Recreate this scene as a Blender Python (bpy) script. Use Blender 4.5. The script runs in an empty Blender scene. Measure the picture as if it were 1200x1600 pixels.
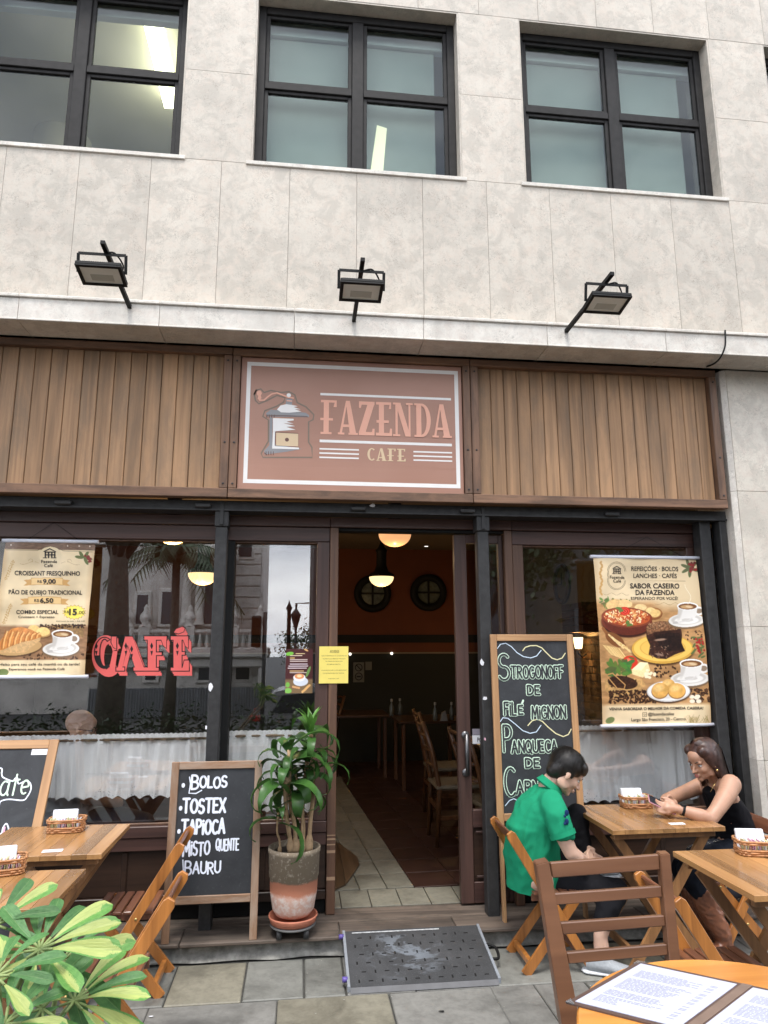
import bpy, bmesh, math, random
import numpy as np
from mathutils import Vector, Matrix, noise as mnoise
random.seed(7); rng = np.random.default_rng(7)
C = bpy.context.scene.collection
R = math.radians
# ------------------------------------------------------------------ camera
yaw, pit, rol = R(6.83), R(10.94), R(-0.125)
F = 1090.0; CAMZ = 1.7
fw = np.array([math.sin(yaw)*math.cos(pit), math.cos(yaw)*math.cos(pit), math.sin(pit)])
_r = np.array([math.cos(yaw), -math.sin(yaw), 0.0]); _u = np.cross(_r, fw)
rt = math.cos(rol)*_r + math.sin(rol)*_u; up = -math.sin(rol)*_r + math.cos(rol)*_u
cam = bpy.data.cameras.new('camera'); camo = bpy.data.objects.new('camera', cam); C.objects.link(camo)
m = Matrix.Identity(4)
for i in range(3):
    m[i][0] = rt[i]; m[i][1] = up[i]; m[i][2] = -fw[i]
m[2][3] = CAMZ
camo.matrix_world = m
cam.sensor_fit = 'VERTICAL'; cam.sensor_height = 24.0; cam.lens = F/1600*24.0
cam.clip_start = 0.05; cam.clip_end = 400
bpy.context.scene.camera = camo
# ------------------------------------------------------------------ sky, sun, exposure
SUN_EL, SUN_ROT = R(70), R(190)
w = bpy.data.worlds.new('World'); bpy.context.scene.world = w; w.use_nodes = True
nt = w.node_tree; nt.nodes.clear()
def wn(t, **k):
    n = nt.nodes.new(t)
    for a, b in k.items(): setattr(n, a, b)
    return n
out = wn('ShaderNodeOutputWorld'); bg = wn('ShaderNodeBackground')
sky = wn('ShaderNodeTexSky', sky_type='NISHITA'); sky.sun_disc = False
sky.sun_elevation = SUN_EL; sky.sun_rotation = SUN_ROT; sky.air_density = 1.6; sky.dust_density = 3.0
tc = wn('ShaderNodeTexCoord'); mp = wn('ShaderNodeMapping'); mp.inputs['Scale'].default_value = (2.0, 2.0, 5.5)
nz = wn('ShaderNodeTexNoise'); nz.inputs['Scale'].default_value = 1.6; nz.inputs['Detail'].default_value = 7; nz.inputs['Roughness'].default_value = .55
cr = wn('ShaderNodeValToRGB'); cr.color_ramp.elements[0].position = .36; cr.color_ramp.elements[0].color = (5.0, 5.5, 6.6, 1)
cr.color_ramp.elements[1].position = .66; cr.color_ramp.elements[1].color = (13.3, 13.3, 13.5, 1)
mx = wn('ShaderNodeMix', data_type='RGBA'); mx.inputs[0].default_value = .85
L = nt.links.new
L(tc.outputs['Generated'], mp.inputs[0]); L(mp.outputs[0], nz.inputs['Vector']); L(nz.outputs['Fac'], cr.inputs[0])
L(sky.outputs[0], mx.inputs[6]); L(cr.outputs[0], mx.inputs[7]); L(mx.outputs[2], bg.inputs[0]); L(bg.outputs[0], out.inputs[0])
bg.inputs[1].default_value = 0.122
sd = bpy.data.lights.new('sun', 'SUN'); sd.energy = 1.15; sd.angle = R(16); sd.color = (1, .96, .9)
so = bpy.data.objects.new('sun', sd); C.objects.link(so)
az = math.pi + R(12)      # from behind the camera, a little to the left
d = Vector((-math.sin(R(12))*math.cos(SUN_EL), -math.cos(R(12))*math.cos(SUN_EL), math.sin(SUN_EL)))
so.rotation_euler = d.to_track_quat('Z', 'Y').to_euler(); so.location = (-3, -10, 20)
sky.sun_rotation = math.pi + R(12)
vs = bpy.context.scene.view_settings
vs.view_transform = 'Standard'; vs.look = 'None'; vs.exposure = 1.36; vs.gamma = 1; vs.use_curve_mapping = False
bpy.context.scene.cycles.max_bounces = 8
bpy.context.scene.cycles.transparent_max_bounces = 16
bpy.context.scene.cycles.caustics_reflective = False; bpy.context.scene.cycles.caustics_refractive = False
bpy.context.scene.cycles.sample_clamp_indirect = 4.0

# ------------------------------------------------------------------ helpers
def ray(x, y): return rt*(x-600)/F - up*(y-800)/F + fw
def P(x, y, Y):                       # pixel of the photograph -> point on the upright plane at real distance Y
    v = ray(x, y); t = Y/v[1]; return Vector((v[0]*t, Y, CAMZ + v[2]*t))
def PZ(x, y, Z):                      # pixel -> point on the level plane at height Z
    v = ray(x, y); t = (Z-CAMZ)/v[2]; return Vector((v[0]*t, v[1]*t, Z))

class MB:
    """collects simple shapes into one bmesh, linked as ONE object"""
    def __init__(s): s.b = bmesh.new(); s.mats = []
    def mi(s, mat):
        if mat is None: return 0
        if mat not in s.mats: s.mats.append(mat)
        return s.mats.index(mat)
    def box(s, c, d, bev=0.0, mat=None, rot=None):
        M = Matrix.Translation(Vector(c)) @ (rot.to_4x4() if rot is not None else Matrix.Identity(4)) @ Matrix.Diagonal((d[0], d[1], d[2], 1))
        g = bmesh.ops.create_cube(s.b, size=1.0, matrix=M)
        vs_ = g['verts']; i = s.mi(mat)
        fs = set(f for v in vs_ for f in v.link_faces)
        for f in fs: f.material_index = i
        if bev > 0:
            es = list(set(e for v in vs_ for e in v.link_edges))
            bmesh.ops.bevel(s.b, geom=es, offset=bev, segments=1, affect='EDGES', profile=.5)
        return s
    def bb(s, a, b_, bev=0.0, mat=None):
        a = Vector(a); b_ = Vector(b_)
        return s.box((a+b_)/2, [abs(q) for q in (b_-a)], bev, mat)
    def bar(s, a, b_, w_, t, bev=0.0, upv=(0, 0, 1), mat=None):
        """board from a to b, width w_ along side axis, thickness t along the other"""
        a = Vector(a); b_ = Vector(b_); z = (b_-a); ln = z.length; z.normalize()
        u = Vector(upv); x = u.cross(z)
        if x.length < 1e-4: x = Vector((1, 0, 0)).cross(z)
        x.normalize(); y = z.cross(x)
        rot = Matrix((x, y, z)).transposed()
        return s.box((a+b_)/2, (w_, t, ln), bev, mat, rot)
    def tube(s, pts, r, n=8, mat=None, cap=True):
        pts = [Vector(p) for p in pts]; i = s.mi(mat)
        rr = r if isinstance(r, (list, tuple)) else [r]*len(pts)
        rings = []; prev = None
        for k, p in enumerate(pts):
            t = (pts[min(k+1, len(pts)-1)] - pts[max(k-1, 0)]).normalized()
            if prev is None:
                x = t.cross(Vector((0, 0, 1)))
                if x.length < .01: x = t.cross(Vector((1, 0, 0)))
            else: x = prev - t*prev.dot(t)
            x.normalize(); prev = x; y = t.cross(x)
            rings.append([s.b.verts.new(p + (x*math.cos(a) + y*math.sin(a))*rr[k]) for a in [2*math.pi*j/n for j in range(n)]])
        for k in range(len(rings)-1):
            for j in range(n):
                f = s.b.faces.new((rings[k][j], rings[k][(j+1) % n], rings[k+1][(j+1) % n], rings[k+1][j])); f.material_index = i; f.smooth = True
        if cap:
            f = s.b.faces.new(rings[0][::-1]); f.material_index = i
            f = s.b.faces.new(rings[-1]); f.material_index = i
        return s
    def lathe(s, prof, c=(0, 0, 0), n=28, mat=None, smooth=True, axis='Z'):
        i = s.mi(mat); c = Vector(c); rings = []
        def pt(r, z, a):
            v = (r*math.cos(a), r*math.sin(a), z)
            if axis == 'Y': v = (v[0], v[2], v[1])
            return c + Vector(v)
        for r, z in prof:
            if r < 1e-5: rings.append([s.b.verts.new(pt(0, z, 0))])
            else: rings.append([s.b.verts.new(pt(r, z, 2*math.pi*j/n)) for j in range(n)])
        for k in range(len(rings)-1):
            A, B_ = rings[k], rings[k+1]
            for j in range(n):
                q = [A[j % len(A)], A[(j+1) % len(A)], B_[(j+1) % len(B_)], B_[j % len(B_)]]
                u = []
                for v in q:
                    if v not in u: u.append(v)
                if len(u) > 2:
                    try: f = s.b.faces.new(u); f.smooth = smooth; f.material_index = i
                    except ValueError: pass
        return s
    def ell(s, c, r, rot=None, mat=None, seg=16):
        M = Matrix.Translation(Vector(c)) @ (rot.to_4x4() if rot is not None else Matrix.Identity(4)) @ Matrix.Diagonal((r[0], r[1], r[2], 1))
        g = bmesh.ops.create_uvsphere(s.b, u_segments=seg, v_segments=max(6, seg//2+2), radius=1, matrix=M)
        i = s.mi(mat)
        for f in set(f for v in g['verts'] for f in v.link_faces): f.smooth = True; f.material_index = i
        return s
    def poly(s, pts, mat=None, smooth=False):
        f = s.b.faces.new([s.b.verts.new(Vector(p)) for p in pts]); f.material_index = s.mi(mat); f.smooth = smooth
        return s
    def prism(s, pts, off, mat=None):
        """closed outline pts extruded by vector off"""
        i = s.mi(mat); off = Vector(off)
        a = [s.b.verts.new(Vector(p)) for p in pts]; b_ = [s.b.verts.new(Vector(p)+off) for p in pts]
        n = len(pts)
        fs = [s.b.faces.new(a[::-1]), s.b.faces.new(b_)] + [s.b.faces.new((a[j], a[(j+1) % n], b_[(j+1) % n], b_[j])) for j in range(n)]
        for f in fs: f.material_index = i
        return s
    def grid(s, fn, nu, nv, mat=None, smooth=True, thick=0.0):
        i = s.mi(mat)
        V = [[s.b.verts.new(Vector(fn(a/nu, b_/nv))) for b_ in range(nv+1)] for a in range(nu+1)]
        for a in range(nu):
            for b_ in range(nv):
                f = s.b.faces.new((V[a][b_], V[a+1][b_], V[a+1][b_+1], V[a][b_+1])); f.smooth = smooth; f.material_index = i
        return s
    def mesh(s, name, mat=None):
        me = bpy.data.meshes.new(name)
        bmesh.ops.recalc_face_normals(s.b, faces=s.b.faces)
        s.b.to_mesh(me); s.b.free()
        if s.mats:
            for q in s.mats: me.materials.append(q)
        elif mat: me.materials.append(mat)
        return me
    def build(s, name, mat=None, parent=None, loc=(0, 0, 0), rz=0.0):
        return link(name, s.mesh(name, mat), parent, loc, rz)

def link(name, me, parent=None, loc=(0, 0, 0), rz=0.0):
    o = bpy.data.objects.new(name, me); C.objects.link(o)
    o.location = loc; o.rotation_euler = (0, 0, rz)
    if parent is not None: o.parent = parent
    return o
def tag(o, label=None, cat=None, group=None, kind=None):
    if label: o['label'] = label
    if cat: o['category'] = cat
    if group: o['group'] = group
    if kind: o['kind'] = kind
    return o
def thing(name, label, cat, loc=(0, 0, 0), rz=0, group=None):
    return tag(link(name, None, None, loc, rz), label, cat, group)
def kids(o): return [c for c in C.objects if c.parent == o]
def copy_tree(o, parent=None, label=None, loc=None, rz=None):
    c = o.copy(); C.objects.link(c); c.parent = parent
    if label: c['label'] = label
    if loc is not None: c.location = loc
    if rz is not None: c.rotation_euler = (0, 0, rz)
    for ch in kids(o): copy_tree(ch, c)
    return c

# ------------------------------------------------------------------ materials
def s2l(c): return tuple(((q/255.0)/12.92 if q/255.0 <= .04045 else ((q/255.0+.055)/1.055)**2.4) for q in c)
class N:
    def __init__(s, name):
        s.m = bpy.data.materials.new(name); s.m.use_nodes = True; s.t = s.m.node_tree
        s.p = s.t.nodes['Principled BSDF']; s.o = s.t.nodes['Material Output']
    def n(s, t, **k):
        q = s.t.nodes.new(t)
        for a, b_ in k.items():
            setattr(q, a, b_)
        return q
    def l(s, a, b_): s.t.links.new(a, b_)
    def coords(s, scale=(1, 1, 1), rand=True, rot=(0, 0, 0)):
        t = s.n('ShaderNodeTexCoord'); mp_ = s.n('ShaderNodeMapping'); mp_.inputs['Scale'].default_value = scale; mp_.inputs['Rotation'].default_value = rot
        if rand:
            oi = s.n('ShaderNodeObjectInfo'); ml = s.n('ShaderNodeVectorMath', operation='SCALE'); ml.inputs[0].default_value = (13.7, 7.9, 21.3)
            s.l(oi.outputs['Random'], ml.inputs['Scale']); ad = s.n('ShaderNodeVectorMath', operation='ADD')
            s.l(t.outputs['Object'], ad.inputs[0]); s.l(ml.outputs[0], ad.inputs[1]); s.l(ad.outputs[0], mp_.inputs[0])
        else: s.l(t.outputs['Object'], mp_.inputs[0])
        return mp_.outputs[0]
    def noise(s, vec, sc, det=5, rough=.55, dist=0.0):
        q = s.n('ShaderNodeTexNoise'); q.inputs['Scale'].default_value = sc; q.inputs['Detail'].default_value = det
        q.inputs['Roughness'].default_value = rough; q.inputs['Distortion'].default_value = dist; s.l(vec, q.inputs['Vector']); return q.outputs['Fac']
    def ramp(s, fac, stops):
        q = s.n('ShaderNodeValToRGB'); e = q.color_ramp.elements
        while len(e) < len(stops): e.new(.5)
        for k, (p_, c_) in enumerate(stops):
            e[k].position = p_; c_ = c_ if isinstance(c_, (tuple, list)) else (c_,)*3
            e[k].color = (*c_[:3], 1)
        s.l(fac, q.inputs[0]); return q.outputs[0]
    def mix(s, f, a, b_, mode='MIX'):
        q = s.n('ShaderNodeMix', data_type='RGBA', blend_type=mode)
        for i_, v in ((0, f), (6, a), (7, b_)):
            if hasattr(v, 'is_linked') or isinstance(v, bpy.types.NodeSocket): s.l(v, q.inputs[i_])
            elif i_ == 0: q.inputs[0].default_value = v
            else: q.inputs[i_].default_value = (*v[:3], 1)
        return q.outputs[2]
    def bump(s, h, st=.2, dist=.01, norm=None):
        q = s.n('ShaderNodeBump'); q.inputs['Strength'].default_value = st; q.inputs['Distance'].default_value = dist
        s.l(h, q.inputs['Height'])
        if norm is not None: s.l(norm, q.inputs['Normal'])
        s.l(q.outputs[0], s.p.inputs['Normal']); return q.outputs[0]
    def rand(s, lo, hi):
        oi = s.n('ShaderNodeObjectInfo'); r_ = s.n('ShaderNodeMapRange'); r_.inputs['To Min'].default_value = lo; r_.inputs['To Max'].default_value = hi
        s.l(oi.outputs['Random'], r_.inputs['Value']); return r_.outputs[0]
    def scale(s, col, val):
        q = s.n('ShaderNodeVectorMath', operation='SCALE'); s.l(col, q.inputs[0])
        if isinstance(val, (int, float)): q.inputs['Scale'].default_value = val
        else: s.l(val, q.inputs['Scale'])
        return q.outputs[0]
    def base(s, c): s.l(c, s.p.inputs['Base Color']) if isinstance(c, bpy.types.NodeSocket) else setattr(s.p.inputs['Base Color'], 'default_value', (*c[:3], 1))
    def set(s, **k):
        for a, v in k.items():
            q = s.p.inputs[a.replace('_', ' ')]
            if isinstance(v, bpy.types.NodeSocket): s.l(v, q)
            else: q.default_value = v
        return s

def wood(name, light, dark, axis='Z', rough=.55, vary=.25, stain=None, stain_amt=.5, bump=.25, gsc=1.0, coat=0.0):
    """grain runs along axis"""
    n = N(name); sc = {'X': (1.2, 26, 26), 'Y': (26, 1.2, 26), 'Z': (26, 26, 1.2)}[axis]
    sc = tuple(q*gsc for q in sc); v = n.coords(sc)
    a = n.noise(v, 1.0, 6, .6, 1.2)
    v2 = n.coords(tuple(q*.32 for q in sc)); b_ = n.noise(v2, 1.0, 3, .5, 2.2)
    c1 = n.ramp(a, [(.3, dark), (.66, light)]); c2 = n.ramp(b_, [(.35, tuple(q*.62 for q in dark)), (.6, light)])
    c = n.mix(.45, c1, c2)
    if stain:
        v3 = n.coords((3.0, 3.0, .9) if axis == 'Z' else (1.5, 2.5, 6)); st = n.ramp(n.noise(v3, 1.6, 7, .7, .4), [(.46, 0.0), (.62, 1.0)])
        sm = n.n('ShaderNodeMath', operation='MULTIPLY'); n.l(st, sm.inputs[0]); sm.inputs[1].default_value = stain_amt
        c = n.mix(sm.outputs[0], c, stain)
    c = n.scale(c, n.rand(1-vary, 1+vary)); n.base(c)
    n.set(Roughness=rough, Coat_Weight=coat, Coat_Roughness=.18)
    n.bump(a, bump, .002); return n.m
def plain(name, c, rough=.5, metal=0.0, var=.12, sc=14, bump=.05, rand=0.0, **k):
    n = N(name); v = n.coords(); a = n.noise(v, sc, 5, .6)
    col = n.ramp(a, [(.3, tuple(q*(1-var) for q in c)), (.7, tuple(min(1, q*(1+var)) for q in c))])
    if rand: col = n.scale(col, n.rand(1-rand, 1+rand))
    n.base(col); n.set(Roughness=rough, Metallic=metal, **k)
    if bump: n.bump(a, bump, .003)
    return n.m
def emis(name, c, e):
    n = N(name); n.base(c); n.set(Emission_Color=(*c, 1), Emission_Strength=e, Roughness=.4); return n.m
def stone(name, c, pink=(.52, .42, .36), rand=.06, mott=1.0, dirt=0.0):
    n = N(name); v = n.coords()
    big = n.noise(v, 1.7, 6, .62, .6); mid = n.noise(v, 17, 6, .72, .5); fine = n.noise(v, 85, 4, .75)
    col = n.ramp(big, [(.33, tuple(q*.86 for q in c)), (.5, c), (.66, tuple(min(1, q*1.09) for q in c))])
    col = n.mix(n.ramp(mid, [(.45, 0.0), (.72, .6*mott)]), col, pink)
    col = n.mix(n.ramp(n.noise(v, 7.5, 7, .7, .6), [(.42, .42*mott), (.53, 0.0)]), col, tuple(q*.70 for q in c))
    # little worm-like fossils and pits
    r1 = n.noise(v, 33, 3, .55, 2.0)
    ab = n.n('ShaderNodeMath', operation='SUBTRACT'); n.l(r1, ab.inputs[0]); ab.inputs[1].default_value = .5
    ab2 = n.n('ShaderNodeMath', operation='ABSOLUTE'); n.l(ab.outputs[0], ab2.inputs[0])
    line = n.ramp(ab2.outputs[0], [(.0, 1.0), (.030, 0.0)])
    msk = n.ramp(n.noise(v, 9, 5, .7, .5), [(.47, 0.0), (.60, 1.0)])
    mm = n.n('ShaderNodeMath', operation='MULTIPLY'); n.l(line, mm.inputs[0]); n.l(msk, mm.inputs[1])
    m2 = n.n('ShaderNodeMath', operation='MULTIPLY'); n.l(mm.outputs[0], m2.inputs[0]); m2.inputs[1].default_value = .85
    col = n.mix(m2.outputs[0], col, tuple(q*.42 for q in c))
    col = n.mix(n.ramp(fine, [(.28, .45), (.46, 0.0)]), col, tuple(q*.6 for q in c))
    if dirt:
        v4 = n.coords((5, 5, .35), rand=False); col = n.mix(n.ramp(n.noise(v4, 1.0, 6, .7), [(.5, 0.0), (.75, dirt)]), col, tuple(q*.45 for q in c))
    col = n.scale(col, n.rand(1-rand, 1+rand)); n.base(col); n.set(Roughness=.62)
    n.bump(mid, .12, .004); return n.m
# ------------------------------------------------------------------ palette
M = {}
M['stone'] = stone('wall_stone', (.525, .480, .415), pink=(.53, .44, .365), rand=.04, mott=1.25, dirt=.24)
M['stone_ledge'] = stone('ledge_stone', (.68, .645, .585), mott=.9, dirt=.25)
M['stone_pillar'] = stone('pillar_stone', (.60, .555, .48), mott=1.0)
M['joint'] = plain('joint_mortar', (.33, .30, .255), .9)
M['cladding'] = wood('weathered_cladding', (.43, .250, .130), (.235, .136, .070), 'Z', .6, .10, stain=(.15, .11, .075), stain_amt=.45)
M['frame_h'] = wood('fascia_frame_wood_h', (.24, .13, .075), (.12, .062, .038), 'X', .55, .08, stain=(.05, .03, .02), stain_amt=.6)
M['frame_v'] = wood('fascia_frame_wood_v', (.24, .13, .075), (.12, .062, .038), 'Z', .55, .08, stain=(.05, .03, .02), stain_amt=.6)
M['dark_h'] = wood('dark_joinery_h', (.085, .042, .034), (.040, .021, .018), 'X', .45, .1)
M['dark_v'] = wood('dark_joinery_v', (.092, .048, .038), (.045, .024, .020), 'Z', .45, .1)
M['jamb'] = wood('brown_jamb_wood', (.17, .088, .052), (.085, .044, .030), 'Z', .5, .08)
M['panel'] = wood('sill_panel_wood', (.052, .027, .017), (.022, .012, .009), 'X', .4, .12)
M['step_wood'] = wood('worn_step_wood', (.15, .115, .09), (.055, .042, .035), 'X', .75, .12, stain=(.03, .025, .02), stain_amt=.6, bump=.6)
M['steel'] = plain('painted_steel', (.034, .034, .035), .5, .1, .3, 22, .14, Specular_IOR_Level=.35)
M['steel_dark'] = plain('dark_window_steel', (.018, .017, .017), .6, 0, .3, 20, .1, Specular_IOR_Level=.22)
M['black'] = plain('black_plastic', (.009, .009, .009), .6, Specular_IOR_Level=.22)
M['white'] = plain('white_plastic', (.75, .76, .80), .35, var=.03)
M['pave'] = [None]
def glass(name, refl=.14, tint=(.92, .95, .94), rough=0.0):
    n = N(name); t = n.t
    g = n.n('ShaderNodeBsdfGlossy'); g.inputs['Roughness'].default_value = rough; g.inputs['Color'].default_value = (.95, .97, 1, 1)
    tr = n.n('ShaderNodeBsdfTransparent'); tr.inputs[0].default_value = (*tint, 1)
    lw = n.n('ShaderNodeLayerWeight'); lw.inputs['Blend'].default_value = .5
    pw = n.n('ShaderNodeMath', operation='POWER'); n.l(lw.outputs['Facing'], pw.inputs[0]); pw.inputs[1].default_value = 5.0
    ad = n.n('ShaderNodeMath', operation='MULTIPLY_ADD', use_clamp=True); n.l(pw.outputs[0], ad.inputs[0]); ad.inputs[1].default_value = .9; ad.inputs[2].default_value = refl
    mx_ = n.n('ShaderNodeMixShader'); n.l(ad.outputs[0], mx_.inputs[0]); n.l(tr.outputs[0], mx_.inputs[1]); n.l(g.outputs[0], mx_.inputs[2])
    n.l(mx_.outputs[0], n.o.inputs['Surface']); return n.m
M['glass'] = glass('shop_glass', .12, (.985, .99, .985))
M['glass_up'] = glass('upper_glass', .03, (.86, .90, .88))

YG = 4.63      # face of the wooden shop front
# ------------------------------------------------------------------ ground
sx = N('sidewalk_mortar'); M['mortar'] = plain('pavement_joint', (.055, .054, .048), .95, var=.3, sc=30)
def paving(name, c):
    n = N(name); v = n.coords((1, 1, 1)); a = n.noise(v, 2.6, 8, .74, .5); b_ = n.noise(v, 26, 5, .7)
    col = n.ramp(a, [(.32, tuple(q*.50 for q in c)), (.5, c), (.72, tuple(q*1.28 for q in c))])
    col = n.mix(n.ramp(b_, [(.3, .45), (.55, 0.0)]), col, tuple(q*.5 for q in c))
    col = n.scale(col, n.rand(.82, 1.12)); n.base(col); n.set(Roughness=n.ramp(a, [(.3, .45), (.7, .8)]))
    n.bump(b_, .25, .004); return n.m
pv = [paving('grey_paving', (.185, .181, .166)), paving('green_paving', (.165, .165, .148)), paving('tan_paving', (.205, .19, .145))]
base = MB().bb((-7, -3.0, -.30), (7, 4.36, -.012)).build('sidewalk', M['mortar']); tag(base, kind='structure')
# stone slabs: rows parallel to the facade, uneven widths; nearest rows to the step copy the photograph's joints
rows = [(3.86, 4.30), (3.36, 3.855), (2.90, 3.355), (2.5, 2.895), (2.06, 2.495), (1.6, 2.055)]
cuts = [[-2.6, -2.0, -1.32, -.62, -.245, .06, .27, .62, 1.02, 1.62, 2.05, 2.6, 3.3],
        [-2.5, -1.9, -1.2, -.68, -.07, .48, 1.00, 1.23, 1.5, 2.1, 2.75, 3.3],
        [-2.3, -1.6, -.9, -.45, .02, .44, .98, 1.18, 1.72, 2.3, 3.0],
        [-2.0, -1.3, -.75, -.2, .3, .7, 1.15, 1.7, 2.3, 2.9], [-1.8, -1.0, -.5, .1, .62, 1.1, 1.7, 2.4], [-1.6, -.8, -.2, .3, .9, 1.5, 2.2]]
tanset = {(0, 3), (1, 4), (2, 8), (0, 9)}
for ri, (y0, y1) in enumerate(rows):
    for ci in range(len(cuts[ri])-1):
        x0, x1 = cuts[ri][ci], cuts[ri][ci+1]
        g = .0028; j = [random.uniform(-.004, .004) for _ in range(4)]
        zt = random.uniform(-.003, .003)
        b_ = MB(); pts = [(x0+g+j[0], y0+g, 0), (x1-g+j[1], y0+g, 0), (x1-g+j[1]+j[3]*.3, y1-g, 0), (x0+g+j[0]+j[2]*.3, y1-g, 0)]
        cx, cy = (x0+x1)/2, (y0+y1)/2
        pts = [(p[0]-cx, p[1]-cy, -.03) for p in pts]
        b_.prism(pts, (0, 0, .03+zt))
        es = [e for e in b_.b.edges if all(v.co.z > -.02 for v in e.verts)]
        bmesh.ops.bevel(b_.b, geom=es, offset=.005, segments=1, affect='EDGES')
        mt = pv[2] if (ri, ci) in tanset else pv[random.choice([0, 0, 1])]
        b_.build('paving_stone', mt, base, (cx, cy, 0))
# ground carrying on: street behind the photographer and under everything
gm = plain('asphalt', (.05, .05, .052), .85, var=.25, sc=8, bump=.2)
g = MB()
def gz(y): return -.02 if y > -3 else max(-.6, -.02-.58*(-3-y)/3)
ys = [60, 4.0, -3.0, -6.0, -30, -160]
for a, b_ in zip(ys[:-1], ys[1:]):
    g.poly([(-150, b_, gz(b_)-.02), (150, b_, gz(b_)-.02), (150, a, gz(a)-.02), (-150, a, gz(a)-.02)])
tag(g.build('street_ground', gm), kind='structure')

# ------------------------------------------------------------------ upper building
bld = thing('office_building', 'pale travertine office building above the cafe with steel windows', 'building', (0, 4.33, 3.6))
bo = Vector((0, 4.33, 3.6))
YW = 4.33; ZL = 3.632; ZLT = 3.80; ZS = 4.968; ZT = 6.375
wx = [(-2.35, -.868), (-.40, 1.087), (1.548, 3.082), (3.54, 5.0)]
core = MB()
def cb(x0, x1, z0, z1): core.bb((x0, YW+.021, z0), (x1, YW+.35, z1))
cb(-6, 7, ZL, ZS-.01)
cb(-6, 7, ZT, 9)
edges_ = [-6]+[q for ww in wx for q in ww]+[7]
for a, b_ in zip(edges_[::2], edges_[1::2]): cb(a, b_, ZS-.01, ZT)
core.build('wall_core', M['joint'], bld).location = -bo
slab_cache = {}
def slab(x0, x1, z0, z1, y=YW, t=.02, mat='stone', gap=.0008, name='stone_slab', par=None, org=None):
    key = (round(x1-x0, 3), round(z1-z0, 3), t, mat, gap)
    if key not in slab_cache:
        slab_cache[key] = MB().box((0, 0, 0), (x1-x0-2*gap, t, z1-z0-2*gap), .0012).mesh(name, M[mat])
    return link(name, slab_cache[key], par or bld, Vector(((x0+x1)/2, y+t/2+random.uniform(0, .0012), (z0+z1)/2)) - (bo if org is None else org))
xj = P(557, 400, YW).x; sp = .4633
k0 = int((-2.9-xj)/sp)
for k in range(k0, k0+17):
    x0 = xj+k*sp; slab(x0, x0+sp, ZLT-.12, ZS-.004)
for a, b_ in zip(edges_[::2], edges_[1::2]):
    a = max(a, -2.9); b_ = min(b_, 5.2)
    slab(a, b_, ZS-.004, ZS+.70+.0); slab(a, b_, ZS+.70, ZT)
for k in range(-6, 11):
    x0 = .32+k*.4633; slab(x0, x0+.4633, ZT, ZT+.95)
# reveals of the openings
def upper_window(x0, x1, lights=(), blind=True):
    yf = YW+.105
    rv = MB()
    rv.bb((x0-.001, YW+.004, ZS), (x0+.012, yf+.05, ZT)); rv.bb((x1-.012, YW+.004, ZS), (x1+.001, yf+.05, ZT)); rv.bb((x0+.012, YW+.004, ZT-.012), (x1-.012, yf+.05, ZT+.001))
    rv.build('window_reveal', M['stone'], bld).location = -bo
    fr = MB(); w2 = (x1-x0)
    def f(a, b_, c, d, y=yf, t=.05): fr.bb((a, y, c), (b_, y+t, d), .004)
    X0, X1, Z0, Z1 = x0+.013, x1-.013, ZS+.02, ZT-.013; xm = (X0+X1)/2; zm = Z0+(Z1-Z0)*.515
    f(X0, X0+.055, Z0, Z1); f(X1-.055, X1, Z0, Z1); f(X0+.055, X1-.055, Z1-.06, Z1); f(X0+.055, X1-.055, Z0, Z0+.03)
    f(xm-.042, xm+.042, Z0+.03, Z1-.06); 
    for a, b_ in ((X0+.055, xm-.042), (xm+.042, X1-.055)):
        f(a, b_, zm-.028, zm+.028, yf+.004, .044)
        # inner sash frames
        for c, d in ((Z0+.03, zm-.028), (zm+.028, Z1-.06)):
            yy = yf+.018
            fr.bb((a, yy, c), (a+.028, yy+.03, d), .003); fr.bb((b_-.028, yy, c), (b_, yy+.03, d), .003)
            fr.bb((a+.028, yy, d-.026), (b_-.028, yy+.03, d), .003); fr.bb((a+.028, yy, c), (b_-.028, yy+.03, c+.022), .003)
    wo = link('window', fr.mesh('window', M['steel_dark']), bld, -bo)
    for a, b_ in ((X0+.083, xm-.07), (xm+.07, X1-.083)):
        for c, d in ((Z0+.052, zm-.028), (zm+.05, Z1-.086)):
            MB().bb((a-.003, yf+.030, c-.003), (b_+.003, yf+.034, d+.006)).build('pane', M['glass_up'], wo)
    MB().bb((x0-.03, YW-.012, ZS-.016), (x1+.03, yf+.03, ZS+.014), .003).build('sill', M['stone_ledge'], wo)
    if blind:
        yb = yf+.14
        MB().bb((X0+.07, yb, Z0), (xm-.03, yb+.004, Z1-.14), mat=M['blind']).build('roller_blind', M['blind'], wo)
        MB().bb((xm+.03, yb, Z0), (X1-.13, yb+.004, Z1-.14), mat=M['blind']).build('roller_blind', M['blind'], wo)
        MB().bb((X0, yb-.03, Z1-.13), (X1, yb+.03, Z1-.02), .004).build('blind_box', M['blind_box'], wo)
    else:
        yb = yf+.14
        MB().bb((X0, yb-.03, Z1-.11), (X1, yb+.03, Z1-.0), .004).build('blind_box', M['blind_box'], wo)
    return wo
M['blind'] = plain('grey_blind', (.30, .335, .315), .85, var=.05, sc=3)
M['blind_box'] = plain('pale_blind_box', (.60, .66, .66), .5, var=.04)
for k, (a, b_) in enumerate(wx): upper_window(a, b_, blind=(k != 0))
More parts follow.
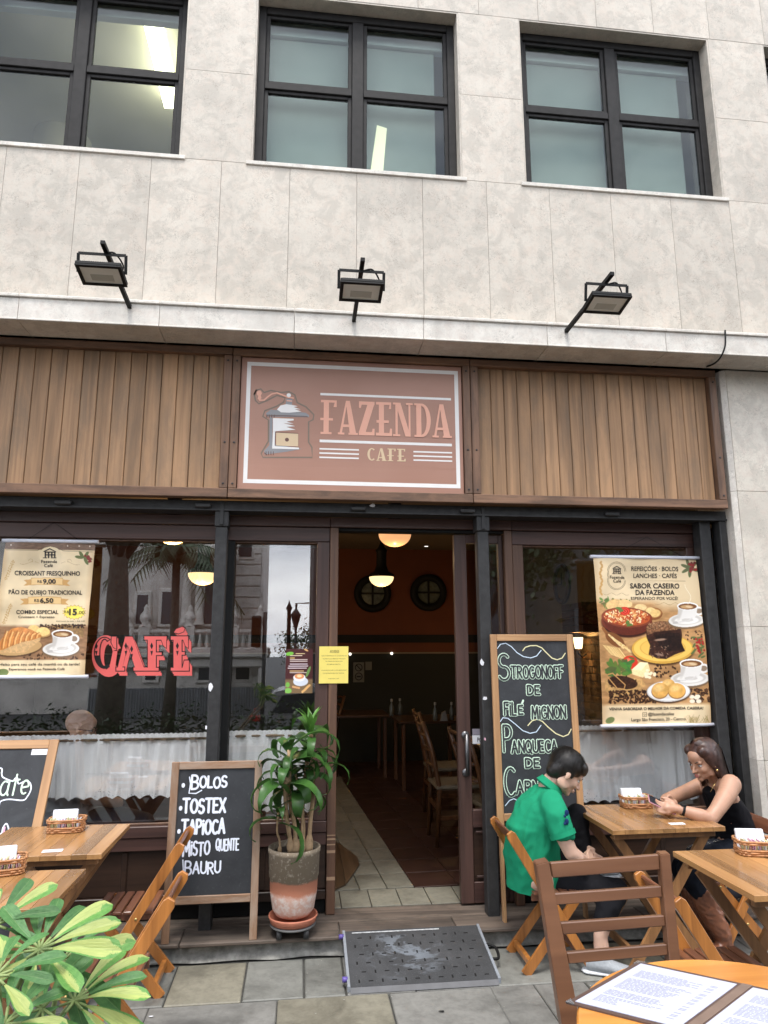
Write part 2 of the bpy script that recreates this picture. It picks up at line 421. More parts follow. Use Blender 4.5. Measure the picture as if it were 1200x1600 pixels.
# rooms behind the upper windows
rm = MB()
YR = YW+.36
M['room'] = plain('office_wall_paint', (.52, .50, .40), .8, var=.03, sc=2)
rm.bb((-4.2, YR, 7.3), (5.6, YR+5, 7.35)); rm.bb((-4.2, YR+4.5, ZS-1), (5.6, YR+4.55, 7.3)); rm.bb((-4.2, YR, ZS-1.05), (5.6, YR+4.5, ZS-1))
rm.bb((-.68, YR, ZS-1), (-.60, YR+4.5, 7.3)); rm.bb((-4.25, YR, ZS-1), (-4.2, YR+4.5, 7.3)); rm.bb((5.6, YR, ZS-1), (5.65, YR+4.5, 7.3))
rm.build('office_room', M['room'], bld).location = -bo
cm = MB(); cm.lathe([(.30, ZS-1), (.30, 7.3)], (-2.75, YR+2.6, 0)); cm.build('round_column', M['room'], bld).location = -bo
M['tube'] = emis('fluorescent_tube', (1, .97, .72), 2.2)
for k_, (x_, y_) in enumerate(((-1.4, 6.2), (-2.6, 7.2))):
    l_ = bpy.data.lights.new('office_light', 'POINT'); l_.energy = 5; l_.color = (1, .95, .78); l_.shadow_soft_size = 0; lo_ = bpy.data.objects.new('office_light', l_); C.objects.link(lo_); lo_.parent = bld; lo_.location = Vector((x_, y_, 6.9))-bo
for (x, y, ln, col) in ((-1.50, 5.42, 1.1, 0),):
    MB().bb((x, y, 7.18), (x+.16, y+ln, 7.26)).build('ceiling_light_or_glow_card', M['tube'], bld).location = -bo
MB().prism([(.435, YW+.236, ZS+.05), (.535, YW+.236, ZS+.05), (.575, YW+.236, ZS+.56), (.50, YW+.236, ZS+.58)], (0, .003, 0)).build('ceiling_light_or_glow_card', emis('painted_tube_glow', (.95, .92, .62), .24), bld).location = -bo  # glowing card added before the blind, imitates a tube's reflection; no lamp hangs here
# ledge
M['joint2'] = M['joint']
lx0 = P(460, 500, 4.12).x; ls = .825
for k in range(-4, 6):
    a = lx0+k*ls; b_ = MB()
    g_ = .0012
    b_.bb((a+g_, 4.125, ZL+.012), (a+ls-g_, 4.60, ZLT-.022), .002)
    b_.bb((a+g_, 4.112, ZLT-.022), (a+ls-g_, 4.60, ZLT), .004)
    b_.bb((a+g_, 4.118, ZL), (a+ls-g_, 4.60, ZL+.012), .003)
    b_.build('ledge_slab', M['stone_ledge'], bld).location = -bo
# pillar on the right
XP = P(1150, 818, 4.36).x
pl = thing('stone_pillar', 'pale stone pillar at the right end of the wooden shop front', 'pillar', (XP, 4.36, 0))
po = Vector((XP, 4.36, 0))
z_j = [0.0, .28, .98, P(1150, 979, 4.36).z, P(1150, 767, 4.36).z, ZL-.003]
for a, b_ in zip(z_j[:-1], z_j[1:]):
    MB().bb((XP+.035, 4.36, a+.0012), (XP+1.3, 4.39, b_-.0012), .0015).build('stone_slab', M['stone_pillar'], pl).location = -po
    # corner strip and return
    q = MB(); q.prism([(XP, 4.385, a+.001), (XP+.032, 4.362, a+.001), (XP+.032, 4.39, a+.001), (XP+.004, 4.80, a+.001), (XP, 4.80, a+.001)], (0, 0, b_-a-.002))
    q.build('corner_strip', M['stone_ledge'], pl).location = -po
MB().bb((XP+.04, 4.392, 0), (XP+1.3, 4.9, ZL-.01)).build('core', M['joint'], pl).location = -po

# ------------------------------------------------------------------ wooden fascia
fa = thing('wooden_fascia', 'weathered brown plank fascia running above the shop front', 'fascia', (0, 4.38, 2.7))
fo = Vector((0, 4.38, 2.7))
YF = 4.38
XR = P(1137, 795, YF).x; ZB = 2.624; ZTf = ZL-.004
def fpart(b_, name, mat): o = b_.build(name, mat, fa); o.location = -fo; return o
xa = P(360, 660, YF).x; xb = P(736, 660, YF).x
zi0 = P(200, 757, YF).z; zi1 = ZTf-.045; zi0 = ZB+.062
MB().bb((-3.2, YF+.06, ZB+.01), (XR-.01, YF+.09, ZTf-.002)).build('backing', M['dark_h'], fa).location = -fo
# rails and stiles (proud)
fpart(MB().bb((-3.2, YF-.012, ZTf-.048), (xa-.002, YF+.055, ZTf), .004), 'top_rail', M['frame_h'])
fpart(MB().bb((xa+.002, YF-.012, ZTf-.052), (xb-.002, YF+.055, ZTf-.002), .004), 'top_rail', M['frame_h'])
fpart(MB().bb((xb+.002, YF-.012, ZTf-.052), (XR, YF+.055, ZTf-.002), .004), 'top_rail', M['frame_h'])
fpart(MB().bb((-3.2, YF-.012, ZB), (xa-.002, YF+.055, ZB+.06), .004), 'bottom_rail', M['frame_h'])
fpart(MB().bb((xa+.002, YF-.012, ZB), (xb-.002, YF+.055, ZB+.06), .004), 'bottom_rail', M['frame_h'])
fpart(MB().bb((xb+.002, YF-.012, ZB), (XR, YF+.055, ZB+.06), .004), 'bottom_rail', M['frame_h'])
for a, b_ in ((xa-.055, xa-.002), (xa+.002, xa+.052), (xb-.052, xb-.002), (xb+.002, xb+.055), (XR-.055, XR)):
    fpart(MB().bb((a, YF-.010, ZB+.0605), (b_, YF+.055, ZTf-.0525), .004), 'stile', M['frame_v'])
for x in (xa-.03, xa+.028, xb-.028, xb+.03, XR-.025):
    for z in (ZB+.09, ZB+.36, ZTf-.09):
        fpart(MB().lathe([(0, -.004), (.0065, -.003), (.007, 0)], (x, YF-.010, z), 10, axis='Y'), 'bolt', M['steel'])
pk = {}
def planks(x0, x1, n_):
    w_ = (x1-x0)/n_
    for k in range(n_):
        key = round(w_, 4)
        if key not in pk:
            b_ = MB(); g_ = .0014; c = .0045; t = .018; h = zi1-zi0
            prof = [(-w_/2+g_, t), (-w_/2+g_, c), (-w_/2+g_+c*.8, 0), (w_/2-g_-c*.8, 0), (w_/2-g_, c), (w_/2-g_, t)]
            b_.prism([(a, b2, 0) for a, b2 in prof], (0, 0, h)); pk[key] = b_.mesh('plank', M['cladding'])
        link('plank', pk[key], fa, Vector((x0+(k+.5)*w_, YF+.030+random.uniform(0, .004), zi0)) - fo)
wpl = .0985
nl = 24
planks(xa-.057-wpl*nl, xa-.057, nl)
planks(xb+.057, XR-.057, 18)

# ------------------------------------------------------------------ steel frame
st = thing('steel_frame', 'dark grey steel beam on posts framing the shop windows', 'steel frame', (0, 4.5, .1))
sto = Vector((0, 4.5, .1))
def spart(b_, name, mat=None): o = b_.build(name, mat or M['steel'], st); o.location = -sto; return o
ZBE = 2.555
spart(MB().bb((-3.2, 4.46, ZBE+.012), (XP-.002, 4.60, ZB-.002), .003).bb((-3.2, 4.45, ZBE), (XP-.002, 4.61, ZBE+.012)), 'beam')
for x in (P(100, 778, 4.45).x, P(318, 785, 4.45).x, P(560, 792, 4.45).x, P(730, 792, 4.45).x, P(955, 800, 4.45).x):
    spart(MB().bb((x-.05, 4.425, ZBE+.014), (x+.05, 4.46, ZBE+.042), .006), 'bracket')
def post(xc, w_=.074):
    spart(MB().bb((xc-w_/2, 4.47, .1), (xc+w_/2, 4.56, ZBE-.10), .006), 'post')
    spart(MB().bb((xc-w_/2-.006, 4.462, ZBE-.10), (xc+w_/2+.006, 4.57, ZBE-.001), .004).bb((xc-.012, 4.452, ZBE-.09), (xc+.012, 4.462, ZBE+.06), .002), 'post_head')
xp1 = P(346, 825, 4.47).x; xp2 = P(755, 835, 4.47).x
post(xp1); post(xp2)
# right hand channel posts by the pillar
xe = XP-.004
spart(MB().bb((xe-.052, 4.46, .1), (xe, 4.56, ZBE-.001), .005), 'post')
spart(MB().bb((xe-.175, 4.50, .1), (xe-.095, 4.60, ZBE-.001), .005), 'post')
spart(MB().bb((xe-.095, 4.58, .1), (xe-.052, 4.62, ZBE-.001)), 'post_web', M['black'])

# ------------------------------------------------------------------ step
sp_ = thing('entrance_step', 'low grey concrete step with a worn wooden tread below the shop front', 'step', (0, 4.3, 0))
spo = Vector((0, 4.3, 0))
conc = plain('step_concrete', (.24, .235, .215), .9, var=.5, sc=16, bump=.9)
b_ = MB()
def stepf(u, v):
    x = -3.2+u*(XP+3.2); return (x, 4.350+.022*mnoise.noise(Vector((x*5, v*3, 0))) + (.03 if v < .4 else 0)*-1*(1-v), v*.083)
b_.grid(stepf, 160, 5); b_.bb((-3.2, 4.36, -.01), (XP, 4.9, .082)); b_.build('concrete_base', conc, sp_).location = -spo
xs = [-3.2, -1.9, -.62, .262, .94, 2.1, XP-.003]
for a, c in zip(xs[:-1], xs[1:]):
    q = MB().bb((a+.002, 4.292, .085), (c-.002, 4.52, .106), .005); q.build('tread_board', M['step_wood'], sp_).location = -spo
MB().bb((-3.2, 4.522, .085), (XP-.003, 4.72, .104), .003).build('tread_board', M['step_wood'], sp_).location = -spo
# ------------------------------------------------------------------ shop front joinery
def frame_part(par, org, name, a, b_, mat, bev=.004): 
    o = MB().bb(a, b_, bev).build(name, mat, par); o.location = -Vector(org); return o
ZF = .106
z_h1 = (2.488, ZBE-.001); z_h2 = (2.390, 2.486)
XJ0, XJ1, XJ2 = .107, .190, .247          # stile and jamb left of the door
XD0, XD1 = 1.043, 1.128                    # stile of the sliding door
XM0, XM1, XM2 = 1.385, 1.440, 1.518        # mullion right of the door
XE0, XE1, XE2 = 2.717, 2.800, 2.868
YI = YG+.10
def lower(par, org, x0, x1):
    frame_part(par, org, 'rail', (x0, YG-.012, .575), (x1, YI, .640), M['dark_h'])
    frame_part(par, org, 'rail', (x0, YG-.004, .500), (x1, YI, .572), M['dark_h'])
    frame_part(par, org, 'lower_panel', (x0, YG+.022, .245), (x1, YI, .499), M['panel'])
    frame_part(par, org, 'rail', (x0, YG, .190), (x1, YI, .244), M['panel'])
    frame_part(par, org, 'skirting', (x0, YG+.03, ZF+.001), (x1, YI, .189), M['black'])
    for x in np.arange(x0+.33, x1-.1, .62): frame_part(par, org, 'moulding', (x-.018, YG+.012, .25), (x+.018, YG+.026, .495), M['panel'], .006)
def bay(label, x0, x1, stiles, glass_x, head=True):
    cx = (x0+x1)/2; org = (cx, YG, ZF)
    t = thing('shop_window', label, 'window', org)
    frame_part(t, org, 'head_rail', (x0, YG-.02, z_h1[0]), (x1, YI, z_h1[1]), M['dark_h'])
    frame_part(t, org, 'top_rail', (x0, YG, z_h2[0]), (x1, YI, z_h2[1]), M['dark_h'])
    for a, b_, mt in stiles: frame_part(t, org, 'stile', (a, YG-.003, .641), (b_, YI, 2.389), M[mt])
    lower(t, org, x0, x1)
    a, b_ = glass_x
    for p, q in (((a, YG+.02, 2.378), (b_, YG+.04, 2.390)), ((a, YG+.02, .64), (b_, YG+.04, .652))): frame_part(t, org, 'bead', p, q, M['jamb'], .002)
    g_ = MB().bb((a-.002, YG+.06, .64), (b_+.002, YG+.066, 2.392)).build('pane', M['glass'], t); g_.location = -Vector(org)
    return t
bay('wide left shop window with CAFE lettering and a banner on the glass', -3.2, xp1-.02, [(xp1-.045, xp1-.022, 'dark_v')], (-3.2, xp1-.045))
bay('narrow shop window between the left steel post and the doorway', xp1-.018, XJ1, [(xp1-.018, xp1+.075, 'black'), (XJ0, XJ1, 'dark_v')], (xp1+.075, XJ0))
bay('right shop window behind the food banner and the seated couple', XM1+.002, XE1, [(XM1+.002, XM2, 'jamb'), (XE0, XE1, 'dark_v')], (XM2, XE0))
dr = thing('door_frame', 'brown wooden frame around the open cafe doorway', 'door frame', (.7, YG, ZF)); do = (.7, YG, ZF)
frame_part(dr, do, 'head', (XJ1+.002, YG-.02, z_h1[0]), (XM1, YI, z_h1[1]), M['dark_h'])
frame_part(dr, do, 'head_track', (XJ2, YG+.01, z_h1[0]-.022), (XM0, YI, z_h1[0]-.001), M['black'])
frame_part(dr, do, 'jamb', (XJ1+.002, YG-.012, ZF), (XJ2, YI+.02, z_h1[0]-.001), M['jamb'])
frame_part(dr, do, 'jamb', (XM0, YG-.012, ZF), (XM1, YI+.02, z_h1[0]-.001), M['jamb'])
frame_part(dr, do, 'jamb', (XE1+.003, YG-.01, ZF), (XE2, YI, z_h1[1]-.02), M['jamb'])
frame_part(dr, do, 'side_infill', (XE2, YG+.02, ZF), (XP, YI, z_h1[1]-.02), M['black'])
# scuffs of bare wood on the jamb
sc = MB()
for z, h in ((.455, .016), (.50, .007), (.53, .010), (.30, .02), (.555, .005)): sc.bb((XJ1+.004, YG-.0128, z), (XJ2-.001, YG-.0121, z+h))
o = sc.build('bare_scuff', plain('bare_scuffed_wood', (.42, .27, .17), .7), dr); o.location = -Vector(do)
# sliding door leaf standing open at the right
dl = thing('sliding_door', 'dark wooden glazed sliding door pushed open behind the right post', 'door', (1.25, YG+.03, ZF)); dlo = (1.25, YG+.03, ZF)
YDn = YG+.035; YDf = YG+.085
frame_part(dl, dlo, 'stile', (XD0, YDn, ZF+.01), (XD1, YDf, 2.46), M['dark_v'])
frame_part(dl, dlo, 'stile', (XM0-.03, YDn, ZF+.01), (XM0-.001, YDf, 2.46), M['dark_v'])
frame_part(dl, dlo, 'rail', (XD1+.001, YDn, 2.40), (XM0-.031, YDf, 2.46), M['dark_h'])
frame_part(dl, dlo, 'rail', (XD1+.001, YDn, .56), (XM0-.031, YDf, .67), M['dark_h'])
frame_part(dl, dlo, 'rail', (XD1+.001, YDn, ZF+.01), (XM0-.031, YDf, .24), M['dark_h'])
frame_part(dl, dlo, 'door_panel', (XD1+.001, YDn+.015, .241), (XM0-.031, YDf-.01, .559), M['panel'])
frame_part(dl, dlo, 'moulding', (XD1+.02, YDn+.005, .26), (XM0-.05, YDn+.018, .275), M['dark_h'], .003)
frame_part(dl, dlo, 'moulding', (XD1+.02, YDn+.005, .525), (XM0-.05, YDn+.018, .54), M['dark_h'], .003)
g_ = MB().bb((XD1-.002, YDn+.02, .668), (XM0-.028, YDn+.025, 2.402)).build('pane', M['glass'], dl); g_.location = -Vector(dlo)
hm = plain('brushed_handle_steel', (.13, .13, .135), .35, .8)
zh0, zh1 = P(731, 1211, YG).z, P(729, 1147, YG).z; xh = (XD0+XD1)/2+.005
hb = MB().tube([(xh, YDn-.045, zh0), (xh, YDn-.045, zh1)], .013, 12)
for z in (zh0+.01, zh1-.01): hb.tube([(xh, YDn-.045, z), (xh, YDn, z)], .010, 10); hb.lathe([(0, -.012), (.024, -.010), (.026, 0)], (xh, YDn, z), 16, axis='Y')
o = hb.build('handle', hm, dl); o.location = -Vector(dlo)

# ------------------------------------------------------------------ interior room
ZC = 3.15; YB = 10.4; XL = -3.6; XRr = 3.42
M['olive'] = plain('dark_olive_wall', (.014, .015, .011), .8, var=.08, sc=3)
M['orange'] = plain('burnt_orange_wall', (.13, .032, .010), .75, var=.10, sc=3)
M['beige'] = plain('beige_wall', (.22, .18, .12), .8, var=.08, sc=3)
M['iceil'] = plain('dim_ceiling', (.16, .12, .08), .85, var=.05)
iw = MB(); iw.bb((XL, YB, -.1), (XRr, YB+.1, 1.60), mat=M['olive']); iw.bb((XL, YB, 1.76), (XRr, YB+.1, ZC), mat=M['orange'])
iw.bb((XL, YB-.02, 1.60), (XRr, YB+.1, 1.622), mat=M['beige'])
iw.bb((XL, YB, 1.622), (XRr, YB+.1, 1.76), mat=M['orange']); iw.bb((XL, YB-.03, 1.76), (XRr, YB-.001, 1.875), mat=M['black'])
tag(iw.build('back_wall'), kind='structure')
tag(MB().bb((XL-.1, YI+.25, -.1), (XL, YB+.1, ZC)).build('left_wall', M['olive']), kind='structure')
tag(MB().bb((XRr, YI+.25, 1.80), (XRr+.1, YB, ZC)).build('right_wall', M['beige']), kind='structure')
def brickm():
    n = N('old_interior_brick'); v = n.coords(rand=True); a = n.noise(v, 5, 5, .6)
    c = n.ramp(a, [(.3, (.22, .13, .06)), (.7, (.30, .20, .10))]); c = n.scale(c, n.rand(.6, 1.2)); n.base(c); n.set(Roughness=.85); n.bump(a, .4, .01); return n.m
bw = MB().bb((XRr-.02, YI+.25, -.1), (XRr+.1, YB-.001, 1.80)).build('brick_half_wall', plain('brick_mortar', (.20, .16, .11), .9)); tag(bw, kind='structure')
bmesh_b = MB().box((0, 0, 0), (.02, .245, .072), .004).mesh('brick', brickm())
for r_ in range(12):
    for k in range(11):
        y = 7.3 + k*.26 + (.13 if r_ % 2 else 0); z = 1.80-.045-r_*.082
        if y < YB-.15: link('brick', bmesh_b, bw, (XRr-.03+random.uniform(-.003, .003), y, z))
tag(MB().bb((XL-.1, YI+.02, ZC), (XRr+.1, YB+.1, ZC+.1)).build('ceiling', M['iceil']), kind='structure')
tag(MB().bb((XL-.1, YI+.02, z_h1[1]+.3), (XRr+.1, YI+.25, ZC)).build('front_bulkhead', M['olive']), kind='structure')
# floor
M['redfloor'] = plain('dark_red_floor', (.045, .020, .015), .38, var=.25, sc=7)
fl = MB().bb((XL, YI+.02, ZF-.08), (XRr, YB, ZF-.014)).build('cafe_floor', plain('floor_grout', (.05, .042, .035), .9)); tag(fl, kind='structure')
tm = paving('cream_floor_tile', (.20, .19, .15)); 
ang = R(3.6); ca, sa = math.cos(ang), math.sin(ang)
tcache = {}
def tile(cx, cy, wx_, wy, mat, rot=ang, name='floor_tile'):
    k = (round(wx_, 3), round(wy, 3), mat.name)
    if k not in tcache: tcache[k] = MB().box((0, 0, -.007), (wx_-.006, wy-.006, .014), .002).mesh(name, mat)
    return link(name, tcache[k], fl, (cx, cy, ZF+random.uniform(-.0008, .0008)), rot)
# threshold row
for k in range(6): tile(.20+k*.19, 4.885, .19, .31, tm, 0)
for k in range(3):
    for j in range(16):
        y = 5.21+j*.31; x = .345+k*.185 - (y-5.05)*math.tan(ang); tile(x, y, .185, .31, tm)
rf = M['redfloor']
for j in range(18):
    for k in range(8):
        y = 5.21+j*.31; x = .345+3*.185 - (y-5.05)*math.tan(ang) + k*.31+.0625; 
        if x < XRr-.1 and y < YB-.1: tile(x, y, .31, .31, rf)
    for k in range(9):
        x = .345-.185*.5 - (y-5.05)*math.tan(ang) - k*.31-.155
        if x > XL+.2 and y < YB-.1: tile(x, y, .31, .31, rf)
for k in range(11): tile(XL+.2+k*.31, 4.885, .31, .31, rf, 0)
for k in range(8):  tile(1.42+k*.31-.03, 4.885, .31, .31, rf, 0)
# round wooden platform at the left of the entrance
rp = thing('round_platform', 'dark boarded semicircular platform just inside the door at the left', 'platform', (.02, 5.65, ZF)); 
wd = wood('platform_boards', (.14, .085, .045), (.06, .035, .02), 'Y', .4)
for k in range(7):
    x0, x1 = -.45+k*.13, -.45+(k+1)*.13-.004; r_ = .46
    def hh(x): return math.sqrt(max(0, r_*r_-x*x))
    a = [(x0, -hh(x0)), (x1, -hh(x1)), (x1, hh(x1)), (x0, hh(x0))]
    if hh(x0) < .01: a = a[1:3]+[(x0, .002)]
    if hh(x1) < .01: a = [a[0], (x1, 0), a[3]]
    MB().prism([(p[0], p[1]*1.6, .001) for p in a], (0, 0, .012)).build('board', wd, rp)
# portholes
M['pglass'] = plain('porthole_pane', (.12, .14, .12), .2, var=.3, sc=20)
def porthole(x, z, label):
    t = thing('round_window', label, 'round window', (x, YB, z), group='round windows on the orange back wall')
    MB().lathe([(.19, -.02), (.17, -.055), (.235, -.065), (.275, -.05), (.28, -.001)], (0, 0, 0), 40, axis='Y').build('frame', M['black'], t)
    MB().lathe([(0, -.012), (.19, -.012)], (0, 0, 0), 40, axis='Y').build('pane', M['pglass'], t)
    MB().bb((-.19, -.035, -.014), (.19, -.014, .014)).bb((-.014, -.036, .0145), (.014, -.014, .19)).bb((-.014, -.036, -.19), (.014, -.014, -.0145)).build('glazing_bar', M['black'], t)
porthole(1.07, 2.48, 'dark round window behind the hanging lamp, the left of the pair')
porthole(1.915, 2.50, 'dark round window on the orange wall, the right of the pair')
# pendant lamps
M['dome1'] = emis('lit_opal_glass', (1, .74, .36), .62); M['dome2'] = emis('lit_opal_glass_amber', (1, .50, .22), .36)
def pendant(x, y, z, r_, mat, label, power):
    t = thing('pendant_lamp', label, 'hanging lamp', (x, y, z), group='hanging lamps inside the cafe')
    prof = [(r_*math.cos(a), -r_*.78*math.sin(a)) for a in [R(q) for q in range(0, 91, 9)]]; prof[-1] = (0, -r_*.78)
    MB().lathe([(0, .004), (r_*.98, .004)]+prof).build('glass_dome', mat, t)
    MB().lathe([(r_*1.03, .0), (r_*1.05, .03), (r_*.6, .07), (r_*.42, .14), (r_*.42, .30), (r_*.5, .33), (r_*.3, .36), (.02, .42), (.02, .46), (0, .46)]).build('lamp_housing', M['black'], t)
    MB().tube([(0, 0, .44), (0, 0, ZC-z)], .008, 6).build('rod', M['black'], t)
    l = bpy.data.lights.new('pendant_light', 'POINT'); l.energy = power; l.color = (1, .62, .30); l.shadow_soft_size = 0
    lo = bpy.data.objects.new('pendant_light', l); C.objects.link(lo); lo.parent = t; lo.location = (0, 0, -r_-.08)
pendant(.985, 8.5, 2.54, .150, M['dome1'], 'glowing half-dome lamp hanging before the left round window', 1.1)
pendant(.855, 6.3, 2.72, .150, M['dome2'], 'orange half-dome lamp hanging at the top of the doorway', 1.0)
pendant(-1.087, 8.0, 2.51, .165, M['dome1'], 'glowing lamp hanging close to the left steel post', 6.0)
pendant(-1.17, 6.5, 2.74, .15, M['dome1'], 'lamp dome peeping below the top rail of the left window', 9.0)
# spot lights, small signs, sconces
sl = emis('small_spot', (1, .95, .85), .9)
for k, (x, y) in enumerate(((684, 832), (666, 854))):
    p = PZ(x, y, ZC-.004); tag(MB().lathe([(0, 0), (.022, 0), (.03, .003)], p, 14).build('ceiling_spot', sl), ['small round ceiling spotlight nearer the doorway top', 'small round ceiling spotlight farther back by the orange wall'][k], 'spotlight', 'ceiling spotlights')
for k, (x, y) in enumerate(((612, 1021), (547, 1022))):
    p = P(x, y, YB-.04); tag(MB().lathe([(0, -.008), (.018, -.006), (.020, 0)], p, 12, axis='Y').build('wall_spot', sl), ['bright dot of light on the cornice right of the yellow notice', 'dim dot of light on the cornice beside the yellow notice edge'][k], 'spotlight', 'cornice lights')
pap = plain('grey_paper', (.16, .16, .14), .8)
def sgn(x0, y0, x1, y1, Y, nm, mat, label, cat):
    a = P(x0, y0, Y); b_ = P(x1, y1, Y); return tag(MB().bb((a.x, Y, b_.z), (b_.x, Y+.004, a.z)).build(nm, mat), label, cat)
ns = sgn(552, 1035, 569, 1066, YB-.02, 'no_smoking_sign', pap, 'grey no-smoking sign on the dark back wall', 'sign')
c1 = P(560.5, 1043, YB-.026); c2 = P(560.5, 1057, YB-.026)
q = MB()
for c_, r_ in ((c1, .05), (c2, .05)):
    q.tube([(c_.x+r_*math.cos(a), c_.y, c_.z+r_*math.sin(a)) for a in [R(k*24) for k in range(16)]], .006, 5)
q.tube([c1+Vector((-.035, 0, .035)), c1+Vector((.035, 0, -.035))], .006, 5).bb(c2+Vector((-.03, -.003, -.01)), c2+Vector((.03, .003, .006)))
o = q.build('prohibition_symbol', M['black'], ns)
sgn(571, 1034, 581, 1047, YB-.02, 'small_notice', pap, 'small grey paper beside the no-smoking sign', 'notice')
def sconce(p, label, pw, r_=.055):
    t = thing('wall_sconce', label, 'wall lamp', p, group='wall lamps by the brick wall')
    MB().lathe([(r_*.7, -.10), (r_*.9, -.04), (r_, .03), (r_*.98, .03)], n=18).build('shade', emis('sconce_glow', (1, .72, .34), 2.0), t)
    MB().tube([(0, 0, -.10), (0, 0, -.16), (.05, .02, -.20), (.10, .02, -.16)], .008, 6).build('arm', M['black'], t)
    l = bpy.data.lights.new('sconce_light', 'POINT'); l.energy = pw; l.color = (1, .60, .26); l.shadow_soft_size = 0
    lo = bpy.data.objects.new('sconce_light', l); C.objects.link(lo); lo.parent = t; lo.location = (-.05, 0, .02)
sconce(P(911, 1000, 8.0)+Vector((-.06, 0, 0)), 'lit wall lamp by the brick wall above the tall chalkboard corner', 4)
sconce(P(753, 1024, 9.2), 'lit wall lamp seen through the sliding door glass', 2, .05)
# round wall clock on the right wall
cy = 8.8; ck = thing('wall_clock', 'dark round clock on the beige wall behind the right window', 'clock', (XRr, cy, 2.50))
def rotY(b_): return b_
q = MB()
def ring(u, v):
    a = 2*math.pi*u; b2 = 2*math.pi*v; r_ = .235+.03*math.cos(b2); return (-.03-.03*math.sin(b2), r_*math.cos(a), r_*math.sin(a))
q.grid(ring, 36, 8); q.build('rim', M['dark_v'], ck)
MB().poly([(-.02, .22*math.cos(R(k*15)), .22*math.sin(R(k*15))) for k in range(24)]).build('dial', plain('old_dial', (.12, .095, .06), .6), ck)
MB().bb((-.03, -.006, 0), (-.024, .006, .15)).bb((-.034, 0, -.006), (-.030, .11, .006)).build('hand', M['black'], ck)
# dark wooden cabinet by the wall, right window
cb_ = thing('cabinet', 'dark slatted wooden cabinet against the beige wall inside', 'cabinet', (3.25, 7.9, 1.84))
for k in range(4): MB().bb((-.1, -.3+.0, .02+k*.085), (.14, .32, .02+k*.085+.078), .004).build('slat', M['dark_h'], cb_)
# furniture inside: tables, chairs, bottles
itw = wood('inside_chair_wood', (.13, .052, .018), (.06, .024, .010), 'Z', .35, .1)
def inside_chair(x, y, rz, label):
    t = thing('dining_chair', label, 'chair', (x, y, ZF), rz, 'wooden dining chairs inside the cafe')
    for s in (-1, 1):
        MB().tube([(-.20, s*.19, 0), (-.17, s*.185, .45), (-.22, s*.18, .72), (-.30, s*.175, .98)], [.017, .022, .02, .016], 8).build('leg', itw, t)
        MB().tube([(.20, s*.19, 0), (.19, s*.185, .43)], [.016, .021], 8).build('leg', itw, t)
        MB().bar((-.18, s*.185, .22), (.19, s*.185, .22), .02, .03).build('stretcher', itw, t)
    MB().box((.01, 0, .455), (.42, .42, .035), .012).build('seat', plain('cream_seat', (.15, .12, .08), .6), t)
    for z, xx in ((.62, -.20), (.74, -.225), (.86, -.262), (.95, -.29)):
        MB().tube([(xx, -.18, z), (xx-.03, 0, z+.005), (xx, .18, z)], .014, 8).build('back_rail', itw, t)
    MB().bar((-.19, -.18, .30), (-.19, .18, .30), .02, .03).build('stretcher', itw, t)
inside_chair(1.34, 6.15, R(0), 'wooden ladder-back chair inside, nearest the open doorway at the right')
inside_chair(1.45, 7.0, R(0), 'wooden chair inside, behind the one nearest the doorway')
inside_chair(.25, 9.3, R(200), 'dark wooden chair at the far end of the tiled strip')
inside_chair(1.5, 5.45, R(10), 'wooden chair half hidden behind the sliding door glass')
def inside_table(x, y, label):
    t = thing('dining_table', label, 'table', (x, y, ZF), 0, 'dark tables inside the cafe')
    MB().box((0, 0, .74), (.8, .8, .03), .005).build('tabletop', wood('inside_table_wood', (.08, .036, .016), (.04, .018, .009), 'X', .3), t)
    for sx_ in (-1, 1):
        for sy in (-1, 1): MB().bb((sx_*.34-.02, sy*.34-.02, 0), (sx_*.34+.02, sy*.34+.02, .725), .003).build('leg', itw, t)
inside_table(1.95, 6.4, 'wooden table inside to the right of the doorway')
inside_table(1.55, 8.6, 'dark table with bottles far inside the cafe')
inside_table(.75, 9.4, 'dark table with bottles against the back wall')
btl = plain('dark_bottle', (.10, .11, .10), .15, var=.1); cap_ = plain('pale_cap', (.25, .25, .24), .5)
for k, (x, y, z, lab) in enumerate(((612, 1122, 8.9, 'bottle on the far table, left of the napkin holder'), (625, 1120, 9.0, 'slim bottle on the far table between its neighbours'), (680, 1120, 8.3, 'tall sauce bottle standing near the middle of the dark table'), (706, 1126, 8.3, 'bottle standing at the right end of the dark table'))):
    p = P(x, y, z); p.z = ZF+.755
    t = thing('sauce_bottle', lab, 'bottle', p, group='bottles on the tables inside')
    MB().lathe([(0, 0), (.028, 0), (.03, .02), (.03, .11), (.012, .15), (.012, .17)], n=12).build('bottle_body', btl, t)
    MB().lathe([(.014, .17), (.014, .20), (0, .205)], n=10).build('cap', cap_, t)
p = P(694, 1124, 8.2); p.z = ZF+.755
tag(MB().prism([(-.04, 0, 0), (.04, 0, 0), (.02, 0, .11), (-.02, 0, .09)], (0, .05, 0)).build('napkin_holder', cap_, None, p), 'pale napkin holder between bottles on the dark table', 'napkin holder')

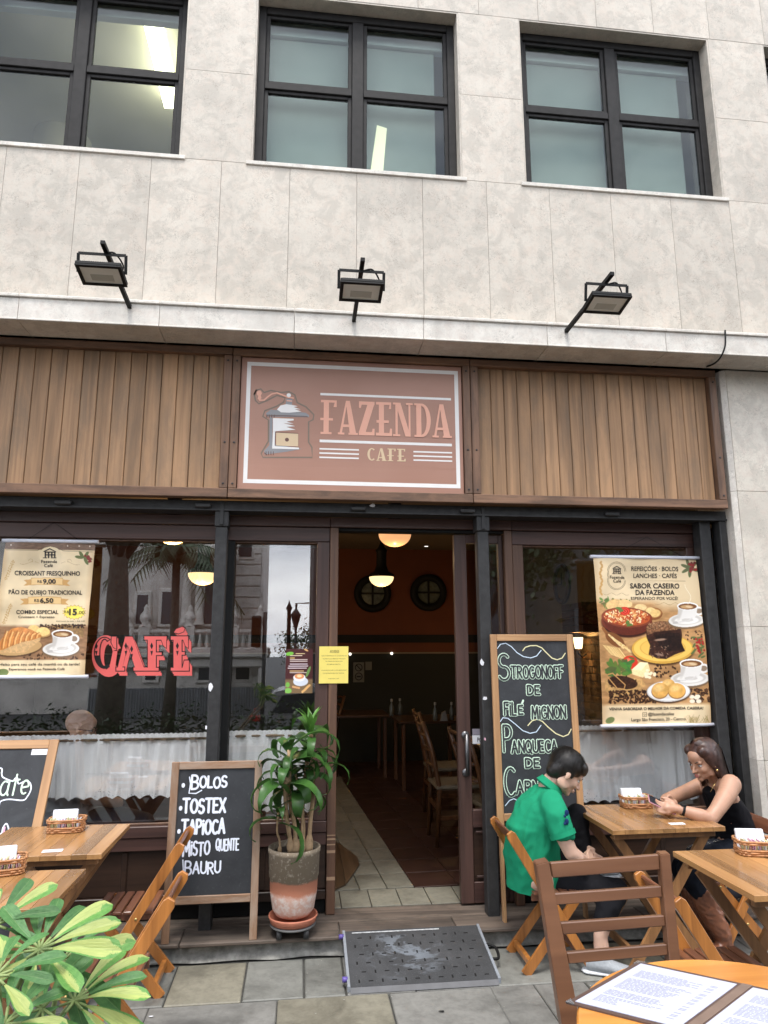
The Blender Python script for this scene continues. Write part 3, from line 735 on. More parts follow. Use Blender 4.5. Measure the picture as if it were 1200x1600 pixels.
# ------------------------------------------------------------------ curtains
def curtain_mat():
    n = N('white_voile'); v = n.coords(rand=False)
    vo = n.n('ShaderNodeTexVoronoi'); vo.inputs['Scale'].default_value = 55; n.l(v, vo.inputs['Vector'])
    hole = n.ramp(vo.outputs['Distance'], [(.16, 1.0), (.24, 0.0)])
    # embroidery only near the lower hem
    sp_2 = n.n('ShaderNodeSeparateXYZ'); n.l(v, sp_2.inputs[0])
    rg = n.ramp(sp_2.outputs['Z'], [(.055, 1.0), (.10, 0.0)])
    ms = n.ramp(n.noise(v, 14, 2, .5), [(.45, 0.0), (.52, 1.0)])
    a = n.n('ShaderNodeMath', operation='MULTIPLY'); n.l(hole, a.inputs[0]); n.l(rg, a.inputs[1])
    a2 = n.n('ShaderNodeMath', operation='MULTIPLY'); n.l(a.outputs[0], a2.inputs[0]); n.l(ms, a2.inputs[1])
    col = n.mix(a2.outputs[0], (.96, .97, .99), (.30, .32, .36)); n.base(col)
    wv = n.noise(v, 300, 2, .5); n.set(Roughness=.9, Transmission_Weight=0.0); n.bump(wv, .1, .001)
    tl = n.n('ShaderNodeBsdfTranslucent'); n.l(col, tl.inputs[0]); tr = n.n('ShaderNodeBsdfTransparent')
    m1 = n.n('ShaderNodeMixShader'); m1.inputs[0].default_value = .12; n.l(n.p.outputs[0], m1.inputs[1]); n.l(tl.outputs[0], m1.inputs[2])
    m2_ = n.n('ShaderNodeMixShader'); m2_.inputs[0].default_value = .0; n.l(m1.outputs[0], m2_.inputs[1]); n.l(tr.outputs[0], m2_.inputs[2])
    n.l(m2_.outputs[0], n.o.inputs[0]); return n.m
M['voile'] = curtain_mat(); M['rod'] = wood('curtain_rod_wood', (.30, .20, .12), (.16, .10, .06), 'X')
def curtain(x0, x1, ztop, zbot, label, seed, swag=None):
    rg_ = random.Random(seed); t = thing('cafe_curtain', label, 'curtain', ((x0+x1)/2, YI+.06, zbot), group='white half curtains behind the shop windows')
    W = x1-x0; H = ztop-zbot; cx = (x0+x1)/2
    ph = [rg_.uniform(0, 6.28) for _ in range(4)]
    def y(u, v):
        x = u*W; g1 = mnoise.noise(Vector((x*9+seed*7, 0, v*.4))); g2 = mnoise.noise(Vector((x*26+seed*3, 3, v*.6))); a = .034*g1+.030*g2+.007*math.sin(x*80+ph[0]+3*g1*6)*max(0, g1*2+.4)
        return a*(.6+.5*(1-v))
    def fn(u, v):
        hem = .020*abs(math.sin(u*W*math.pi/.085))
        z = hem*(1-v) + v*(H+ .006*abs(math.sin(u*W*math.pi/.03)))
        return (u*W-W/2, y(u, v), z)
    MB().grid(fn, int(W*180), 14).build('curtain_cloth', M['voile'], t)
    MB().tube([(-W/2, .0, H-.030), (W/2, .0, H-.030)], .008, 8).build('rod', M['rod'], t)
    # tabs of rod showing between the gathers
    k = -W/2+.05
    tb = MB()
    while k < W/2-.06:
        tb.bb((k, -.026, H-.036), (k+.028, -.020, H-.024)); k += rg_.uniform(.075, .12)
    tb.build('rod_slot', M['rod'], t)
curtain(-3.1, xp1-.05, 1.155, .765, 'white lace-hemmed half curtain in the wide left window', 1)
curtain(xp1+.07, XJ0, 1.165, .66, 'white half curtain behind the potted dracaena', 2)
curtain(XM2, 2.78, 1.16, .66, 'long white half curtain behind the seated couple', 3)
# ------------------------------------------------------------------ the other side of the street (seen mirrored in the shop glass)
YM = 4.69
def MR(x, y, Yv): p = P(x, y, Yv); return Vector((p.x, 2*YM-Yv, p.z))
M['church'] = plain('church_stone', (.62, .58, .53), .85, var=.25, sc=1.2, bump=.2)
M['church_d'] = plain('church_trim', (.70, .66, .60), .85, var=.2, sc=3, bump=.2)
M['cwin'] = plain('church_window', (.03, .035, .04), .2)
YC = 27.0; yc = 2*YM-YC
def cx_(x): return P(x, 960, YC).x
ch = thing('church', 'old grey church with carved balcony across the street, mirrored in the left windows', 'church', (cx_(300), yc, -.6)); cho = Vector((cx_(300), yc, -.6))
def cpart(b_, nm, mt): o = b_.build(nm, M[mt], ch); o.location = -cho; return o
x0, x1, x2, x3 = cx_(-250), cx_(205), cx_(338), cx_(403)
cpart(MB().bb((x0, yc-8, -.7), (x2, yc, 7.2)).bb((x2, yc-8, -.7), (x3, yc-.5, 6.8)), 'wall', 'church')
q = MB()
for k in range(17): q.bb((cx_(342), yc-.52, -.6+k*.42), (x3+.05, yc-.42, -.6+k*.42+.38), .02)
cpart(q, 'quoin', 'church_d')
zb = MR(300, 985, YC).z
cpart(MB().bb((x1-6, yc, zb-1.0), (x3+.5, yc+.55, zb-.62), .05).bb((x1-6, yc, zb-1.35), (x3+.3, yc+.35, zb-1.0), .05), 'cornice', 'church_d')
q = MB()
for k in range(46):
    x = x1-6+k*.26
    if x < x3+.2: q.lathe([(.06, 0), (.09, .12), (.05, .3), (.07, .5), (.07, .52)], (x, yc+.4, zb-.62), 8)
cpart(q, 'baluster', 'church_d')
cpart(MB().bb((x1-6, yc+.3, zb-.1), (x3+.3, yc+.52, zb+.02), .02), 'handrail', 'church_d')
for x in (205, 232, 300, 368, 408):
    X = cx_(x); cpart(MB().bb((X-.2, yc+.25, zb-.62), (X+.2, yc+.58, zb+.15), .03).lathe([(.2, .15), (.12, .25), (.22, .4), (.2, .55), (.08, .7), (.1, .8), (0, .95)], (X, yc+.42, zb), 10), 'urn_pedestal', 'church_d')
for (a, b_, c, d) in ((216, 930, 230, 975), (255, 925, 272, 975), (322, 905, 338, 975), (372, 845, 392, 868), (230, 1030, 244, 1062), (312, 1030, 330, 1062), (368, 1028, 388, 1062), (60, 900, 80, 970), (110, 900, 130, 970)):
    p, p2 = MR(a, b_, YC), MR(c, d, YC); off = -.5 if a > 335 else 0
    o = cpart(MB().bb((p.x-.12, yc+off, p2.z-.12), (p2.x+.12, yc+off+.12, p.z+.15), .03), 'window', 'church_d')
    g2 = MB().bb((p.x, yc+off+.121, p2.z), (p2.x, yc+off+.14, p.z)).build('pane', M['cwin'], o)
for x in (292, 312, 342, 360):
    X = cx_(x); cpart(MB().lathe([(.22, zb+.2), (.16, zb+.5), (.15, zb+2.4), (.26, zb+2.6), (.28, zb+2.8)], (X, yc+.3, 0), 12), 'column', 'church_d')
cpart(MB().bb((cx_(285), yc, zb+2.8), (cx_(366), yc+.6, zb+3.15), .06), 'entablature', 'church_d')
for s, x in ((-1, 352), (1, 302)):
    X = cx_(x); cpart(MB().tube([(X+s*.1*math.cos(a)*k*.35, yc+.35, zb+3.5+.1*math.sin(a)*k*.35) for k, a in [(k, R(k*38)) for k in range(2, 22)]], .09, 8), 'scroll', 'church_d')
# dark office block opposite, right half
od = thing('dark_building', 'tall dark office building opposite, mirrored in the right window', 'building', (14, -16, -.6))
dk = plain('dark_facade', (.06, .06, .058), .8, var=.3, sc=.8)
xo = MR(486, 950, 25).x
MB().bb((xo-14, -4, -.2), (26, 4, 7.4), mat=dk).build('wall', dk, od)
for i in range(9):
    for j in range(2):
        MB().bb((xo-13+i*3.6, 4.0, 1.6+j*3.1), (xo-13+i*3.6+1.9, 4.04, 3.5+j*3.1)).build('window', M['cwin'], od)
# corrugated hoarding
fc = plain('corrugated_sheet', (.30, .31, .32), .5, .3, sc=2)
q = MB(); xa_, xb_ = MR(140, 1060, 25).x, MR(425, 1060, 25).x
q.grid(lambda u, v: (xa_+u*(xb_-xa_), 2*YM-25+.05*math.sin(u*420), -.6+v*.95), 420, 1)
tag(q.build('corrugated_fence', fc), 'pale corrugated metal hoarding along the foot of the church', 'fence')
# palm and trees
barkm = plain('palm_bark', (.10, .085, .065), .9, var=.35, sc=10, bump=.5)
fol = plain('frond_green', (.045, .075, .030), .6, var=.35, sc=4)
def palm(x, y, Yv, s, label):
    b = MR(x, y, Yv); t = thing('palm_tree', label, 'palm tree', (b.x, b.y, -.6)); H = b.z+.6
    MB().tube([(0, 0, 0), (.05, 0, H*.5), (0, 0, H)], [.14*s, .085*s, .08*s], 10).build('trunk', barkm, t)
    q = MB(); rg_ = random.Random(5)
    for k in range(22):
        a = k*2.4; el = R(rg_.uniform(-5, 75)); Ln = s*rg_.uniform(1.1, 1.5); pts = []
        for j in range(9):
            u = j/8; pts.append(Vector((math.cos(a)*Ln*u*math.cos(el), math.sin(a)*Ln*u*math.cos(el), H+Ln*(u*math.sin(el)-.75*u*u))))
        q.tube(pts, .012*s, 4)
        for j in range(1, 9):
            for h in (0, .5):
                p0 = pts[j-1].lerp(pts[j], h); dr = (pts[j]-pts[j-1]).normalized(); sd_ = dr.cross(Vector((0, 0, 1))).normalized()
                for sg in (-1, 1):
                    tip = p0+sd_*sg*.22*s+dr*.12*s+Vector((0, 0, -.25*s)); wv = dr*.03*s
                    q.poly([p0-wv, p0+wv, tip])
    q.build('crown', fol, t)
palm(276, 868, 20, 1.35, 'feathery palm before the church, its trunk behind the CAFE lettering')
def tree(x, y0, Yv, r_, H, cr, label, nleaf=2600, seed=3):
    b = MR(x, y0, Yv); t = thing('street_tree', label, 'tree', (b.x, b.y, -.6)); rg_ = random.Random(seed)
    q = MB().tube([(0, 0, 0), (.06, 0, H*.4), (0, .05, H*.75)], [r_*1.2, r_, r_*.6], 12)
    ends = []
    for k in range(9):
        a = k*.8+rg_.random(); e = Vector((math.cos(a)*cr*.6, math.sin(a)*cr*.6, H+rg_.uniform(-.5, 1.2)*cr*.6)); ends.append(e)
        q.tube([(0, 0, H*.62), e*.5+Vector((0, 0, H*.33)), e], [r_*.4, r_*.22, .03], 6)
    q.build('trunk', barkm, t)
    c = MB()
    for k in range(nleaf):
        e = rg_.choice(ends); v = Vector((rg_.gauss(0, 1), rg_.gauss(0, 1), rg_.gauss(0, .8)))*cr*.27 + e
        n1 = Vector((rg_.uniform(-1, 1), rg_.uniform(-1, 1), rg_.uniform(-1, 1))).normalized(); n2 = n1.orthogonal().normalized(); s_ = rg_.uniform(.06, .13)*max(1, cr/2.5)
        c.poly([v-n1*s_, v-n2*s_*.6, v+n1*s_, v+n2*s_*.6])
    c.build('crown', fol, t)
tree(176, 1000, 14, .24, 6.2, 2.6, 'dark thick-trunked street tree left of the CAFE lettering', 4200, 4)
tree(760, 1000, 17, .16, 4.6, 2.2, 'leafy street tree mirrored beside the sliding door', 3000, 8)
tree(471, 1010, 50, .2, 2.4, 1.6, 'small far tree behind the lamp posts in the mirrored sky', 1200, 9)
tree(1000, 1000, 16, .2, 6, 3.0, 'broad street tree opposite the right window', 3600, 10)
# street lamps
lp = MR(452, 945, 22); t = thing('lamp_post', 'slim black lamp post against the mirrored sky', 'lamp post', (lp.x, lp.y, -.6))
MB().lathe([(.16, 0), (.12, .3), (.07, .5), (.06, lp.z-.2+.6), (.10, lp.z-.1+.6), (.05, lp.z+.6), (0, lp.z+.15+.6)], n=12).build('post', M['black'], t)
lp = MR(463, 943, 30); t = thing('street_light', 'tall grey street light with a sideways arm in the mirrored sky', 'street light', (lp.x, lp.y, -.6))
MB().tube([(0, 0, 0), (0, 0, lp.z+.6), (1.1, 0, lp.z+.65)], .05, 8).build('pole', M['steel'], t)
MB().bb((.9, -.1, lp.z+.58), (1.4, .1, lp.z+.64), .02).build('lamp_head', M['white'], t)
lp = MR(462, 975, 20); t = thing('lantern', 'old-fashioned street lantern on a thin post in the mirrored sky', 'street lantern', (lp.x, lp.y, -.6))
MB().tube([(0, 0, 0), (0, 0, lp.z+.5)], .03, 8).build('post', M['steel'], t)
MB().lathe([(.05, 0), (.14, .32), (.16, .34), (.06, .48), (0, .56)], (0, 0, lp.z+.5), 8).build('lantern_head', M['steel'], t)
# traffic light
tp = MR(403, 962, 12); t = thing('traffic_light', 'dark traffic light head on a post mirrored beside the steel post', 'traffic light', (tp.x, tp.y, -.5))
zt = tp.z+.5
MB().tube([(.12, 0, 0), (.12, 0, zt+.06)], .035, 10).build('post', M['steel'], t)
MB().bb((-.10, -.06, zt-.52), (.06, .06, zt), .02).build('housing', M['black'], t)
for k in range(3):
    q = MB(); z = zt-.09-.17*k
    q.tube([(-.02, .06, z), (-.02, .16, z-.01)], .072, 14, cap=False); q.build('hood', M['black'], t)
    MB().lathe([(0, .062), (.06, .061)], (-.02, 0, z), 14, axis='Y').build('lens', M['cwin'], t)
# car
def car(x, Yv, label):
    b = MR(x, 1090, Yv); zr = max(-.6, -.02-.58*(-3-b.y)/3)-.02
    t = thing('parked_car', label, 'car', (b.x, b.y, zr))
    pt = plain('silver_paint', (.42, .43, .45), .25, .6, var=.03)
    prof = [(0, .35), (0, .85), (.08, 1.05), (.45, 1.42), (.9, 1.52), (2.3, 1.5), (3.0, 1.02), (4.1, .88), (4.35, .6), (4.35, .3), (0.1, .3)]
    q = MB(); q.prism([(a, -.85, c) for a, c in prof], (0, 1.7, 0)); bmesh.ops.bevel(q.b, geom=list(q.b.edges), offset=.05, segments=2, affect='EDGES'); q.build('body', pt, t)
    for s in (-.87, .87):
        MB().prism([(.42, s, 1.02), (.62, s, 1.36), (1.3, s, 1.42), (1.3, s, 1.02)], (0, .01*(1 if s > 0 else -1), 0)).build('side_window', M['cwin'], t)
        MB().prism([(1.36, s, 1.02), (1.36, s, 1.42), (2.2, s, 1.40), (2.78, s, 1.02)], (0, .01*(1 if s > 0 else -1), 0)).build('side_window', M['cwin'], t)
        MB().bb((-.03, s-.12*(1 if s > 0 else -.0)-.05, .86), (.25, s+.02, .98), .02).build('tail_light', plain('red_lens', (.35, .02, .02), .2), t)
        for xx in (.85, 3.4):
            w_ = MB().lathe([(0, -.11), (.24, -.12), (.33, -.10), (.34, 0), (.33, .10), (.24, .12), (0, .11)], (xx, s*.92, .34), 24, axis='Y').build('wheel', M['black'], t)
            MB().lathe([(0, .125), (.2, .122)], (xx, s*.92, .34), 16, axis='Y').build('rim', hm, w_)
car(396, 15.5, 'silver hatchback parked behind the hedge, mirrored in the narrow window')
# hedge planter behind the photographer
hp = thing('hedge_planter', 'long concrete planter hedge mirrored along the bottom of the left windows', 'planter', (-.5, -1.25, 0))
MB().bb((-3.6, -.22, 0), (2.6, .22, .38), .02).build('trough', conc, hp)
hq = MB(); rg_ = random.Random(12)
for k in range(3800):
    x = rg_.uniform(-3.6, 2.6); top = .44+.16*(.5+.5*math.sin(x*3.1+1)*math.sin(x*7.3)); z = .38+abs(rg_.gauss(0, .5))*top*.8
    if z > .38+top: z = .38+top*rg_.random()
    v = Vector((x, rg_.gauss(0, .13), z)); n1 = Vector((rg_.uniform(-1, 1), rg_.uniform(-1, 1), rg_.uniform(-.6, .6))).normalized(); n2 = n1.orthogonal().normalized(); s_ = rg_.uniform(.025, .05)
    hq.poly([v-n1*s_, v-n2*s_*.45, v+n1*s_, v+n2*s_*.45])
tag(hq.build('hedge_leaves', fol, hp), kind='stuff')
# ------------------------------------------------------------------ single-stroke lettering
def arc(cx, cy, rx, ry, a0, a1, n=10): return [(cx+rx*math.cos(R(a0+(a1-a0)*k/n)), cy+ry*math.sin(R(a0+(a1-a0)*k/n))) for k in range(n+1)]
G = {
 'A': (.72, [[(0, 0), (.36, 1)], [(.36, 1), (.72, 0)], [(.14, .36), (.60, .36)]]),
 'B': (.62, [[(0, 0), (0, 1)], [(0, 1)]+arc(.25, .76, .30, .24, 90, -90)+[(0, .52)], [(0, .52)]+arc(.28, .26, .34, .26, 90, -90)+[(0, 0)]]),
 'C': (.62, [arc(.38, .5, .38, .5, 50, 310, 14)]),
 'D': (.66, [[(0, 0), (0, 1)], [(0, 1)]+arc(.2, .5, .46, .5, 90, -90, 12)+[(0, 0)]]),
 'E': (.52, [[(.5, 1), (0, 1)], [(0, 1), (0, 0)], [(0, 0), (.52, 0)], [(0, .52), (.42, .52)]]),
 'F': (.52, [[(.52, 1), (0, 1)], [(0, 1), (0, 0)], [(0, .52), (.42, .52)]]),
 'G': (.68, [arc(.38, .5, .38, .5, 50, 345, 14), [(.42, .42), (.74, .42)]]),
 'I': (.12, [[(.06, 0), (.06, .72)], [(.06, .92), (.06, .95)]]),
 'L': (.48, [[(0, 1), (0, 0)], [(0, 0), (.48, 0)]]),
 'M': (.82, [[(0, 0), (.08, 1)], [(.08, 1), (.41, .3)], [(.41, .3), (.74, 1)], [(.74, 1), (.82, 0)]]),
 'N': (.66, [[(0, 0), (0, 1)], [(0, 1), (.66, 0)], [(.66, 0), (.66, 1)]]),
 'O': (.74, [arc(.37, .5, .37, .5, 90, 450, 20)]),
 'P': (.58, [[(0, 0), (0, 1)], [(0, 1)]+arc(.26, .74, .32, .26, 90, -90)+[(0, .48)]]),
 'Q': (.78, [arc(.37, .5, .37, .5, 90, 450, 20), [(.42, .28), (.78, -.08)]]),
 'R': (.62, [[(0, 0), (0, 1)], [(0, 1)]+arc(.26, .76, .32, .24, 90, -90)+[(0, .52)], [(.22, .52), (.62, 0)]]),
 'S': (.56, [arc(.29, .75, .27, .25, 35, 260, 10)+arc(.27, .25, .29, .26, 80, -150, 10)]),
 'T': (.70, [[(0, 1), (.70, 1)], [(.35, 1), (.35, 0)]]),
 'U': (.64, [[(0, 1), (0, .34)]+arc(.32, .34, .32, .34, 180, 360, 10)+[(.64, 1)]]),
 'X': (.64, [[(0, 1), (.64, 0)], [(.64, 1), (0, 0)]]),
 'a': (.56, [arc(.27, .3, .27, .3, 60, 380, 14), [(.54, .6), (.54, .1), (.62, 0)]]),
 'd': (.58, [arc(.27, .3, .27, .3, 60, 380, 14), [(.54, 1.05), (.54, 0)]]),
 'e': (.56, [[(.03, .30), (.52, .36)]+arc(.28, .33, .25, .29, 10, 300, 12)]),
 'l': (.3, [[(.05, .95), (.15, 1.0), (.15, 0)], [(0, 0), (.32, .02)]]),
 'o': (.56, [arc(.28, .3, .28, .3, 90, 450, 16)]),
 't': (.46, [[(.20, .88), (.20, 0)], [(0, .62), (.46, .66)]]),
 'c': (.5, [arc(.28, .3, .28, .3, 50, 310, 12)]),
}
LIFT = [0.0]
def ribbon(q, pts, w_, fr, lift, mat=None):
    """flat rounded stroke; fr(u, v, lift) maps to space"""
    n = len(pts); L_, R_ = [], []
    for k in range(n):
        a = pts[max(k-1, 0)]; b_ = pts[min(k+1, n-1)]; dx, dy = b_[0]-a[0], b_[1]-a[1]; l_ = math.hypot(dx, dy) or 1
        nx, ny = -dy/l_*w_/2, dx/l_*w_/2; L_.append((pts[k][0]+nx, pts[k][1]+ny)); R_.append((pts[k][0]-nx, pts[k][1]-ny))
    def cap(p, a0): return [(p[0]+w_/2*math.cos(a0+math.pi*j/4), p[1]+w_/2*math.sin(a0+math.pi*j/4)) for j in range(1, 4)]
    i = q.mi(mat)
    vl = [q.b.verts.new(fr(p[0], p[1], lift)) for p in L_]; vr = [q.b.verts.new(fr(p[0], p[1], lift)) for p in R_]
    for k in range(n-1):
        try: q.b.faces.new((vl[k], vl[k+1], vr[k+1], vr[k])).material_index = i
        except ValueError: pass
    a0 = math.atan2(pts[1][1]-pts[0][1], pts[1][0]-pts[0][0]); a1 = math.atan2(pts[-1][1]-pts[-2][1], pts[-1][0]-pts[-2][0])
    c0 = [q.b.verts.new(fr(p[0], p[1], lift)) for p in cap(pts[0], a0+math.pi/2)]; c1_ = [q.b.verts.new(fr(p[0], p[1], lift)) for p in cap(pts[-1], a1-math.pi/2)]
    q.b.faces.new([vl[0]]+c0+[vr[0]]).material_index = i; q.b.faces.new([vr[-1]]+c1_+[vl[-1]]).material_index = i
def letters(q, text, x0, x1, y0, y1, w_, fr, lift=0.0, step=.00012, mat=None, gap=.22, slant=0.0, jit=0.0, big=1.0, rg_=None):
    """text fitted between x0..x1, baseline y0 cap line y1. big: first letter scale"""
    h = y1-y0; tot = 0
    for i, c in enumerate(text): tot += (.40 if c == ' ' else G[c][0]*(big if i == 0 else 1)+gap)
    sx_ = (x1-x0)/((tot-gap)*h) if tot > gap else 1; x = x0; k = 0
    for i, c in enumerate(text):
        if c == ' ': x += .40*h*sx_; continue
        gw, st_ = G[c]; sc_ = big if i == 0 else 1
        jy = (rg_.uniform(-jit, jit) if rg_ else 0)*h; js = (rg_.uniform(-jit, jit) if rg_ else 0)
        for s in st_:
            pts = [(x+(px*sc_+slant*py*sc_)*h*sx_, y0+jy+(py*(1+js)-(sc_-1)*.35)*sc_*h) for px, py in s]
            ribbon(q, pts, w_, fr, lift+k*step, mat); k += 1
        x += (gw*sc_+gap)*h*sx_
# typeset text from the built-in font
_tc = {}
def typeset(s, bold=0.0):
    k = (s, bold)
    if k not in _tc:
        cu = bpy.data.curves.new('t', 'FONT'); cu.body = s; cu.size = 1; cu.offset = bold; cu.resolution_u = 3
        o = bpy.data.objects.new('t', cu); C.objects.link(o); dg = bpy.context.evaluated_depsgraph_get(); me = o.evaluated_get(dg).to_mesh()
        V_ = [(v.co.x, v.co.y) for v in me.vertices]; Fc = [tuple(p.vertices) for p in me.polygons]
        o.evaluated_get(dg).to_mesh_clear(); bpy.data.objects.remove(o); bpy.data.curves.remove(cu)
        xs_ = [a for a, b_ in V_] or [0, 1]; ys_ = [b_ for a, b_ in V_] or [0, 1]
        _tc[k] = (V_, Fc, min(xs_), max(xs_), min(ys_), max(ys_))
    return _tc[k]
def put_text(q, s, x0, x1, y0, y1, fr, lift=0.0, bold=0.0, mat=None, caps=True):
    V_, Fc, a, b_, c, d = typeset(s, bold); i = q.mi(mat)
    c_, d_ = (0.0, .72) if caps else (c, d)
    vs_ = [q.b.verts.new(fr(x0+(x-a)/(b_-a)*(x1-x0), y0+(y-c_)/(d_-c_)*(y1-y0), lift)) for x, y in V_]
    for f in Fc:
        try: q.b.faces.new([vs_[j] for j in f]).material_index = i
        except ValueError: pass

# ------------------------------------------------------------------ cafe sign
YS = YF+.012
sgx0, sgx1 = xa+.056, xb-.056
sg = thing('cafe_sign', 'terracotta sign reading FAZENDA CAFE with a coffee grinder emblem', 'sign', ((sgx0+sgx1)/2, YS, 2.7)); sgo = Vector(((sgx0+sgx1)/2, YS, 2.7))
def gpart(b_, nm, mt): o = b_.build(nm, mt, sg); o.location = -sgo; return o
def signm():
    n = N('sign_vinyl'); v = n.coords(rand=False); a = n.noise(v, 2.2, 4, .5); b2 = n.coords((1, 1, 14), rand=False); c2 = n.noise(b2, 1.3, 3, .5, .6)
    c = n.ramp(a, [(.3, (.36, .185, .130)), (.7, (.40, .215, .155))]); n.base(c); n.set(Roughness=.42); n.bump(c2, .12, .01); return n.m
gpart(MB().bb((sgx0, YS, ZB+.062), (sgx1, YS+.02, ZTf-.055), .002), 'panel', signm())
wv = plain('sign_white', (.80, .78, .76), .45, var=.03, bump=0); pk_ = plain('sign_salmon', (.76, .39, .28), .45, var=.03, bump=0); tn = plain('sign_cream', (.66, .50, .32), .45, var=.03, bump=0)
gy = plain('sign_greyblue', (.26, .26, .27), .45, var=.03, bump=0); ol = plain('sign_olive', (.20, .155, .115), .45, var=.03, bump=0); bk = plain('sign_darkbrown', (.14, .06, .045), .45, var=.03, bump=0)
def S(x, y): p = P(x, y, YS); return (p.x, p.z)
def Z8(x, y): return S(360+x/3.158, 550+y/3.158)         # traced at 3.158x
def fs(u, v, l_): return (u, YS-.0006-l_, v)
zl = .0002
def quadp(q, pts, l_): q.poly([fs(a, b_, l_) for a, b_ in pts])
# white border
bx0, bz1 = Z8(84, 48); bx1 = Z8(1122, 98)[0]; bz0 = Z8(620, 660)[1]
q = MB(); t_ = .026
for a, b_, c, d in ((bx0, bx1, bz1-t_, bz1), (bx0, bx1, bz0, bz0+t_), (bx0, bx0+t_, bz0+t_, bz1-t_), (bx1-t_, bx1, bz0+t_, bz1-t_)): quadp(q, [(a, c), (b_, c), (b_, d), (a, d)], 0)
gpart(q, 'border', wv)
lx0_ = Z8(444, 200)[0]; lx1_ = Z8(1088, 230)[0]
q = MB()
for (za, h) in ((Z8(444, 202)[1], .016), (Z8(444, 432)[1], .018)): quadp(q, [(lx0_, za-h), (lx1_, za-h), (lx1_, za), (lx0_, za)], 0)
for k in range(3):
    z = Z8(444, 474)[1]-k*.0285
    quadp(q, [(lx0_, z-.010), (Z8(634, 480)[0], z-.010), (Z8(634, 480)[0], z), (lx0_, z)], 0); quadp(q, [(Z8(903, 490)[0], z-.010), (lx1_, z-.010), (lx1_, z), (Z8(903, 490)[0], z)], 0)
gpart(q, 'ruled_line', wv)
SL = {'F': (.80, [[(.14, 0), (.40, 0), (.40, 1), (.14, 1)], [(0, .93), (.78, .93), (.78, 1), (0, 1)], [(.62, .80), (.78, .80), (.78, .94), (.68, .94)], [(-.02, .40), (.60, .40), (.60, .47), (-.02, .47)], [(0, 0), (.54, 0), (.54, .06), (0, .06)]]),
 'A': (.92, [[(.06, .04), (.18, .04), (.44, 1), (.36, 1)], [(.36, 1), (.56, 1), (.88, .04), (.56, .04)], [(.14, .22), (.66, .22), (.64, .30), (.17, .30)], [(-.02, 0), (.30, 0), (.30, .06), (-.02, .06)], [(.50, 0), (.96, 0), (.96, .06), (.50, .06)]]),
 'Z': (.80, [[(.02, .90), (.80, .90), (.80, 1), (.02, 1)], [(.44, .91), (.78, .91), (.36, .09), (.02, .09)], [(.02, 0), (.80, 0), (.80, .10), (.02, .10)], [(.02, .80), (.12, .80), (.16, .92), (.02, .92)], [(.80, .20), (.70, .20), (.66, .08), (.80, .08)]]),
 'E': (.80, [[(.14, 0), (.40, 0), (.40, 1), (.14, 1)], [(0, .92), (.76, .92), (.76, 1), (0, 1)], [(.64, .80), (.76, .80), (.76, .94), (.68, .94)], [(.02, .38), (.64, .38), (.64, .46), (.02, .46)], [(0, 0), (.80, 0), (.80, .09), (0, .09)], [(.80, .22), (.70, .22), (.66, .07), (.80, .07)]]),
 'N': (.98, [[(.10, 0), (.22, 0), (.22, 1), (.10, 1)], [(.10, 1), (.36, 1), (.86, 0), (.60, 0)], [(.76, .0), (.86, 0), (.86, 1), (.76, 1)], [(-.02, .94), (.30, .94), (.30, 1), (-.02, 1)], [(-.02, 0), (.34, 0), (.34, .06), (-.02, .06)], [(.64, .94), (.98, .94), (.98, 1), (.64, 1)]]),
 'D': (.86, [[(.10, 0), (.36, 0), (.36, 1), (.10, 1)], [(0, .94), (.44, .94), (.44, 1), (0, 1)], [(0, 0), (.44, 0), (.44, .06), (0, .06)]]),
 'C': (.74, [])}
def slabtext(q, text, x0, x1, z0, z1, gap=.07, l0=0.0):
    h = z1-z0; tot = sum(SL[c][0]+gap for c in text)-gap; sx_ = (x1-x0)/(tot*h); x = x0; k = 0
    for c in text:
        gw, ps = SL[c]
        for p_ in ps: quadp(q, [(x+a*h*sx_, z0+b_*h) for a, b_ in p_], l0+k*.00012); k += 1
        if c in 'DC':
            A0, A1 = (90, -90) if c == 'D' else (48, 312)
            cxx, rx = (.38, .46) if c == 'D' else (.42, .42)
            o_ = arc(cxx, .5, rx, .5, A0, A1, 16); i_ = arc(cxx, .5, rx-.22, .42, A0, A1, 16)
            for j in range(16): quadp(q, [(x+a*h*sx_, z0+b_*h) for a, b_ in (o_[j], o_[j+1], i_[j+1], i_[j])], l0+k*.00012)
            k += 1
        x += (gw+gap)*h*sx_
q = MB(); slabtext(q, 'FAZENDA', Z8(446, 300)[0], Z8(1086, 330)[0], Z8(444, 404)[1], Z8(444, 236)[1]); gpart(q, 'lettering', pk_)
q = MB(); slabtext(q, 'CAFE', Z8(676, 500)[0], Z8(864, 500)[0], Z8(700, 536)[1], Z8(700, 474)[1], .12); gpart(q, 'lettering', tn)
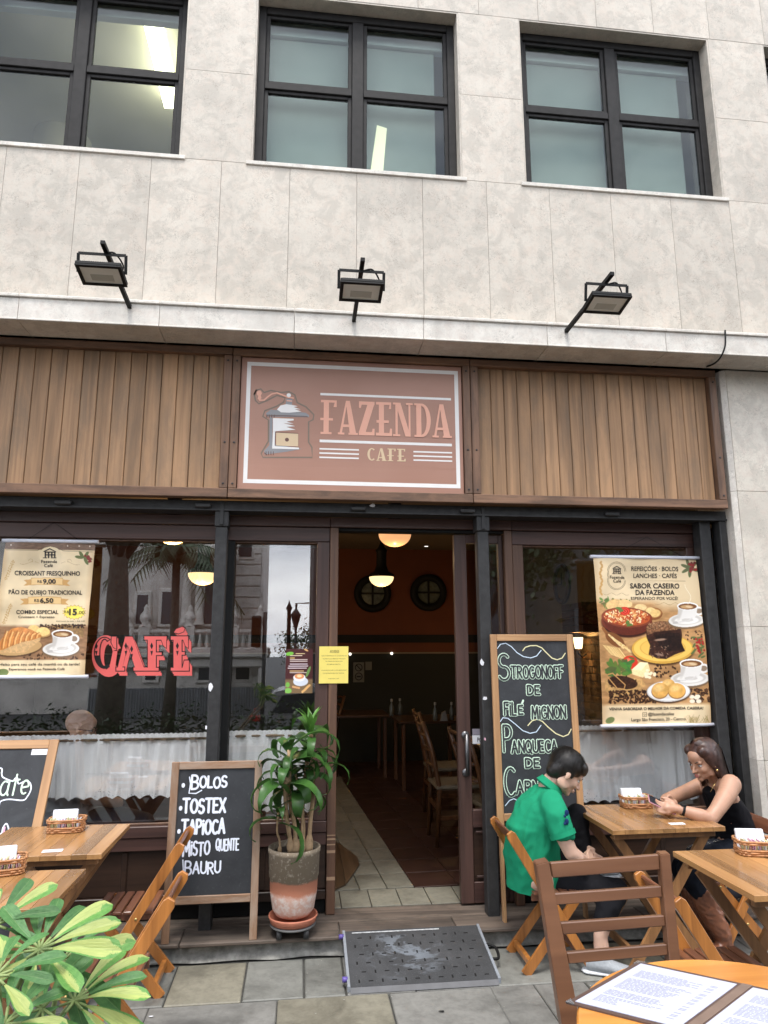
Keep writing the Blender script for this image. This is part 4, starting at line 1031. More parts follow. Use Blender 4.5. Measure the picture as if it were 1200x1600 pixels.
# coffee grinder emblem, layered flat print
def tr(pts): return [Z8(a, b_) for a, b_ in pts]
gl = [(118, 208), (128, 188), (150, 182), (166, 200), (200, 190), (250, 200), (290, 196), (318, 212), (330, 250), (372, 270), (412, 310), (408, 334), (386, 345), (386, 445), (402, 470), (404, 520), (160, 520), (152, 500), (188, 440), (188, 336), (160, 318), (170, 290), (228, 268), (262, 248), (270, 226), (230, 214), (180, 240), (140, 256), (124, 240)]
def blob_poly(q, pts, l_, s=1.0):
    cx__ = sum(p[0] for p in pts)/len(pts); cy__ = sum(p[1] for p in pts)/len(pts)
    quadp(q, tr([(cx__+(a-cx__)*s, cy__+(b_-cy__)*s) for a, b_ in pts]), l_)
base_c = signm()
q = MB(); ribbon(q, tr(gl+gl[:2]), .010, fs, .0002); gpart(q, 'emblem_outline', ol)
q = MB(); quadp(q, tr([(176, 302), (200, 284), (372, 300), (388, 312), (388, 322), (180, 318)]), .0006); quadp(q, tr([(166, 488), (200, 452), (352, 478), (280, 492), (170, 506)]), .0006)
quadp(q, tr([(194, 322), (208, 322), (206, 470), (192, 462)]), .0008); quadp(q, tr([(276, 230), (306, 232), (304, 262), (272, 260)]), .0007); gpart(q, 'emblem_shade', gy)
q = MB(); quadp(q, tr([(210, 326), (312, 330), (312, 338), (276, 344), (312, 354), (262, 352), (320, 366), (276, 370), (322, 384), (210, 392)]), .0009)
quadp(q, tr([(210, 392), (222, 392), (222, 464), (206, 474)]), .00095); quadp(q, tr([(206, 464), (338, 472), (338, 480), (206, 477)]), .0010)
quadp(q, tr([(230, 284), (248, 264), (276, 258), (306, 262), (332, 268), (312, 272), (346, 284), (316, 282), (350, 294), (290, 300), (250, 298)]), .0011); gpart(q, 'emblem_highlight', wv)
q = MB(); quadp(q, tr([(226, 398), (334, 404), (334, 466), (226, 462)]), .0012); gpart(q, 'emblem_drawer', tn)
q = MB()
for p_ in (((222, 396), (334, 402)), ((222, 396), (220, 462)), ((180, 312), (380, 318)), ((168, 498), (180, 508))): ribbon(q, tr(p_), .004, fs, .0014)
cxk = Z8(279, 433); quadp(q, [(cxk[0]+.013*math.cos(R(a)), cxk[1]+.013*math.sin(R(a))) for a in range(0, 360, 24)], .0016)
for k in range(4): ribbon(q, tr([(176+k*12, 492), (176+k*12, 508)]), .004, fs, .0015); ribbon(q, tr([(180+k*12, 310), (180+k*12, 324)]), .004, fs, .0015)
gpart(q, 'emblem_line', bk)
q = MB(); ribbon(q, tr([(144, 238), (166, 238), (184, 222), (204, 208), (230, 202), (256, 212), (284, 224), (310, 228)]), .010, fs, .0018)
quadp(q, tr([(130, 198), (140, 190), (150, 192), (156, 204), (150, 216), (154, 228), (144, 238), (134, 232), (138, 218), (130, 210)]), .0020); quadp(q, tr([(278, 238), (304, 240), (304, 246), (278, 244)]), .002); gpart(q, 'emblem_crank', pk_)
cxk = Z8(288, 214); q = MB(); quadp(q, [(cxk[0]+.014*math.cos(R(a)), cxk[1]+.014*math.sin(R(a))) for a in range(0, 360, 24)], .0022); gpart(q, 'emblem_knob', wv)

# ------------------------------------------------------------------ painter for flat prints (colours stored per point of a fine grid)
def vnoise(x, y, sc, seed=0, oct_=3):
    r_ = np.random.default_rng(seed); T = r_.random((64, 64)); o = np.zeros_like(x); amp = 1; tot = 0
    for k in range(oct_):
        X = x*sc*2**k; Y = y*sc*2**k; xi = np.floor(X).astype(int); yi = np.floor(Y).astype(int); fx = X-xi; fy = Y-yi; fx = fx*fx*(3-2*fx); fy = fy*fy*(3-2*fy)
        g_ = lambda a, b_: T[a % 64, b_ % 64]
        o += amp*((g_(xi, yi)*(1-fx)+g_(xi+1, yi)*fx)*(1-fy)+(g_(xi, yi+1)*(1-fx)+g_(xi+1, yi+1)*fx)*fy); tot += amp; amp *= .5
    return o/tot
class Paint:
    def __init__(s, W, H, X, Y, bgc): s.X, s.Y = X, Y; s.c = np.tile(np.array(bgc, float), (*X.shape, 1)); 
    def put(s, m_, col):
        col = np.asarray(col, float); m_ = np.clip(m_, 0, 1)[..., None]; s.c = s.c*(1-m_)+col*m_
    def ell(s, cx, cy, rx, ry, col, ang=0, soft=1.5, tex=0, seed=1, tsc=.08):
        a = R(ang); dx, dy = s.X-cx, s.Y-cy; u = (dx*math.cos(a)+dy*math.sin(a))/rx; v = (-dx*math.sin(a)+dy*math.cos(a))/ry; r_ = np.sqrt(u*u+v*v)
        m_ = np.clip((1-r_)*min(rx, ry)/soft+.5, 0, 1)
        c_ = np.broadcast_to(np.array(col, float), (*s.X.shape, 3))
        if tex: c_ = c_*(1+tex*(vnoise(s.X, s.Y, tsc, seed)-.5)[..., None]*2)
        s.put(m_, c_); return r_
    def poly(s, pts, col, soft=1.5, tex=0, seed=1, tsc=.08):
        inside = np.zeros(s.X.shape, bool); n = len(pts); dist = np.full(s.X.shape, 1e9)
        for i in range(n):
            (x1_, y1_), (x2_, y2_) = pts[i], pts[(i+1) % n]
            cond = ((y1_ > s.Y) != (y2_ > s.Y)) & (s.X < (x2_-x1_)*(s.Y-y1_)/((y2_-y1_) or 1e-9)+x1_); inside ^= cond
            L2 = (x2_-x1_)**2+(y2_-y1_)**2 or 1e-9; t = np.clip(((s.X-x1_)*(x2_-x1_)+(s.Y-y1_)*(y2_-y1_))/L2, 0, 1)
            dist = np.minimum(dist, np.hypot(s.X-x1_-t*(x2_-x1_), s.Y-y1_-t*(y2_-y1_)))
        m_ = np.clip(np.where(inside, dist, -dist)/soft+.5, 0, 1); c_ = np.broadcast_to(np.array(col, float), (*s.X.shape, 3))
        if tex: c_ = c_*(1+tex*(vnoise(s.X, s.Y, tsc, seed)-.5)[..., None]*2)
        s.put(m_, c_)
    def line(s, pts, w_, col):
        for (x1_, y1_), (x2_, y2_) in zip(pts[:-1], pts[1:]):
            L2 = (x2_-x1_)**2+(y2_-y1_)**2 or 1e-9; t = np.clip(((s.X-x1_)*(x2_-x1_)+(s.Y-y1_)*(y2_-y1_))/L2, 0, 1)
            s.put(np.clip((w_/2-np.hypot(s.X-x1_-t*(x2_-x1_), s.Y-y1_-t*(y2_-y1_)))/1.2+.5, 0, 1), col)
    def beans(s, n, x0, y0, x1, y1, seed, cols=((58, 34, 22), (88, 54, 34)), r_=(5, 9), shape=None):
        g_ = random.Random(seed)
        for k in range(n):
            x, y = g_.uniform(x0, x1), g_.uniform(y0, y1)
            if shape and not shape(x, y): continue
            a = g_.uniform(0, 180); q_ = g_.uniform(*r_); s.ell(x, y, q_*1.25, q_*.85, [c*.5 for c in cols[0]], a, 2); s.ell(x, y-1, q_*1.05, q_*.65, g_.choice(cols), a, 2)
            s.ell(x, y-1, q_*.9, q_*.10, [c*.5 for c in cols[0]], a, 1)
    def cup(s, cx, cy, w_, saucer=True):
        k = w_/100
        if saucer:
            s.ell(cx-8*k, cy+92*k, 108*k, 44*k, (120, 95, 70), -2, 6); s.ell(cx-8*k, cy+84*k, 104*k, 40*k, (225, 222, 216), -2); s.ell(cx-8*k, cy+80*k, 88*k, 30*k, (200, 195, 188), -2, 5); s.ell(cx-6*k, cy+84*k, 70*k, 22*k, (232, 229, 224), -2, 5)
        s.ell(cx+66*k, cy+28*k, 30*k, 26*k, (236, 233, 228)); s.ell(cx+66*k, cy+28*k, 19*k, 15*k, (150, 130, 110))
        s.poly([(cx-60*k, cy), (cx+60*k, cy), (cx+50*k, cy+55*k), (cx+30*k, cy+85*k), (cx-30*k, cy+85*k), (cx-50*k, cy+55*k)], (228, 225, 220), 3)
        s.ell(cx, cy+82*k, 34*k, 10*k, (205, 201, 195)); s.ell(cx-44*k, cy+34*k, 12*k, 44*k, (204, 199, 192), 12, 14)
        s.ell(cx, cy, 62*k, 24*k, (244, 242, 238)); s.ell(cx, cy+2*k, 54*k, 18*k, (120, 78, 46)); s.ell(cx-4*k, cy+4*k, 38*k, 11*k, (196, 158, 112), 0, 4); s.ell(cx+8*k, cy+4*k, 20*k, 6*k, (222, 196, 158), 10, 4)
        s.line([(cx-70*k, cy+98*k), (cx+5*k, cy+86*k), (cx+26*k, cy+70*k)], 6*k, (214, 210, 206)); s.ell(cx-72*k, cy+98*k, 16*k, 7*k, (190, 186, 182), -10)
def print_mat():
    n = N('printed_vinyl'); a = n.n('ShaderNodeAttribute'); a.attribute_name = 'ink'; n.base(a.outputs['Color']); n.set(Roughness=.33, Specular_IOR_Level=.5); return n.m
M['print'] = print_mat()
def print_sheet(name, paint, pos, par, org):
    """pos: (nu, nv, 3) array of world points, paint.c sRGB 0..255"""
    nu, nv = paint.X.shape; me = bpy.data.meshes.new(name); V_ = (pos.reshape(-1, 3)-np.array(org)); idx = np.arange(nu*nv).reshape(nu, nv)
    Fc = np.stack([idx[:-1, :-1], idx[1:, :-1], idx[1:, 1:], idx[:-1, 1:]], -1).reshape(-1, 4)
    me.vertices.add(len(V_)); me.vertices.foreach_set('co', V_.ravel()); me.loops.add(Fc.size); me.loops.foreach_set('vertex_index', Fc.ravel().astype(np.int32))
    me.polygons.add(len(Fc)); me.polygons.foreach_set('loop_start', np.arange(0, Fc.size, 4, dtype=np.int32)); me.update(calc_edges=True)
    c = np.clip(paint.c, 0, 255)/255; lin = np.where(c <= .04045, c/12.92, ((c+.055)/1.055)**2.4); lin = np.clip(lin*1.06, 0, .95); rgba = np.concatenate([lin, np.ones((*c.shape[:2], 1))], -1)
    ca_ = me.color_attributes.new('ink', 'FLOAT_COLOR', 'POINT'); ca_.data.foreach_set('color', rgba.reshape(-1).astype(np.float32)); me.materials.append(M['print'])
    return link(name, me, par)
ink = plain('dark_print_ink', (.022, .016, .013), .5, var=.05, bump=0)
def banner(label, TL, TR, BL_, BR, Y, W0, H0, crop, nu, nv, fn_paint, fn_text, nail, rod_tip=.02):
    """TL.. pixel corners in the photograph; crop(u,v)->traced coordinates"""
    a, b_, c, d = P(*TL, Y), P(*TR, Y), P(*BL_, Y), P(*BR, Y)
    xl, xr = (a.x+c.x)/2, (b_.x+d.x)/2; zt_, zb_ = (a.z+b_.z)/2, (c.z+d.z)/2
    org = ((xl+xr)/2, Y, zb_); t = thing('hanging_banner', label, 'banner', org)
    u, v = np.meshgrid(np.linspace(0, 1, nu), np.linspace(0, 1, nv), indexing='ij')
    def curl(u_, v_): return -.014*np.sin(math.pi*v_)*(.5+.5*np.cos(u_*math.pi*2)) - .006*np.sin(u_*11+v_*4) - .003*np.sin(v_*17+u_*5)
    X, Yc_ = crop(u, v); pn = Paint(nu, nv, X, Yc_, (226, 205, 168)); fn_paint(pn, u, v)
    pos = np.stack([xl+(xr-xl)*u, Y+curl(u, v), zt_+(zb_-zt_)*v], -1); print_sheet('printed_sheet', pn, pos, t, org)
    # text: traced coordinates -> sheet
    us = np.linspace(0, 1, 60); 
    def inv(x, y):
        v_ = (y-H0[0])/(H0[1]-H0[0]); l_ = W0[0][0]+(W0[0][1]-W0[0][0])*v_; r_ = W0[1][0]+(W0[1][1]-W0[1][0])*v_; return (x-l_)/(r_-l_), v_
    def fr(x, y, l_):
        u_, v_ = inv(x, y); return Vector((xl+(xr-xl)*u_, Y+float(curl(u_, v_))-.0020-l_, zt_+(zb_-zt_)*v_))-Vector(org)
    fn_text(t, fr)
    wr = plain('white_rod_plastic', (.70, .72, .80), .35, var=.02)
    for z, nm in ((zt_+.010, 'top_rod'), (zb_-.010, 'bottom_rod')): MB().tube([Vector((xl-rod_tip, Y, z))-Vector(org), Vector((xr+rod_tip, Y, z))-Vector(org)], .012, 10).build(nm, wr, t)
    nz_ = P(*nail, Y); MB().tube([Vector((xl+.14*(xr-xl)*0+.13, Y, zt_+.018))-Vector(org), Vector((nz_.x, Y+.03, nz_.z))-Vector(org), Vector((xr-.10, Y, zt_+.018))-Vector(org)], .0016, 5).build('hanging_cord', M['black'], t)
    return t
# --- right banner (traced at 5.615x from 915,860)
def cropR(u, v): l_ = 65+85*v; r_ = 985+105*v; return l_+(r_-l_)*u, 70+1455*v
def paintR(p, u, v):
    X, Y = p.X, p.Y; n1 = vnoise(X, Y, .006, 2)
    p.c *= (1+.10*(n1-.5)[..., None]*2); edge = np.clip(1-np.minimum(u, 1-u)*14, 0, 1); p.put(edge*.35, (176, 136, 88))
    top = np.clip((Y-430)/60, 0, 1)*np.clip((1360-Y)/30+.5, 0, 1); tx = vnoise(X, Y*2.2, .02, 5)
    p.put(top, np.stack([150+60*tx, 112+50*tx, 72+38*tx], -1))
    p.put(np.clip((X-560)/120, 0, 1)*np.clip((560-Y)/80, 0, 1)*.9, (222, 200, 162))
    # wheat
    for k in range(14): p.ell(128+8*math.sin(k)-.0*k, 110+k*22, 9, 15, (196, 152, 92), 30*(-1)**k, 4)
    # herbs and bread behind the pan
    g_ = random.Random(1)
    for k in range(34): p.ell(g_.uniform(120, 400), g_.uniform(440, 510), g_.uniform(12, 26), g_.uniform(6, 10), (98+g_.randint(-20, 30), 116+g_.randint(-20, 25), 66), g_.uniform(0, 180), 3)
    p.ell(250, 490, 80, 48, (222, 184, 126), -8, 4, .12); p.ell(350, 480, 60, 36, (232, 196, 140), 10, 4, .1); p.ell(480, 512, 52, 30, (224, 192, 138), 0, 4, .1)
    p.ell(590, 570, 78, 56, (132, 84, 48), 0, 3); p.ell(590, 562, 70, 44, (170, 118, 70), 0, 3); p.ell(570, 550, 46, 36, (232, 200, 138), 15, 4, .12); p.ell(606, 566, 44, 34, (226, 190, 124), -10, 4, .1)
    # clay pan
    p.ell(352, 660, 226, 120, (60, 30, 22), 4, 12); p.ell(352, 640, 226, 118, (112, 52, 36), 3); p.poly([(128, 600), (580, 620), (560, 700), (450, 752), (300, 755), (170, 700)], (98, 44, 32), 6, .1)
    p.ell(354, 602, 226, 90, (128, 62, 42), 3); p.ell(354, 600, 206, 76, (180, 86, 46), 3)
    for k in range(330):
        a = g_.uniform(0, 6.28); q_ = math.sqrt(g_.random()); x, y = 354+196*q_*math.cos(a), 598+68*q_*math.sin(a)
        p.ell(x, y, g_.uniform(6, 16), g_.uniform(3, 8), g_.choice([(226, 170, 104), (240, 204, 146), (206, 116, 62), (186, 78, 46), (246, 222, 178), (150, 60, 36)]), g_.uniform(0, 180), 2)
    for k in range(10): p.ell(380+g_.uniform(-40, 40), 660+g_.uniform(-18, 18), 18, 8, (92, 120, 60), g_.uniform(0, 180), 2)
    for k, c in enumerate(((190, 40, 30), (226, 74, 54), (170, 32, 26), (232, 90, 66), (150, 30, 24))): p.ell(342, 546, 46-9*k, 38-8*k, c, 10*k, 2)
    for k in range(5): p.ell(278+k*8, 520+k*6, 22, 10, (96, 120, 62), 40*k, 3)
    # scoop, pasta
    p.line([(140, 700), (210, 800), (340, 850)], 26, (140, 90, 52)); p.ell(250, 800, 100, 50, (128, 80, 46), 32, 4); 
    for k in range(16): x, y = 190+k*11, 770+k*8; p.line([(x, y-16), (x+50, y+g_.uniform(8, 40))], 13, g_.choice([(232, 200, 140), (214, 176, 112), (240, 214, 160)]))
    for k in range(26): x = 150+k*6; p.line([(x-10, 846+k*1.2), (x+70, 930+k*2)], 5, g_.choice([(226, 192, 128), (200, 160, 98), (238, 208, 148)]))
    # plate and cake
    p.ell(672, 895, 272, 132, (84, 58, 34), 0, 14); p.ell(672, 880, 270, 130, (206, 158, 70)); p.ell(672, 874, 252, 116, (232, 190, 96)); p.ell(672, 872, 200, 88, (206, 160, 74), 0, 4); p.ell(672, 870, 190, 82, (226, 182, 90), 0, 4)
    p.poly([(526, 690), (560, 660), (640, 640), (760, 646), (836, 690), (846, 760), (838, 830), (868, 900), (780, 930), (700, 970), (620, 965), (545, 930), (560, 850), (530, 780)], (58, 34, 26), 5, .45, 3, .06)
    p.poly([(526, 690), (560, 655), (640, 634), (760, 640), (836, 688), (800, 712), (700, 720), (610, 730), (540, 760)], (124, 86, 60), 5, .45, 4, .09)
    for k in range(150): p.ell(g_.uniform(540, 830), g_.uniform(646, 708), g_.uniform(2, 6), 2.4, g_.choice([(170, 130, 96), (96, 62, 42), (196, 160, 124)]), g_.uniform(0, 180), 1.5)
    p.poly([(600, 760), (700, 742), (830, 740), (838, 830), (860, 895), (720, 900), (640, 850)], (36, 22, 18), 8, .6, 8, .07)
    for k in range(60): p.ell(g_.uniform(560, 720), g_.uniform(850, 960), g_.uniform(3, 14), 3, g_.choice([(34, 20, 16), (110, 80, 62), (20, 12, 10), (150, 120, 100)]), g_.uniform(0, 180), 2)
    p.ell(650, 800, 52, 10, (150, 122, 104), -6, 5); p.ell(640, 930, 40, 9, (140, 112, 96), 10, 5)
    # cups, beans, tomato, cheese, sack, cheese bread
    p.beans(16, 860, 720, 1010, 800, 3); p.beans(26, 600, 1020, 800, 1130, 4, r_=(7, 12)); p.cup(895, 500, 152); p.cup(918, 1008, 160)
    for k in range(22): p.ell(960+g_.uniform(-50, 80), 850+g_.uniform(-70, 110), 22, 9, (88, 104, 60), g_.uniform(0, 180), 3)
    for k in range(18): p.ell(995+g_.uniform(-36, 40), 850+g_.uniform(-60, 70), 10, 10, (160, 38, 38), 0, 2)
    p.ell(384, 998, 66, 60, (196, 52, 34)); p.ell(366, 980, 26, 18, (232, 120, 90), -20, 12); p.ell(400, 960, 26, 7, (80, 100, 50), 10)
    for k in range(30): p.ell(290+g_.uniform(-100, 100), 1050+g_.uniform(-60, 60), 40, 17, (74+g_.randint(-14, 26), 104+g_.randint(-20, 26), 52), g_.uniform(0, 180), 4)
    p.poly([(398, 1060), (470, 996), (536, 1000), (556, 1070), (490, 1130), (400, 1100)], (236, 212, 158), 3, .08); p.poly([(398, 1060), (470, 996), (536, 1000), (480, 1066)], (246, 228, 184), 2)
    for k in range(12): p.ell(560+g_.uniform(-44, 36), 1100+g_.uniform(-44, 34), 14, 12, (240, 226, 192), 0, 2)
    p.poly([(160, 1150), (330, 1130), (480, 1140), (520, 1200), (400, 1270), (230, 1290), (165, 1240)], (190, 150, 96), 5, .2, 6, .05); p.ell(316, 1170, 130, 56, (60, 36, 24), 8, 4)
    p.beans(110, 200, 1115, 440, 1225, 7, shape=lambda x, y: ((x-316)/126)**2+((y-1170)/54)**2 < 1); p.line([(190, 1100), (230, 1090), (340, 1190), (330, 1225), (270, 1220), (186, 1120)], 9, (186, 140, 86))
    p.beans(260, 200, 1240, 620, 1345, 9, r_=(6, 10)); p.beans(50, 900, 1230, 1080, 1340, 11, ((70, 44, 30), (110, 74, 50)), (9, 15))
    for k in range(5): p.ell(920+g_.uniform(0, 60), 1270+g_.uniform(0, 70), 22, 17, (236, 222, 200), 0, 2)
    p.ell(718, 1262, 196, 92, (70, 48, 32), 0, 12); p.ell(718, 1250, 192, 90, (206, 202, 198)); p.ell(718, 1246, 182, 82, (236, 234, 230)); p.ell(718, 1250, 150, 62, (214, 210, 206), 0, 8)
    for x, y, q_ in ((722, 1196, 60), (646, 1240, 76), (796, 1244, 74)): p.ell(x, y+8, q_+3, q_*.88, (150, 104, 50), 0, 5); p.ell(x, y, q_, q_*.86, (222, 170, 92), 0, 3, .12, 4, .03); p.ell(x-12, y-20, q_*.6, q_*.4, (238, 198, 128), -10, 22, .1)
    # berries top right
    for a, c in ((20, 60), (200, 60), (150, 70), (250, 64), (320, 46), (95, 50)): p.ell(928+44*math.cos(R(a)), 150+44*math.sin(R(a)), 44, 15, (96, 104, 66), a, 3)
    for k in range(13): p.ell(940+g_.uniform(-30, 46), 140+g_.uniform(-42, 42), 13, 13, (126+g_.randint(-20, 20), 40, 36), 0, 2)
    p.line([(900+26*math.sin(k*.6), 480-22*k) for k in range(9)], 5, (240, 228, 204)); p.line([(150+12*k, 395+10*math.sin(k*.8)) for k in range(20)], 2.5, (150, 120, 80)); p.line([(600+10*k, 480+10*math.sin(k*.6)) for k in range(22)], 2.5, (150, 120, 80))
    p.line([(400, 270), (880, 272)], 2, (120, 96, 66))
    # oval seal
    for q_ in (0, 10):
        pts = [(268+(84-q_)*math.cos(R(a)), (188 if math.sin(R(a)) < 0 else 272)+(84-q_)*math.sin(R(a))) for a in range(0, 361, 12)]; p.line(pts, 3, (80, 62, 44))
    p.ell(215, 1490, 40, 26, (112, 124, 76), -20, 4); 
    for k in range(40): x = g_.uniform(880, 1080); p.line([(x, 1520), (x+g_.uniform(-40, 40), 1450+g_.uniform(0, 40))], 2.5, (150, 130, 80))
    p.line([(490, 1428), (524, 1428), (524, 1462), (490, 1462), (490, 1428)], 4, (70, 56, 44)); p.ell(507, 1445, 9, 9, (70, 56, 44)); p.ell(507, 1445, 5, 5, (226, 205, 168))
def line_of(t, fr, s, a, b_, c, d, bo=0.0, caps=True): q = MB(); put_text(q, s, a, b_, c, d, fr, .0002, bo, None, caps); q.build('text_line', ink, t)
def house(q, fr, x0, y0, w_, h):
    def r_(a, b_, c, d, l_=.0): q.poly([fr(x0+a*w_, y0+b_*h, l_), fr(x0+c*w_, y0+b_*h, l_), fr(x0+c*w_, y0+d*h, l_), fr(x0+a*w_, y0+d*h, l_)])
    q.poly([fr(x0+.0*w_, y0+.34*h, 0), fr(x0+.5*w_, y0, 0), fr(x0+1*w_, y0+.34*h, 0), fr(x0+.9*w_, y0+.36*h, 0), fr(x0+.5*w_, y0+.12*h, 0), fr(x0+.1*w_, y0+.36*h, 0)])
    for a in (.12, .36, .60, .82): r_(a, .36, a+.10, 1.0, .0002)
    r_(.12, .34, .92, .44, .0004); r_(.12, .62, .92, .72, .0005); r_(.0, .93, .3, 1.0, .0006); r_(.7, .93, 1.0, 1.0, .0006)
def textR(t, fr):
    T = lambda *a: line_of(t, fr, *a)
    T('REFEIÇÕES · BOLOS', 402, 816, 181, 140, .012); T('LANCHES · CAFÉS', 422, 802, 245, 204, .012)
    T('SABOR CASEIRO', 392, 822, 340, 294, .022); T('DA FAZENDA', 440, 776, 399, 354, .022); T('ESPERANDO POR VOCÊ!', 398, 806, 444, 417, .010)
    T('Fazenda', 204, 340, 256, 228, .012); T('Café', 236, 308, 290, 262, .012); T('VENHA SABOREAR O MELHOR DA COMIDA CASEIRA!', 202, 1014, 1406, 1382, .025)
    T('@fazendacafee', 536, 768, 1454, 1428, .012); T('Largo São Francisco, 20 - Centro', 392, 864, 1498, 1472, .012)
    q = MB(); house(q, fr, 226, 140, 84, 72); q.build('house_emblem', ink, t)
banner('tall food banner headed REFEICOES BOLOS LANCHES CAFES on the right window', (927, 873), (1089, 873), (942, 1131), (1110, 1131), 4.545, ((65, 150), (985, 1090)), (70, 1525), cropR, 250, 390, paintR, textR, (1014, 838))
# --- left banner (traced at 6.667x from 0,830)
def cropL(u, v): l_ = 50-125*v; r_ = 990-105*v; return l_+(r_-l_)*u, 120+1385*v
def paintL(p, u, v):
    X, Y = p.X, p.Y; n1 = vnoise(X, Y, .006, 12); p.c *= (1+.10*(n1-.5)[..., None]*2); edge = np.clip(1-np.minimum(u, 1-u)*14, 0, 1); p.put(edge*.4, (176, 136, 88))
    p.put(np.clip((200-Y)/6, 0, 1), np.stack([96+50*vnoise(X, Y*4, .03, 3), 76+40*vnoise(X, Y*4, .03, 3), 62+34*vnoise(X, Y*4, .03, 3)], -1))
    p.ell(515, 260, 120, 100, (228, 208, 170)); p.line([(60, 206), (380, 206), (420, 178), (515, 158), (610, 178), (650, 206), (960, 214)], 4, (90, 66, 44))
    for x in (110, 700, 820, 930): p.ell(x, 152, 8, 8, (216, 200, 180))
    low = np.clip((Y-985)/30, 0, 1)*np.clip((1350-Y)/12+.5, 0, 1); tx = vnoise(X, Y*2, .02, 5); p.put(low, np.stack([118+60*tx, 88+48*tx, 62+38*tx], -1))
    g_ = random.Random(2)
    for s, (x0_, y0_) in enumerate(((60, 520), (40, 980))):
        for k in range(26): p.ell(x0_+k*3.2+14*math.sin(k*2), y0_-k*8, 10, 4, (190, 150, 92), -60+30*(-1)**k, 2)
    def rib(cx, cy, w_):
        p.poly([(cx-w_*.72, cy-18), (cx-w_*.4, cy-30), (cx-w_*.4, cy+34), (cx-w_*.72, cy+42), (cx-w_*.62, cy+12)], (206, 160, 100)); p.poly([(cx+w_*.72, cy-18), (cx+w_*.4, cy-30), (cx+w_*.4, cy+34), (cx+w_*.72, cy+42), (cx+w_*.62, cy+12)], (206, 160, 100))
        p.poly([(cx-w_/2, cy-42), (cx, cy-46), (cx+w_/2, cy-42), (cx+w_/2, cy+36), (cx, cy+30), (cx-w_/2, cy+36)], (180, 134, 80)); p.poly([(cx-w_/2+4, cy-37), (cx, cy-41), (cx+w_/2-4, cy-37), (cx+w_/2-4, cy+31), (cx, cy+25), (cx-w_/2+4, cy+31)], (232, 196, 138))
    rib(485, 540, 340); rib(460, 740, 350)
    st_ = []
    for k in range(36): a = R(k*10); q_ = 1.0 if k % 2 else .80; st_.append((775+132*q_*math.cos(a), 858+80*q_*math.sin(a)))
    p.poly(st_, (150, 110, 40)); p.poly([(775+(x-775)*.95, 858+(y-858)*.93) for x, y in st_], (250, 222, 96))
    for a in (10, 60, 190, 240, 300): p.ell(870+50*math.cos(R(a)), 280+40*math.sin(R(a)), 44, 17, (104, 112, 66), a, 3)
    for k in range(10): p.ell(905+g_.uniform(-24, 40), 290+g_.uniform(-40, 30), 13, 13, (130, 44, 38), 0, 2)
    p.beans(120, 420, 985, 890, 1040, 5, r_=(6, 10)); p.poly([(520, 1000), (700, 990), (880, 1010), (870, 1120), (700, 1060)], (150, 118, 78), 6, .3, 4, .05); p.beans(50, 560, 985, 880, 1020, 6, r_=(6, 10))
    # rolls, plate, croissant
    p.ell(430, 1090, 104, 44, (112, 78, 50)); p.ell(430, 1082, 98, 38, (186, 146, 96)); p.ell(350, 1030, 58, 36, (226, 186, 116), 0, 3, .1); p.ell(450, 1060, 70, 46, (238, 202, 132), 0, 3, .1)
    p.ell(190, 1235, 250, 84, (96, 70, 48), -6, 10); p.ell(190, 1222, 246, 80, (196, 158, 108), -6); p.poly([(-90, 1230), (180, 1200), (430, 1090), (420, 1150), (260, 1280), (-80, 1275)], (206, 168, 118), 4, .12)
    p.poly([(0, 1170), (60, 1080), (130, 1026), (220, 1012), (330, 1040), (430, 1096), (440, 1112), (340, 1148), (220, 1170), (120, 1210), (30, 1250), (-30, 1246)], (196, 128, 66), 5, .2, 3, .03)
    for k in range(7): x = 20+k*58; p.line([(x, 1240-k*18), (x+12, 1150-k*10), (x+44, 1044+k*4)], 6, (150, 88, 42)); p.line([(x+20, 1226-k*18), (x+32, 1146-k*10), (x+58, 1060+k*4)], 12, (232, 182, 116))
    p.beans(60, 250, 1290, 880, 1345, 8, r_=(5, 10)); p.cup(650, 1082, 186)
    p.ell(20, 1480, 70, 40, (112, 126, 76), -10, 5)
    for a in (-1, 1):
        p.line([(515+a*(120+12*k), 340-16*math.sin(k*.35)) for k in range(17)], 2.5, (170, 136, 92)); p.line([(515+a*(200+8*math.cos(k*.7)*k*.4), 318+8*math.sin(k*.7)*k*.4) for k in range(10)], 2.5, (170, 136, 92))
def textL(t, fr):
    T = lambda *a: line_of(t, fr, *a)
    T('Fazenda', 418, 590, 338, 304, .012); T('Café', 450, 546, 382, 346, .012); T('CROISSANT FRESQUINHO', 152, 834, 472, 424, .02); T('PÃO DE QUEIJO TRADICIONAL', 98, 856, 672, 628, .02)
    T('R$', 384, 430, 550, 520); T('9,00', 442, 582, 558, 510, .03); T('R$', 352, 402, 750, 720); T('6,50', 412, 554, 758, 712, .03)
    T('COMBO ESPECIAL', 168, 606, 876, 836, .02); T('Croissant + Espresso', 188, 566, 920, 894, .012); T('R$', 668, 716, 866, 840); T('15', 718, 804, 886, 822, .04); T(',00', 812, 888, 878, 842, .0)
    T('Adicional de leite + R$ 2,00', 584, 892, 958, 944); T('Perfeito para seu café da manhã ou da tarde!', -50, 836, 1406, 1380, .014); T('Esperamos você no Fazenda Café', 94, 674, 1454, 1430, .018); q = MB(); house(q, fr, 436, 178, 146, 108); q.build('house_emblem', ink, t)
banner('left banner headed CROISSANT FRESQUINHO with prices, beside the CAFE lettering', (7.5, 848), (148.5, 848), (-11, 1055), (133, 1055), 4.60, ((50, -75), (990, 885)), (120, 1505), cropL, 230, 330, paintL, textL, (82, 815))
